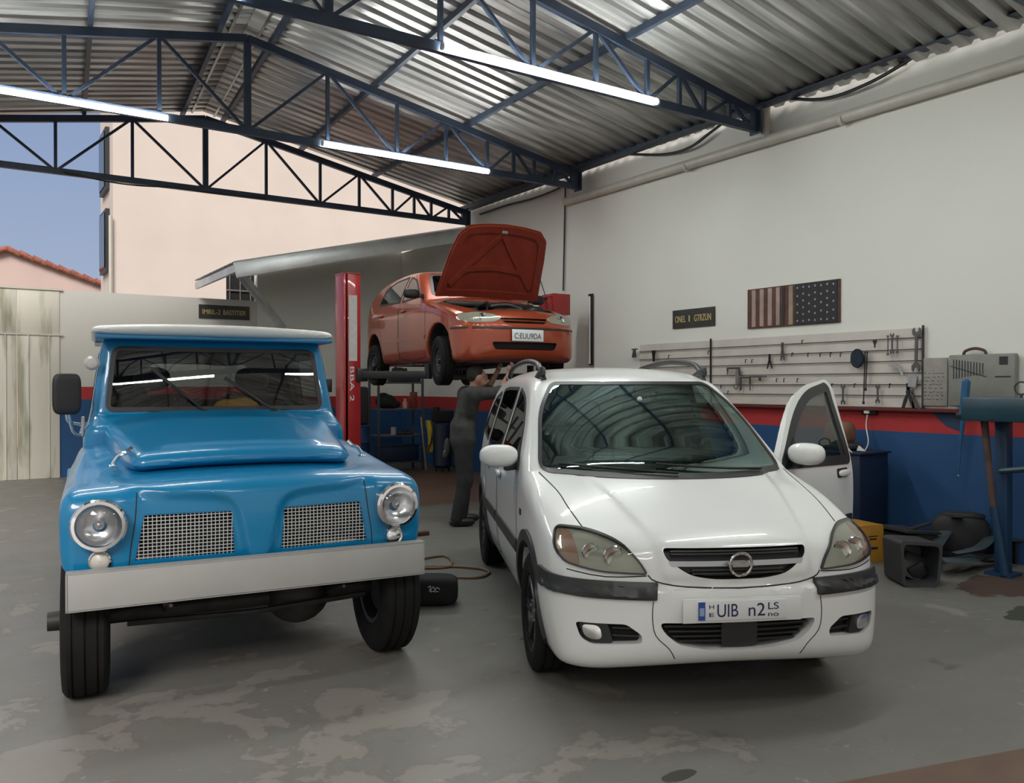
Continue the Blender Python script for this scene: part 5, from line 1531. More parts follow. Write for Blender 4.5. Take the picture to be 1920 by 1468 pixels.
    for sg in (-1, 1):
        mb = MB(); mb.cyl((0, sg * 0.35, 0.26), (0, sg * 0.66, 0.20), 0.03); mb.cyl((0, sg * 0.60, 0.22), (-0.02, sg * 0.52, 0.66), 0.045, 0.05); mb.obj('suspension_strut', 'dirty_steel', root)
    for cx, dz in ((0.0, 0.20), (-2.36, 0.20)):
        for sg in (-1, 1):
            m = Matrix.Translation((cx, sg * 0.715, dz))
            if cx == 0.0: m = m @ Matrix.Rotation(R(-7), 4, 'Z')
            wheel(root, m, 0.285, 0.17, 0.175, 'dark_steel', 'steel', sg)
    return root
HATCH = build_hatch()

# ------------------------------------------------------------------ two post lift
t = empty('vehicle_lift', (5.4, 9.55, 0)); tag(t, 'red two post vehicle lift holding up the orange car', 'car lift')
M['red_label'] = M['white_label']
def col_part(x, h, label=False, motor=False):
    sg = 1 if x > 0 else -1
    mb = MB()
    mb.box((x, 0, h / 2), (0.06, 0.27, h), bevel=0.006); mb.box((x - sg * 0.09, -0.115, h / 2), (0.2, 0.04, h), bevel=0.006); mb.box((x - sg * 0.09, 0.115, h / 2), (0.2, 0.04, h), bevel=0.006)
    mb.box((x - sg * 0.08, 0, h - 0.01), (0.23, 0.27, 0.02), bevel=0.004); mb.box((x - sg * 0.08, 0, 0.012), (0.40, 0.50, 0.024), bevel=0.004)
    c = mb.obj('column', 'red_lift', t)
    mb = MB(); mb.cyl((x - sg * 0.09, 0, 0.03), (x - sg * 0.09, 0, h - 0.03), 0.025, seg=12); mb.obj('lifting_screw', 'dark_steel', c)
    if label:
        mb = MB(); mb.box((x - sg * 0.09, -0.137, 2.25), (0.105, 0.004, 0.80)); mb.obj('label_panel', 'white_label', c, smooth=0)
        mb = MB()
        fr_ = Matrix.Translation((x - sg * 0.065, -0.138, 1.78)) @ frame((0, 0, 0), (0, 0, -1), (1, 0, 0))
        fr_ = frame((x - sg * 0.09 - 0.04, -0.138, 1.78), (0, 0, -1), (1, 0, 0))
        text_mesh(mb, 'BBA 2', fr_, 0.055, 0.003, width=0.42); mb.obj('label_lettering', 'white_plastic', c, smooth=0)
    return c
for x, h, lb in ((-1.60, 2.92, True), (1.63, 2.82, False)):
    sg = 1 if x > 0 else -1
    col_part(x, h, lb)
    cz = 1.74
    mb = MB(); mb.box((x - sg * 0.12, 0, cz), (0.16, 0.20, 0.42), bevel=0.01); mb.box((x - sg * 0.20, 0, cz - 0.06), (0.14, 0.34, 0.16), bevel=0.01); mb.obj('carriage', 'black', t)
    for yy, tx in ((-0.82, 0.74), (1.0, 0.66)):
        mb = MB(); a = Vector((x - sg * 0.22, 0.12 * (1 if yy > 0 else -1), cz - 0.06)); b = Vector((sg * tx - 0.1, yy, cz - 0.06)); mb.bar(a, b, 0.11, 0.09, 0.008); mb.bar(a.lerp(b, 0.5), b, 0.085, 0.07, 0.006); mb.cyl(b + Vector((0, 0, -0.05)), b + Vector((0, 0, 0.13)), 0.045, seg=16); mb.obj('swing_arm', 'black', t)
mb = MB(); mb.box((1.64, -0.02, 2.71), (0.30, 0.30, 0.30), bevel=0.012); mb.obj('motor_housing', 'red_lift', t)
mb = MB(); mb.box((-1.78, -0.02, 1.55), (0.06, 0.10, 0.16), bevel=0.01); mb.obj('switch_box', 'black', t)

# ------------------------------------------------------------------ mechanic under the car
M['overall'] = mat('dark_grey_overalls', (0.040, 0.040, 0.038), 0.9, noise=0.25, nscale=14, bump=0.5, bscale=16)
M['trousers'] = mat('black_trousers', (0.018, 0.018, 0.019), 0.9, noise=0.2, nscale=14, bump=0.4, bscale=14)
M['skin'] = mat('skin', (0.33, 0.17, 0.115), 0.55)
M['hair'] = mat('black_hair', (0.010, 0.009, 0.008), 0.7, bump=0.6, bscale=120)
def seg_d(x, y, z, a, b, r0, r1):
    ax, ay, az = a; bx, by, bz = b
    ex, ey, ez = bx - ax, by - ay, bz - az; L = ex * ex + ey * ey + ez * ez
    t = np.clip(((x - ax) * ex + (y - ay) * ey + (z - az) * ez) / L, 0, 1)
    return np.sqrt((x - ax - t * ex)**2 + (y - ay - t * ey)**2 + (z - az - t * ez)**2) - (r0 + (r1 - r0) * t)
def ell(x, y, z, c, s):
    k = np.sqrt(((x - c[0]) / s[0])**2 + ((y - c[1]) / s[1])**2 + ((z - c[2]) / s[2])**2)
    return (k - 1) * min(s)
def blob(parts, k):
    def f(x, y, z):
        d = None
        for p in parts:
            q = ell(x, y, z, *p[1:]) if p[0] == 'e' else seg_d(x, y, z, *p[1:])
            d = q if d is None else smin(d, q, k)
        return d
    return f
def build_mechanic():
    # stands facing local +x, arms raised to the underside of the car
    root = empty('person', (4.60, 7.98, 0), R(-18)); tag(root, 'person in dark grey work clothes standing under the raised car, arms up', 'person')
    H = Vector((0.17, 0.02, 1.635))
    sh = {1: Vector((0.07, 0.185, 1.455)), -1: Vector((0.07, -0.185, 1.455))}
    el = {1: Vector((0.34, 0.25, 1.50)), -1: Vector((0.36, -0.22, 1.47))}
    wr = {1: Vector((0.44, 0.17, 1.70)), -1: Vector((0.50, -0.15, 1.68))}
    skin = [('e', tuple(H + Vector((0, 0, 0.015))), (0.098, 0.078, 0.115)), ('e', tuple(H + Vector((0.035, 0, -0.055))), (0.065, 0.058, 0.065)), ('s', (0.095, 0.01, 1.44), tuple(H + Vector((-0.01, 0, -0.06))), 0.062, 0.056),
            ('e', tuple(H + Vector((0.104, 0, -0.012))), (0.020, 0.014, 0.024)), ('e', tuple(H + Vector((0.088, 0, -0.062))), (0.018, 0.026, 0.010)),
            ('e', tuple(H + Vector((-0.005, 0.080, -0.01))), (0.020, 0.012, 0.032)), ('e', tuple(H + Vector((-0.005, -0.080, -0.01))), (0.020, 0.012, 0.032)),
            ('e', tuple(H + Vector((0.085, 0.0, 0.028))), (0.022, 0.05, 0.010))]
    for s in (1, -1):
        skin += [('s', tuple(sh[s]), tuple(el[s]), 0.055, 0.042), ('s', tuple(el[s]), tuple(wr[s]), 0.042, 0.027)]
    skin += [('s', (0.08, 0, 1.42), (0.0, 0, 1.0), 0.10, 0.11)]
    for s in (1, -1):
        skin += [('s', tuple(sh[s]), (0.07, 0, 1.40), 0.06, 0.08)]
    for s, hip, kn, an in ((1, (-0.01, 0.10, 0.95), (0.05, 0.12, 0.50), (0.02, 0.14, 0.09)), (-1, (-0.01, -0.10, 0.95), (0.0, -0.13, 0.50), (-0.10, -0.15, 0.09))):
        skin += [('s', hip, kn, 0.075, 0.055), ('s', kn, an, 0.05, 0.035)]
    V, F = nets(blob(skin, 0.03), (-0.3, -0.4, 0.0), (0.7, 0.4, 1.9), 0.012)
    link_mesh('body', body_mesh(V, F), 'skin', root, 40)
    jk = [('s', (0.075, 0, 1.40), (0.01, 0, 1.10), 0.125, 0.125), ('s', (0.07, 0.10, 1.43), (0.07, -0.10, 1.43), 0.085, 0.085), ('s', (0.0, 0.06, 1.08), (0.0, -0.06, 1.08), 0.13, 0.13), ('s', (0.0, 0.06, 0.95), (0.0, -0.06, 0.95), 0.135, 0.135)]
    for s in (1, -1):
        jk += [('s', tuple(sh[s]), tuple(el[s]), 0.082, 0.062), ('s', tuple(el[s]), tuple(el[s].lerp(wr[s], 0.12)), 0.062, 0.056), ('s', tuple(sh[s]), (0.05, s * 0.10, 1.28), 0.08, 0.10)]
    V, F = nets(blob(jk, 0.05), (-0.4, -0.5, 0.7), (0.7, 0.5, 1.8), 0.014)
    link_mesh('work_jacket', body_mesh(V, F), 'overall', root, 40)
    tr = [('s', (0.0, 0.07, 0.93), (0.0, -0.07, 0.93), 0.128, 0.128)]
    for s, hip, kn, an in ((1, (-0.01, 0.095, 0.88), (0.05, 0.12, 0.50), (0.02, 0.14, 0.08)), (-1, (-0.01, -0.095, 0.88), (0.0, -0.13, 0.50), (-0.10, -0.15, 0.08))):
        tr += [('s', hip, kn, 0.108, 0.082), ('s', kn, an, 0.082, 0.068)]
    V, F = nets(blob(tr, 0.04), (-0.4, -0.4, 0.0), (0.4, 0.4, 1.15), 0.014)
    link_mesh('trousers', body_mesh(V, F), 'trousers', root, 40)
    hr = [('e', tuple(H + Vector((-0.022, 0, 0.040))), (0.100, 0.088, 0.108))]
    def hf(x, y, z):
        return smax(blob(hr, 0.01)(x, y, z), (x - H.x - 0.055) * 0.8 + (H.z + 0.05 - z) * 0.75, 0.01)
    V, F = nets(hf, (0.0, -0.15, 1.5), (0.35, 0.2, 1.85), 0.010)
    link_mesh('hair', body_mesh(V, F), 'hair', root, 50)
    for s in (1, -1):
        mb = MB()
        mb.sphere((H.x + 0.088, s * 0.032 + 0.02, H.z + 0.008), 0.011, seg=12); mb.obj('eye', 'plate_white', root)
        an = (0.02, 0.14) if s > 0 else (-0.10, -0.15)
        mb = MB(); superq(mb, (an[0] + 0.06, an[1], 0.045), (0.145, 0.050, 0.045), 2.6); superq(mb, (an[0] - 0.01, an[1], 0.08), (0.06, 0.045, 0.06), 2.4); mb.obj('boot', 'black', root)
        # hand with five fingers, palm up against the floor pan
        w = wr[s]; hp = w + Vector((0.02, 0, 0.045))
        P = [('s', tuple(w), tuple(hp), 0.026, 0.030), ('s', tuple(hp + Vector((0, 0.022, 0))), tuple(hp - Vector((0, 0.022, 0))), 0.024, 0.022)]
        for i, (o, L) in enumerate(((-0.033, 0.045), (-0.011, 0.055), (0.011, 0.058), (0.033, 0.048))):
            b0 = hp + Vector((0.01, o, 0.02)); b1 = b0 + Vector((0.012, o * 0.3, L * 0.55)); b2 = b1 + Vector((-0.012 - 0.002 * i, o * 0.1, L * 0.5))
            P += [('s', tuple(b0), tuple(b1), 0.0095, 0.009), ('s', tuple(b1), tuple(b2), 0.009, 0.007)]
        b0 = hp + Vector((-0.005, -s * 0.030, -0.01)); b1 = b0 + Vector((-0.012, -s * 0.028, 0.022)); P += [('s', tuple(b0), tuple(b1), 0.012, 0.010), ('s', tuple(b1), tuple(b1 + Vector((-0.004, -s * 0.008, 0.026))), 0.010, 0.008)]
        V, F = nets(blob(P, 0.008), tuple(w - Vector((0.12, 0.12, 0.06))), tuple(w + Vector((0.14, 0.12, 0.20))), 0.005)
        link_mesh('hand', body_mesh(V, F), 'skin', root, 50)
    mb = MB(); superq(mb, (-0.155, 0.10, 0.86), (0.035, 0.06, 0.10), 2.2); superq(mb, (-0.18, 0.09, 0.78), (0.03, 0.05, 0.05), 2.2); mb.obj('pocket_rag', 'overall', root)
    return root
build_mechanic()
# ------------------------------------------------------------------ things on the right wall
def wallf(Y, z, X=7.585): return frame((X, Y, z), (0, -1, 0), (0, 0, 1))      # outline drawn on the wall: u to the right, v up, out into the room
M['board'] = mat('pale_board_paint', (0.60, 0.55, 0.50), 0.7, noise=0.05, nscale=5)
M['ledge_red'] = mat('dark_red_ledge', (0.10, 0.010, 0.010), 0.6)
M['dark_pad'] = mat('dark_navy_pad', (0.010, 0.018, 0.035), 0.8)
M['brown_wood'] = mat('dark_brown_wood', (0.085, 0.030, 0.020), 0.6, noise=0.3, nscale=8)
M['pale_wood'] = mat('pale_washed_wood', (0.36, 0.27, 0.24), 0.7, noise=0.15, nscale=8)
M['tan_wood'] = mat('tan_wood', (0.30, 0.24, 0.17), 0.7, noise=0.15, nscale=8)
M['charcoal'] = mat('charcoal_board', (0.020, 0.020, 0.024), 0.7)
M['star'] = mat('pale_star', (0.45, 0.45, 0.46), 0.7)

def prism_on(mb, poly, Y, z, h, X=7.598, off=0.0):
    mb.prism(poly, wallf(Y, z, X - off), h)
def rect(w, h): return [(-w / 2, -h / 2), (w / 2, -h / 2), (w / 2, h / 2), (-w / 2, h / 2)]

mb = MB(); mb.box((7.565, 6.8, 1.315), (0.07, 6.6, 0.03), bevel=0.004); o = mb.obj('trim_2', 'ledge_red', smooth=0); struct(o)
# flag of painted boards
t = empty('wooden_flag', (7.60, 5.89, 2.44)); tag(t, 'dark wooden flag art with upright brown stripes and stars on the wall', 'wall art')
mb = MB(); mb.box((-0.011, 0, 0), (0.02, 1.22, 0.455), bevel=0.003); mb.obj('backing_board', 'brown_wood', t, smooth=0)
mb = MB()
for k, (u, w) in enumerate(((-0.515, 0.055), (-0.400, 0.058), (-0.285, 0.058), (-0.175, 0.050))):
    mb = MB(); mb.box((-0.023, -u, 0.002), (0.006, w, 0.425), bevel=0.002); mb.obj('stripe', 'pale_wood', t, smooth=0)
mb = MB(); mb.box((-0.023, 0.10, 0), (0.006, 0.03, 0.43)); mb.obj('stripe', 'charcoal', t, smooth=0)
mb = MB(); mb.box((-0.023, 0.0, 0), (0.006, 0.055, 0.43)); mb.obj('stripe', 'tan_wood', t, smooth=0)
mb = MB(); mb.box((-0.024, -0.32, 0), (0.008, 0.53, 0.445), bevel=0.002); ct = mb.obj('star_field', 'charcoal', t, smooth=0)
def starpoly(r): return [((r if k % 2 == 0 else r * 0.42) * math.sin(k * math.pi / 5), (r if k % 2 == 0 else r * 0.42) * math.cos(k * math.pi / 5)) for k in range(10)]
for i in range(7):
    for j in range(6 if i % 2 else 5):
        y = -0.09 - 0.075 * i; z = 0.185 - (0.074 if i % 2 else 0.09) * j - (0 if i % 2 else 0.005)
        mb = MB(); mb.prism(starpoly(0.014), frame((-0.028, y, z), (0, -1, 0), (0, 0, 1)), 0.003); mb.obj('star', 'star', ct, smooth=0)

def sign(name, loc, w, h, ax, nrm, text, label):
    t = empty(name, loc); tag(t, label, 'sign')
    X = Vector(ax)
    f = frame((0, 0, 0), ax, (0, 0, 1))
    mb = MB(); mb.prism(rect(w, h), f, 0.015, bevel=0.002); mb.obj('sign_board', 'sign_black', t, smooth=0)
    th = h * 0.36
    words = text.split(' '); n_ = len(text); u = -w * 0.43; cw = w * 0.86 / n_
    for wd in words:
        mb = MB(); text_mesh(mb, wd, f @ Matrix.Translation((u, -th * 0.5, 0.017)), th, 0.004, width=cw * (len(wd) - 0.15) * (0.45 if wd == '1' else 1)); mb.obj('sign_lettering', 'gold', t, smooth=0)
        u += cw * (len(wd) + 1)
sign('shop_sign', (7.598, 7.37, 2.40), 0.72, 0.235, (0, -1, 0), None, 'ONEL 1 GTRZUN', 'small black sign with gold lettering on the right wall left of the wooden flag')
sign('shop_sign', (3.96, YB - 0.002, 2.915), 0.92, 0.255, (1, 0, 0), None, 'IMRIL-2 BASTITIER', 'small black sign with gold lettering on the back wall above the blue truck')

# tool board with rails
t = empty('tool_board', (7.6, 6.36, 1.335)); tag(t, 'long pale tool board with thin dark rails on the right wall', 'tool rack')
mb = MB(); mb.box((-0.009, 0, 0.385), (0.016, 3.98, 0.77), bevel=0.003); mb.obj('back_panel', 'board', t, smooth=0)
for z in (2.01, 1.90, 1.79, 1.672, 1.56, 1.452):
    mb = MB(); mb.cyl((-0.035, -1.98, z - 1.335), (-0.035, 1.98, z - 1.335), 0.0045, seg=8)
    for k in range(9): mb.cyl((-0.035, -1.95 + k * 0.487, z - 1.335), (-0.010, -1.95 + k * 0.487, z - 1.335), 0.005, seg=6)
    mb.obj('rail', 'dark_steel', t)
for y in (-1.985, 0.70): 
    mb = MB(); mb.box((-0.03, y, 0.39), (0.018, 0.016, 0.80)); mb.obj('upright', 'dark_steel', t, smooth=0)

def on(px, py, X=7.54):
    p = onx(px, py, X); return p.y, p.z
def wrench_poly(L, w, jaw):
    """open ended spanner along v, from 0 to L"""
    h = w / 2; j = jaw / 2
    return [(-h, j * 1.2), (-j, j * 0.6), (-j, -j * 0.4), (-j * 0.55, -j * 0.9), (-j * 0.42, -j * 0.1), (0, j * 0.25), (j * 0.42, -j * 0.1), (j * 0.55, -j * 0.9), (j, -j * 0.4), (j, j * 0.6), (h, j * 1.2),
            (h, L - j * 1.2), (j, L - j * 0.6), (j, L + j * 0.4), (j * 0.55, L + j * 0.9), (j * 0.42, L + j * 0.1), (0, L - j * 0.25), (-j * 0.42, L + j * 0.1), (-j * 0.55, L + j * 0.9), (-j, L + j * 0.4), (-j, L - j * 0.6), (-h, L - j * 1.2)]
def hang(name, label, cat, px, py, poly, th=0.008, m='wrench', rot=0.0, group=None, X=7.545):
    y, z = on(px, py, X)
    mb = MB(); mb.prism(poly, wallf(y, z, X) @ Matrix.Rotation(R(rot), 4, 'Z'), th, bevel=0.0015)
    o = mb.obj(name, m); tag(o, label, cat, group); return o
hang('spanner', 'largest open ended spanner, hanging at the right end of the tool board', 'wrench', 1718, 690, wrench_poly(0.35, 0.030, 0.085), 0.012, rot=-1)
hang('spanner', 'thin dark ring spanner, left of three on the top rail', 'wrench', 1665, 665, wrench_poly(0.185, 0.009, 0.028), 0.007)
hang('spanner', 'thicker dark spanner, middle of three on the top rail', 'wrench', 1673, 661, wrench_poly(0.175, 0.016, 0.042), 0.009)
hang('spanner', 'thin pale spanner, right of three on the top rail', 'wrench', 1683, 661, wrench_poly(0.160, 0.009, 0.028), 0.007)
hang('spanner', 'grey spanner hanging low on the board just right of the open van door', 'wrench', 1581, 755, wrench_poly(0.175, 0.020, 0.050), 0.009)
hang('spanner', 'grey spanner hanging low on the board between socket cord and black pliers', 'wrench', 1646, 753, wrench_poly(0.155, 0.020, 0.046), 0.009)
hang('screwdriver', 'small black tapered screwdriver on the top rail', 'screwdriver', 1641, 652, [(-0.004, 0), (0.004, 0), (0.006, 0.03), (0.020, 0.06), (0.020, 0.075), (-0.020, 0.075), (-0.020, 0.06), (-0.006, 0.03)], 0.014, 'black')
# round dark pad and hanging straps
y, z = on(1610, 672)
pad = [(0.075 * (1 + 0.07 * math.sin(k * 2.4)) * math.cos(k * math.pi / 10), 0.098 * (1 + 0.05 * math.sin(k * 3.1)) * math.sin(k * math.pi / 10)) for k in range(20)]
mb = MB(); mb.prism(pad, wallf(y, z, 7.53), 0.03, bevel=0.008); tag(mb.obj('polishing_pad', 'dark_pad'), 'round dark navy pad hanging in the middle of the tool board', 'pad')
for px, lb, l2 in ((1622, 'long thin black rod hanging right beside the round dark pad', 755), (1626, 'shorter thin black rod hanging beside the round dark pad', 730)):
    a = onx(px, 660, 7.53); b = onx(px - 3, l2, 7.53)
    mb = MB(); mb.tube([a + Vector((0.02, 0, 0.0)), a, b], 0.006, 6); mb.box(b, (0.02, 0.02, 0.03), bevel=0.004); tag(mb.obj('hanging_rod', 'black'), lb, 'rod')
def pliers(px, py, s, m, label, rot=0, name='pliers', spread=14):
    y, z = on(px, py, 7.54)
    mb = MB()
    for sg in (-1, 1):
        f = wallf(y, z, 7.545) @ Matrix.Rotation(R(rot), 4, 'Z') @ Matrix.Rotation(R(sg * spread), 4, 'Z')
        mb.prism([(-0.006 * s, 0), (0.006 * s, 0), (0.010 * s, -0.05 * s), (0.008 * s, -0.12 * s), (-0.004 * s, -0.12 * s), (-0.010 * s, -0.05 * s)], f, 0.010, bevel=0.001)
        f2 = wallf(y, z, 7.545) @ Matrix.Rotation(R(rot), 4, 'Z') @ Matrix.Rotation(R(-sg * 8), 4, 'Z')
        mb.prism([(-0.010 * s, 0), (0.010 * s, 0), (0.006 * s, 0.05 * s), (-0.006 * s, 0.05 * s)], f2, 0.010, bevel=0.001)
    mb.cyl(Vector((7.55, y, z)), Vector((7.53, y, z)), 0.012 * s, seg=12)
    return tag(mb.obj(name, m), label, 'pliers')
pliers(1467, 652, 1.2, 'wrench', 'dark pliers hanging from the second rail, right of centre', spread=8)
pliers(1443, 672, 1.0, 'black', 'small black pliers below and left of the dark pliers', spread=16)
pliers(1703, 735, 1.7, 'black', 'large black pliers with spread handles, bottom right of the board', spread=20)
pliers(1712, 742, 1.2, 'wrench', 'steel pliers behind the large black pliers, bottom right of the board', 14, spread=12)
y, z = on(1683, 692)
mb = MB(); mb.prism([(-0.10, 0.045), (-0.02, 0.055), (0.03, 0.02), (0.065, -0.06), (0.045, -0.07), (0.015, -0.005), (-0.02, 0.02), (-0.10, 0.03)], wallf(y, z, 7.545), 0.012, bevel=0.002); tag(mb.obj('locking_clamp', 'steel'), 'grey curved clamp beside the largest spanner', 'clamp')
mb = MB(); y, z = on(1712, 715); mb.prism([(-0.05, -0.05), (0.03, -0.06), (0.05, 0.04), (0.02, 0.06), (-0.04, 0.05)], wallf(y, z, 7.55), 0.02, bevel=0.003); tag(mb.obj('grey_pouch', 'steel'), 'small grey pouch above the large black pliers', 'pouch')
def g_clamp(px, py, w, h, label, flip=1):
    y, z = on(px, py, 7.54)
    mb = MB(); f = wallf(y, z, 7.545)
    mb.prism([(0, 0), (flip * w, 0), (flip * w, -h), (flip * (w - 0.022), -h), (flip * (w - 0.022), -0.022), (flip * 0.022, -0.022), (flip * 0.022, -h * 0.55), (0, -h * 0.55)][::flip], f, 0.014, bevel=0.002)
    mb.cyl(f @ Vector((flip * 0.011, -h * 0.50, 0.007)), f @ Vector((flip * 0.011, -h * 1.0, 0.007)), 0.007, seg=10)
    return tag(mb.obj('bar_clamp', 'wrench'), label, 'clamp', )
g_clamp(1363, 689, 0.20, 0.085, 'dark clamp hanging left of centre, upper of two')
g_clamp(1408, 706, 0.16, 0.16, 'dark clamp with long arm hanging left of centre, lower of two', -1)
mb = MB(); y, z = on(1383, 700); mb.prism([(-0.022, -0.13), (0.022, -0.13), (0.022, 0.03), (0.008, 0.055), (-0.008, 0.055), (-0.022, 0.03)], wallf(y, z, 7.545), 0.02, bevel=0.003); tag(mb.obj('caliper_tool', 'steel'), 'grey upright steel tool hanging between the two dark clamps', 'tool')
mb = MB(); a = onx(1380, 725, 7.54); mb.tube([a + Vector((0, 0.03, 0.03)), a + Vector((0, 0.025, -0.01)), a + Vector((0, 0.0, -0.03)), a + Vector((0, -0.025, -0.01)), a + Vector((0, -0.02, 0.03))], 0.006, 8, smooth=5); tag(mb.obj('hook_tool', 'wrench'), 'small curved steel hook under the grey steel tool', 'hook')
mb = MB(); a = onx(1418, 706, 7.54); mb.bar(a + Vector((0, 0.10, 0)), a + Vector((0, -0.14, 0)), 0.016, 0.016, 0.003); mb.box(a + Vector((0, -0.05, -0.03)), (0.02, 0.02, 0.04)); tag(mb.obj('socket_bar', 'wrench'), 'dark straight socket bar right of the two clamps', 'wrench')
for px, py, lb in ((1190, 662, 'dark bracket tool at the far left end of the tool board'), (1226, 664, 'dark punch hanging near the far left end of the board')):
    a = onx(px, py, 7.54)
    mb = MB(); mb.prism([(-0.05, 0.06), (0.06, 0.06), (0.06, 0.045), (0.02, 0.045), (0.035, -0.06), (0.005, -0.06), (0.0, 0.0), (-0.02, -0.06), (-0.045, -0.06), (-0.02, 0.045), (-0.05, 0.045)] if px < 1200 else [(-0.03, 0.05), (0.03, 0.05), (0.022, -0.02), (0.012, -0.10), (-0.008, -0.10), (-0.018, -0.02)], wallf(a.y, a.z, 7.545), 0.02, bevel=0.002)
    tag(mb.obj('hand_tool', 'wrench' if px < 1200 else 'black'), lb, 'tool')
k = 0
for px, py in ((1254, 668), (1328, 660), (1398, 676), (1410, 676), (1557, 664), (1576, 664), (1456, 712), (1504, 640), (1515, 664), (1538, 664), (1485, 664), (1365, 735), (1560, 722), (1602, 722), (1668, 722), (1352, 724), (1470, 712), (1495, 712)):
    a = onx(px, py, 7.54); mb = MB(); mb.tube([a + Vector((0.02, 0, 0.012)), a + Vector((-0.004, 0, 0.012)), a + Vector((-0.004, 0, -0.030))], 0.006, 6)
    tag(mb.obj('rail_hook', 'black'), 'small empty black hook on the tool board rails', 'hook', 'empty hooks on the tool board')

# grey tool case standing beside the board
t = empty('tool_case', (7.59, 3.98, 1.36)); tag(t, 'large flat grey tool case with brown handle beside the tool board', 'case')
M['case_grey'] = mat('grey_case_plastic', (0.22, 0.22, 0.20), 0.55, noise=0.06, nscale=10)
M['case_pale'] = mat('pinkish_grey_card', (0.30, 0.27, 0.25), 0.7, noise=0.08, nscale=12)
mb = MB(); mb.box((-0.045, -0.17, 0.235), (0.07, 0.58, 0.47), bevel=0.015); c = mb.obj('case_body', 'case_grey', t)
for k in range(11):
    mb = MB(); mb.box((-0.083, 0.07 - 0.026 * k, 0.34), (0.006, 0.004, 0.18 - 0.008 * k)); mb.obj('moulded_groove', 'clad', c, smooth=0)
mb = MB(); mb.box((-0.083, -0.365, 0.41), (0.006, 0.07, 0.07), bevel=0.002); mb.obj('label', 'clad', c, smooth=0)
mb = MB(); mb.box((-0.083, -0.36, 0.27), (0.006, 0.13, 0.008)); mb.obj('slot', 'black', c, smooth=0)
mb = MB(); mb.bar((-0.084, 0.10, 0.37), (-0.084, -0.22, 0.27), 0.006, 0.006); mb.obj('seam', 'clad', c, smooth=0)
mb = MB(); mb.tube([(-0.045, 0.0, 0.47), (-0.045, -0.02, 0.505), (-0.045, -0.10, 0.525), (-0.045, -0.18, 0.505), (-0.045, -0.20, 0.47)], 0.013, 10, smooth=5); mb.obj('handle', 'brown_wood', t)
t = empty('instruction_card', (7.59, 4.26, 1.36)); tag(t, 'pinkish grey printed card fixed between tool board and grey tool case', 'card')
mb = MB(); mb.box((-0.015, 0.0, 0.225), (0.02, 0.24, 0.45), bevel=0.003); cc = mb.obj('card', 'case_pale', t)
mb = MB()
random.seed(3)
for r_ in range(8):
    y0 = 0.10
    while y0 > -0.09:
        w = random.uniform(0.01, 0.03); mb.box((-0.0262, y0 - w / 2, 0.06 + r_ * 0.035 + random.uniform(-0.004, 0.004)), (0.001, w, 0.005)); y0 -= w + random.uniform(0.006, 0.03)
mb.obj('printed_lines', 'clad', cc, smooth=0)['kind'] = 'stuff'

# socket with cord
t = empty('wall_socket', onx(1630, 771, 7.58)); tag(t, 'small white wall socket on a dark plate below the tool board', 'socket')
mb = MB(); mb.box((0, 0, 0), (0.03, 0.16, 0.07), bevel=0.004); mb.obj('plate', 'black', t)
mb = MB(); mb.box((-0.025, 0.01, 0.005), (0.03, 0.055, 0.055), bevel=0.004); mb.obj('socket', 'white_plastic', t)
cable([onx(1626, 778, 7.54), onx(1624, 800, 7.53), onx(1628, 828, 7.45), onx(1620, 846, 7.25), onx(1602, 851, 7.02), onx(1588, 838, 6.98)], 0.006, 'white_cord', 'thin white cord looping down from the wall socket', 6, 'white_plastic', 'cord')
# blue corrugated pump handle tool hanging
t = empty('grease_gun', (7.35, 3.90, 1.25)); tag(t, 'blue grease gun with long thin lever hanging before the grey case', 'tool')
M['tool_blue'] = mat('tool_blue', (0.018, 0.11, 0.24), 0.45, noise=0.15, nscale=10)
a = onx(1812, 715, 7.35); b = onx(1806, 775, 7.35); c_ = onx(1797, 892, 7.35)
L = lambda p: Vector(p) - Vector((7.35, 3.90, 1.25))
mb = MB(); mb.cyl(L(b), L(a), 0.036, seg=8); mb.cyl(L(a), L(a) + (L(a) - L(b)).normalized() * 0.02, 0.036, 0.015, seg=8); mb.obj('barrel', 'tool_blue', t, smooth=20)
mb = MB(); mb.box(L(b) + Vector((0, 0, -0.02)), (0.08, 0.10, 0.05), bevel=0.01); mb.box(L(b) + Vector((0.08, 0, -0.02)), (0.18, 0.03, 0.03)); mb.obj('head', 'black', t)
mb = MB(); mb.cyl(L(b) + Vector((0, 0, -0.03)), L(b).lerp(L(c_), 0.45), 0.022, 0.014); mb.cyl(L(b).lerp(L(c_), 0.4), L(c_), 0.008); mb.obj('lever', 'tool_blue', t)
mb = MB(); mb.sphere(L(c_), 0.012); mb.obj('nozzle', 'chrome', t)
# thin dark blue panel over part of the red band
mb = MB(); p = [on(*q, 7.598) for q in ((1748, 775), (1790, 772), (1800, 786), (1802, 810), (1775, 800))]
mb.prism([(-(q[0] - 3.9), q[1] - 1.2) for q in p], frame((7.602, 3.9, 1.2), (0, -1, 0), (0, 0, 1)), 0.004); struct(mb.obj('trim_3', mat('dark_blue_panel', (0.014, 0.04, 0.09), 0.6), smooth=0))

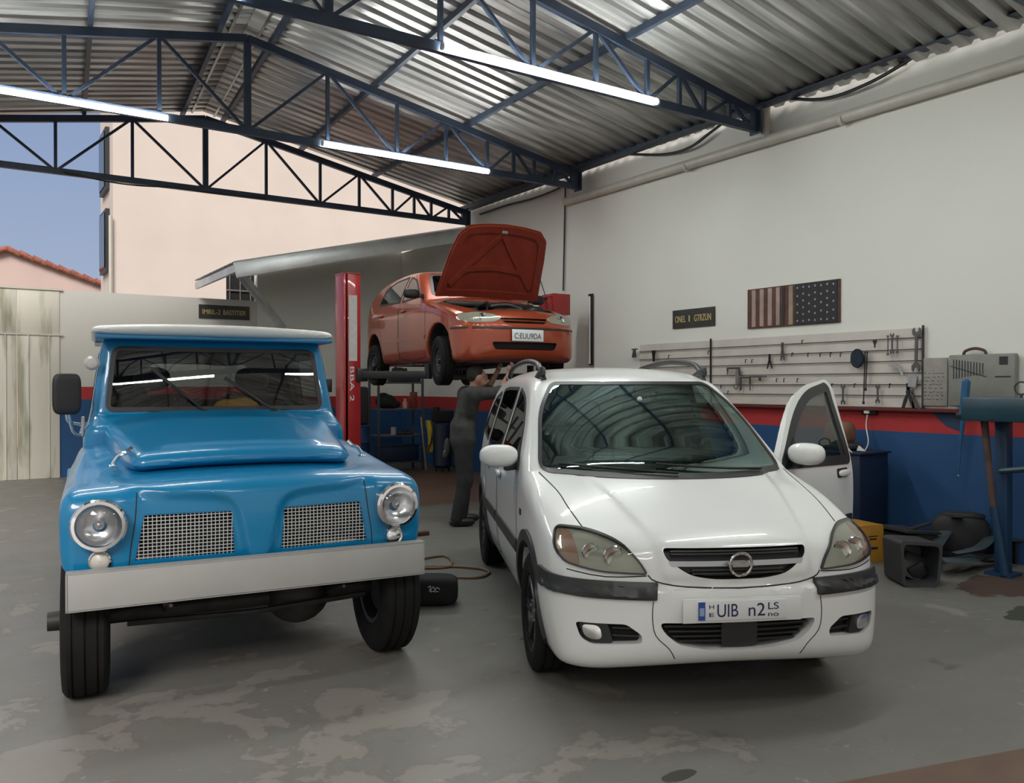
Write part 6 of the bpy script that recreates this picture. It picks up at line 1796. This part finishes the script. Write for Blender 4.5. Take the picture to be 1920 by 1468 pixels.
# teal workbench cabinet on a post, at the right edge
t = empty('pedestal_bench', (6.95, 3.12, 0)); tag(t, 'dark teal metal box on a tall blue post at the right edge', 'workbench')
M['post_navy'] = mat('post_navy', (0.010, 0.040, 0.095), 0.5)
M['teal'] = mat('dark_teal_paint', (0.012, 0.045, 0.065), 0.35, coat=0.3, noise=0.15, nscale=4)
mb = MB(); mb.box((0.0, -0.02, 1.36), (0.42, 0.95, 0.19), bevel=0.01); mb.obj('box_top', 'teal', t)
mb = MB(); mb.box((0.1, 0.27, 0.65), (0.10, 0.10, 1.26), bevel=0.01); mb.box((0.1, 0.27, 0.012), (0.20, 0.20, 0.024)); mb.obj('post', 'post_navy', t)
mb = MB(); mb.cyl((-0.07, 0.34, 1.27), (-0.04, 0.28, 0.55), 0.028, 0.024); mb.obj('wooden_pole', mat('greyed_wood', (0.075, 0.045, 0.038), 0.7, noise=0.2), t)
mb = MB(); mb.cyl((-0.04, 0.28, 0.57), (0.02, 0.22, 0.02), 0.03, 0.035); mb.obj('pole_foot', 'post_navy', t)
mb = MB(); mb.tube([(0.0, 0.25, 0.86), (0.0, 0.0, 0.90), (0.0, -0.3, 0.93)], 0.025, 8); mb.box((0, -0.22, 1.18), (0.14, 0.2, 0.17), bevel=0.02); mb.obj('side_arm', 'teal', t)
c0 = onx(1915, 727, 6.95) - Vector((6.95, 3.12, 0)); c0.z = 1.53
mb = MB(); mb.tube([c0 + Vector((0, 0.05 * math.cos(k * math.pi / 8), 0.05 * math.sin(k * math.pi / 8))) for k in range(16)], 0.007, 8, closed=True); mb.cyl(c0 + Vector((0, 0, -0.05)), c0 + Vector((0, 0, -0.09)), 0.012); mb.obj('steel_ring', 'dark_steel', t)

# blue cabinet with brown bag
M['cab_blue'] = mat('deep_blue_cabinet', (0.010, 0.045, 0.14), 0.4, coat=0.3)
M['cab_dark'] = mat('dark_blue_cabinet', (0.006, 0.016, 0.045), 0.5)
t = empty('tool_cabinet', (7.22, 5.0, 0)); tag(t, 'dark blue tool cabinet behind the open van door', 'cabinet')
mb = MB(); mb.box((0, 0, 0.46), (0.46, 0.70, 0.88), bevel=0.012); mb.obj('body', 'cab_dark', t)
mb = MB(); mb.box((-0.24, 0.17, 0.62), (0.02, 0.30, 0.46), bevel=0.005); d = mb.obj('door', 'cab_blue', t)
mb = MB(); mb.box((-0.26, 0.05, 0.66), (0.02, 0.015, 0.10), bevel=0.003); mb.obj('handle', 'steel', d)
mb = MB(); mb.box((0, 0, 0.905), (0.50, 0.74, 0.02), bevel=0.004); mb.obj('top', 'cab_dark', t)
for sx in (-0.19, 0.19):
    for sy in (-0.3, 0.3): mb = MB(); mb.box((sx, sy, 0.012), (0.05, 0.05, 0.024)); mb.obj('foot', 'black', t)
M['paper_bag'] = mat('brown_leather', (0.17, 0.085, 0.05), 0.7, noise=0.25, nscale=9, bump=0.5, bscale=14)
t = empty('leather_bag', (7.25, 5.05, 0.917)); tag(t, 'crumpled brown bag on top of the dark blue cabinet', 'bag')
mb = MB(); superq(mb, (0, 0, 0.16), (0.11, 0.15, 0.12), 3.2); superq(mb, (0.0, -0.03, 0.22), (0.09, 0.10, 0.06), 2.4); mb.obj('bag', 'paper_bag', t)
mb = MB(); superq(mb, (0, -0.02, 0.035), (0.14, 0.20, 0.04), 3.0); mb.obj('base_flap', 'interior', t)
mb = MB(); p = Vector((7.06, 4.72, 0.93)); mb.prism([(0, 0), (0.09, 0.0), (0.02, 0.05)], frame(p, (0, -1, 0), (0, 0, 1)), 0.02, bevel=0.002); tag(mb.obj('folded_paper', 'plate_white'), 'small folded white paper on the corner of the blue cabinet', 'paper')

# thin upright lamp fixture on the wall
t = empty('wall_batten', (7.59, 9.38, 2.37)); tag(t, 'slim upright black and white batten lamp on the wall right of the lift', 'lamp')
mb = MB(); mb.box((-0.02, 0, 0), (0.03, 0.075, 1.04), bevel=0.005); mb.obj('housing', 'black', t)
mb = MB(); mb.cyl((-0.045, 0.005, -0.50), (-0.045, 0.005, 0.48), 0.014); mb.obj('tube', 'white_plastic', t)
mb = MB(); mb.box((-0.045, 0.0, 0.50), (0.03, 0.05, 0.03), bevel=0.005); mb.obj('end_cap', 'black', t)

# ------------------------------------------------------------------ right side clutter on the floor
M['box_yellow'] = mat('yellow_carton', (0.40, 0.19, 0.018), 0.6, noise=0.1, nscale=6)
M['grey_plastic'] = mat('grey_black_plastic', (0.035, 0.037, 0.04), 0.5, noise=0.2, nscale=6)
M['teal_plastic'] = mat('grey_teal_plastic', (0.055, 0.075, 0.082), 0.4, noise=0.15, nscale=5)
t = empty('battery_carton', (6.55, 4.42, 0), R(-12)); tag(t, 'yellow carton with black print on the floor behind the van headlight', 'box')
mb = MB(); mb.box((0, 0, 0.16), (0.36, 0.34, 0.32), bevel=0.006); c = mb.obj('carton', 'box_yellow', t)
mb = MB()
for yy, zz, w, h in ((0.06, 0.235, 0.10, 0.008), (0.06, 0.21, 0.08, 0.012), (-0.05, 0.235, 0.07, 0.006), (-0.05, 0.215, 0.09, 0.006), (-0.02, 0.13, 0.26, 0.02)):
    mb.box((yy, -0.1705, zz), (w, 0.002, h))
mb.obj('print', 'black', c, smooth=0)
mb = MB(); mb.box((0, 0, 0.325), (0.35, 0.33, 0.012), bevel=0.003); mb.obj('lid', 'box_yellow', t)
t = empty('black_crate', (6.96, 4.20, 0), R(-10)); tag(t, 'black crate of scrap parts beside the yellow carton', 'crate')
mb = MB(); mb.box((0, 0, 0.13), (0.36, 0.44, 0.26), bevel=0.02); c = mb.obj('crate', 'blackmatte', t)
mb = MB(); mb.lathe([(0.035, 0), (0.03, 0.01), (0.001, 0.012)], (-0.06, -0.222, 0.10), mtx=Matrix.Rotation(R(90), 4, 'X')); mb.obj('round_badge', 'teal_plastic', c)
mb = MB(); mb.box((0.0, -0.02, 0.27), (0.40, 0.42, 0.02), Matrix.Rotation(R(6), 3, 'Y')); mb.box((0.08, -0.1, 0.30), (0.25, 0.05, 0.02), Matrix.Rotation(R(-9), 3, 'Y')); mb.obj('scrap_cover', 'charcoal', t)
# dark plastic bin lying with its mouth to the viewer
t = empty('plastic_bin', (6.16, 3.62, 0), R(56 - 90)); tag(t, 'dark grey square plastic bin tipped open toward the viewer on the floor', 'bin')
P0 = rpoly([(-0.15, 0.0), (0.13, -0.0), (0.16, 0.34), (-0.17, 0.36)], 0.05); P1 = rpoly([(-0.09, 0.04), (0.08, 0.04), (0.10, 0.27), (-0.10, 0.28)], 0.04)
n = len(P0); V = [(p[0], -0.12, p[1]) for p in P0] + [(p[0] * 0.98, 0.20, p[1] * 0.97 + 0.003) for p in P0] + [(p[0] * 0.84, -0.12, 0.18 + (p[1] - 0.18) * 0.84) for p in P0] + [(p[0], 0.10, p[1]) for p in P1]
F = [(i, (i + 1) % n, n + (i + 1) % n, n + i) for i in range(n)] + [tuple(range(n, 2 * n))] + [(2 * n + i, 3 * n + i, 3 * n + (i + 1) % n, 2 * n + (i + 1) % n) for i in range(n)] + [(i, 2 * n + i, 2 * n + (i + 1) % n, (i + 1) % n) for i in range(n)] + [tuple(range(4 * n - 1, 3 * n - 1, -1))]
mb = MB(); mb.raw(V, F); mb.obj('bin', 'grey_plastic', t)
mb = MB(); mb.box((0.0, 0.03, 0.13), (0.17, 0.02, 0.20), Matrix.Rotation(R(-18), 3, 'X') @ Matrix.Rotation(R(25), 3, 'Y'), bevel=0.008); mb.box((0.02, -0.01, 0.10), (0.12, 0.02, 0.12), Matrix.Rotation(R(12), 3, 'X') @ Matrix.Rotation(R(-30), 3, 'Y'), bevel=0.008); mb.obj('inner_flap', 'clad', t)
# discarded car trim pieces
def trim_piece(pts, w, th, m, label, name='car_trim'):
    pts = catmull3([Vector(p) for p in pts], 5); V = []; F = []
    for i, p in enumerate(pts):
        d = (pts[min(i + 1, len(pts) - 1)] - pts[max(i - 1, 0)]).normalized(); sd = d.cross(Vector((0, 0, 1))).normalized(); up = sd.cross(d)
        ww = w * (0.55 + 0.45 * math.sin(math.pi * (i + 1) / (len(pts) + 1)))
        for a, b in ((-1, 0), (-0.6, 0.5), (0.6, 0.5), (1, 0), (0.55, 0.25), (-0.55, 0.25)): V.append(p + sd * a * ww + up * (b * ww * 0.5 - th))
    for i in range(len(pts) - 1):
        for k in range(6): F.append((6 * i + k, 6 * i + (k + 1) % 6, 6 * i + 6 + (k + 1) % 6, 6 * i + 6 + k))
    F += [(5, 4, 3, 2, 1, 0), tuple(6 * (len(pts) - 1) + k for k in range(6))]
    mb = MB(); mb.raw(V, F); return tag(mb.obj(name, m), label, 'car part')
def fl(px, py, z=0.0): return onz(px, py, z)
trim_piece([fl(1745, 1040, 0.18), fl(1765, 1005, 0.22), fl(1790, 975, 0.34), fl(1795, 968, 0.40)], 0.06, 0.01, 'teal_plastic', 'upright grey plastic trim strip leaning at the left of the trim heap')
trim_piece([fl(1700, 1012, 0.22), fl(1735, 1022, 0.20), fl(1750, 1030, 0.16)], 0.09, 0.01, 'teal_plastic', 'pale edged plastic shell lying over the tipped bin')
trim_piece([fl(1760, 1048, 0.14), fl(1800, 1050, 0.11), fl(1830, 1042, 0.09)], 0.10, 0.01, 'teal_plastic', 'grey curved plastic trim low at the front of the heap')
trim_piece([fl(1788, 1035, 0.17), fl(1815, 1030, 0.18), fl(1840, 1022, 0.20), fl(1862, 1000, 0.24), fl(1866, 990, 0.28)], 0.05, 0.01, 'teal_plastic', 'hooked grey plastic trim curling up at the right of the heap')
trim_piece([fl(1810, 1050, 0.08), fl(1850, 1045, 0.08), fl(1890, 1038, 0.08)], 0.07, 0.01, 'grey_plastic', 'long dark grille bar lying at the right of the heap')
t = empty('bumper_shell', fl(1800, 1047, 0.0), R(-62)); tag(t, 'large black plastic bumper shell on the heap against the blue wall', 'car part')
mb = MB(); superq(mb, (0, 0, 0.22), (0.24, 0.10, 0.19), 3.0); superq(mb, (0.02, -0.01, 0.39), (0.18, 0.07, 0.035), 2.5); mb.obj('shell', 'charcoal', t)
mb = MB(); mb.box((0, 0, 0.04), (0.42, 0.16, 0.08), bevel=0.02); mb.obj('lower_lip', 'blackmatte', t)
t = empty('iron_stand', fl(1893, 1056), R(-33)); tag(t, 'small black iron stand on the floor at the right edge', 'stand')
for k in range(4): 
    mb = MB(); mb.box((-0.09 + 0.06 * k, 0, 0.10), (0.02, 0.10, 0.20), bevel=0.003); mb.obj('leg', 'blackmatte', t)
mb = MB(); mb.box((0, 0, 0.21), (0.26, 0.14, 0.02), bevel=0.004); mb.obj('top_plate', 'grey_plastic', t)

# ------------------------------------------------------------------ floor between truck and van
t = empty('tool_bag', (2.66, 5.22, 0), R(-31)); tag(t, 'black cloth bag with white logo on the floor beside the truck wheel', 'bag')
mb = MB(); superq(mb, (0, 0.02, 0.10), (0.27, 0.12, 0.10), 5.0); c = mb.obj('bag', 'blackmatte', t)
mb = MB(); f = frame((0.06, -0.1025, 0.12), (1, 0, 0), (0, 0, 1))
lg = catmull3([Vector(p) for p in ((0, 0.02, 0), (0.02, 0.03, 0), (0.015, 0.0, 0), (0.04, 0.025, 0), (0.05, 0.0, 0), (0.065, 0.02, 0), (0.085, 0.005, 0))], 4)
mb.tube([f @ p for p in lg], 0.0025, 5); mb.tube([f @ Vector((p.x * 0.8 + 0.01, -0.012 + p.y * 0.3, 0)) for p in lg], 0.002, 5); mb.obj('white_logo', 'white_plastic', c)
M['hose'] = mat('tan_hose', (0.20, 0.11, 0.05), 0.5)
cable([fl(790, 1048, 0.012), fl(830, 1042, 0.012), fl(846, 1050, 0.012), fl(842, 1062, 0.012), fl(800, 1065, 0.012), fl(792, 1062, 0.012), fl(850, 1062, 0.012), fl(900, 1066, 0.012), fl(917, 1074, 0.012), fl(890, 1083, 0.012), fl(820, 1080, 0.012), fl(785, 1078, 0.012)], 0.010, 'air_hose', 'tan air hose coiled on the floor between truck and van', 7, 'hose', 'hose')
t = fl(790, 1004); mb = MB(); mb.box(t + Vector((0, 0, 0.02)), (0.16, 0.06, 0.04), bevel=0.006); tag(mb.obj('wood_block', 'brown_wood'), 'small brown wood block on the floor behind the truck bumper', 'block')

# ------------------------------------------------------------------ shelf unit and things at the back
SX, SY = 6.52, 13.75
t = empty('shelf_unit', (SX, SY, 0)); tag(t, 'tall dark steel shelf unit in the back corner behind the lift', 'shelf')
M['shelf'] = mat('grey_shelf_steel', (0.10, 0.10, 0.11), 0.45, 0.5)
for z in (1.60, 1.115, 0.64, 0.16):
    mb = MB(); mb.box((0, 0, z), (0.90, 0.42, 0.03), bevel=0.003); mb.obj('shelf_board', 'shelf', t, smooth=0)
for sx in (-0.44, 0.44):
    for sy in (-0.2, 0.2): mb = MB(); mb.box((sx, sy, 0.90), (0.035, 0.035, 1.80)); mb.obj('post', 'shelf', t, smooth=0)
def item(name, loc, label, cat, build, m, group=None):
    mb = MB(); build(mb); o = mb.obj(name, m); o.location = loc; return tag(o, label, cat, group)
M['dark_case'] = mat('dark_case', (0.022, 0.023, 0.026), 0.5)
M['pink_plastic'] = mat('pink_plastic', (0.50, 0.30, 0.28), 0.4)
M['blue_crate'] = mat('navy_crate', (0.008, 0.020, 0.05), 0.6)
item('tool_box', (SX + 0.14, SY - 0.05, 1.616), 'long dark tool box on the top shelf', 'toolbox', lambda mb: (mb.box((0, 0, 0.06), (0.56, 0.26, 0.12), bevel=0.012), mb.box((0, 0, 0.128), (0.52, 0.22, 0.016), bevel=0.004), mb.tube([(-0.1, -0.0, 0.13), (-0.08, 0, 0.165), (0.08, 0, 0.165), (0.1, 0, 0.13)], 0.008, 6)), 'dark_case')
item('engine_part', (SX + 0.02, SY - 0.04, 1.785), 'small dark engine part on top of the tool box', 'engine part', lambda mb: (superq(mb, (0, 0, 0.05), (0.12, 0.08, 0.05), 2.6), mb.cyl((0.08, 0, 0.04), (0.17, 0, 0.06), 0.03), mb.cyl((-0.05, 0, 0.09), (-0.05, 0, 0.13), 0.02)), 'dirty_steel')
item('black_sack', (SX - 0.22, SY - 0.03, 1.132), 'heaped black sack on the second shelf', 'bag', lambda mb: (superq(mb, (0, 0, 0.13), (0.19, 0.16, 0.13), 2.2), superq(mb, (0.12, 0.0, 0.08), (0.16, 0.14, 0.08), 2.2), superq(mb, (-0.05, 0, 0.24), (0.10, 0.09, 0.05), 2.0)), 'blackmatte')
item('pink_bottle', (SX + 0.13, SY - 0.10, 1.131), 'small pink bottle on the second shelf', 'bottle', lambda mb: mb.lathe([(0.001, 0), (0.045, 0), (0.048, 0.02), (0.048, 0.11), (0.025, 0.14), (0.02, 0.155), (0.024, 0.156), (0.024, 0.18), (0.001, 0.182)]), 'pink_plastic')
item('small_box', (SX + 0.33, SY - 0.05, 1.131), 'narrow upright dark box on the second shelf, right end', 'box', lambda mb: (mb.box((0, 0, 0.15), (0.10, 0.12, 0.30), bevel=0.006), mb.box((0, -0.061, 0.18), (0.07, 0.004, 0.12))), 'orange_under')
item('paint_can', (SX - 0.10, SY - 0.10, 0.656), 'pale tin can on the third shelf', 'can', lambda mb: mb.lathe([(0.001, 0), (0.05, 0), (0.052, 0.004), (0.05, 0.01), (0.05, 0.13), (0.052, 0.136), (0.045, 0.14), (0.001, 0.138)]), 'case_pale')
item('oil_tray', (SX + 0.12, SY - 0.08, 0.656), 'flat dark tray on the third shelf', 'tray', lambda mb: (mb.box((0, 0, 0.02), (0.30, 0.22, 0.03), bevel=0.01), mb.lathe([(0.05, 0.03), (0.055, 0.08), (0.05, 0.085), (0.001, 0.08)], (0.03, 0, 0))), 'dirty_steel')
item('navy_crate', (SX, SY - 0.02, 0.176), 'navy crate filling the lowest shelf', 'crate', lambda mb: (mb.box((0, 0, 0.14), (0.74, 0.34, 0.27), bevel=0.015), mb.box((0, 0, 0.285), (0.78, 0.37, 0.02), bevel=0.005)), 'blue_crate')
p = ony(671, 760, 13.35)
item('oil_drum', (p.x, 13.35, 0), 'blue drum standing left of the shelf unit', 'drum', lambda mb: mb.lathe([(0.001, 0), (0.21, 0), (0.215, 0.02), (0.205, 0.04), (0.205, 0.27), (0.215, 0.285), (0.205, 0.30), (0.205, 0.56), (0.215, 0.575), (0.205, 0.59), (0.205, 0.84), (0.215, 0.85), (0.21, 0.87), (0.001, 0.87)]), 'cab_blue')
item('black_suitcase', (p.x - 0.01, 13.35, 0.872), 'black ribbed hard case standing on the blue drum', 'case', lambda mb: ([mb.box((0.0, 0, 0.33), (0.36, 0.20, 0.66), bevel=0.05, seg=3)] + [mb.box((-0.11 + 0.075 * k, -0.105, 0.33), (0.02, 0.012, 0.54), bevel=0.004) for k in range(4)]), 'dark_case')
p = ony(667, 712, 13.6)
item('wooden_pole', (p.x, 13.62, 0), 'pale wooden pole standing behind the black ribbed case', 'pole', lambda mb: mb.tube([(0.12, 0, 0.012), (0.05, 0, 0.9), (-0.04, 0, 1.74)], 0.022, 8), 'tan_wood')
p = ony(797, 870, 13.3)
item('broom_stick', (p.x, 13.35, 0), 'thin pale stick leaning beside the shelf unit', 'stick', lambda mb: mb.tube([(0.05, 0, 0.013), (-0.03, 0.05, 0.98)], 0.015, 8), 'tan_wood')
M['yellow_rag'] = mat('yellow_rag', (0.50, 0.36, 0.03), 0.8)
def rag(mb):
    V = []; F = []
    for i in range(9):
        for j in range(5):
            u = i / 8; v = j / 4; w = 0.16 * (1 - 0.45 * abs(u - 0.35))
            V.append(((v - 0.5) * w + 0.05 * math.sin(u * 4) + 0.05 * u, 0.025 * math.sin(v * 7 + u * 5), 0.62 - 0.58 * u))
    V += [(x, y + 0.008, z) for x, y, z in V]
    for i in range(8):
        for j in range(4):
            a = i * 5 + j; F += [(a, a + 1, a + 6, a + 5), (a + 45, a + 50, a + 51, a + 46)]
    for i in range(8): F += [(i * 5, i * 5 + 5, i * 5 + 50, i * 5 + 45), (i * 5 + 4, i * 5 + 49, i * 5 + 54, i * 5 + 9)]
    for j in range(4): F += [(j, j + 45, j + 46, j + 1), (40 + j, 41 + j, 86 + j, 85 + j)]
    mb.raw(V, F)
p = ony(803, 825, 13.3)
item('yellow_cloth', (p.x, 13.28, 0.30), 'bright yellow cloth hanging from the leaning stick beside the shelf', 'cloth', rag, 'yellow_rag')
p = ony(832, 830, 13.0)
t = empty('air_compressor', (p.x, 13.05, 0)); tag(t, 'black upright machine standing between the shelf and the mechanic', 'machine')
mb = MB(); mb.cyl((0, 0, 0.12), (0, 0, 0.85), 0.17, seg=24); mb.sphere((0, 0, 0.85), 0.17, (1, 1, 0.4)); mb.sphere((0, 0, 0.12), 0.17, (1, 1, 0.4)); mb.obj('tank', 'cab_dark', t)
mb = MB(); mb.box((0, 0, 1.0), (0.34, 0.28, 0.20), bevel=0.03); mb.cyl((-0.12, 0, 1.08), (-0.12, 0, 1.17), 0.06); mb.obj('motor', 'blackmatte', t)
for k in range(3):
    a = k * 2.094; mb = MB(); mb.cyl((0.13 * math.cos(a), 0.13 * math.sin(a), 0), (0.13 * math.cos(a), 0.13 * math.sin(a), 0.14), 0.018); mb.obj('leg', 'blackmatte', t)
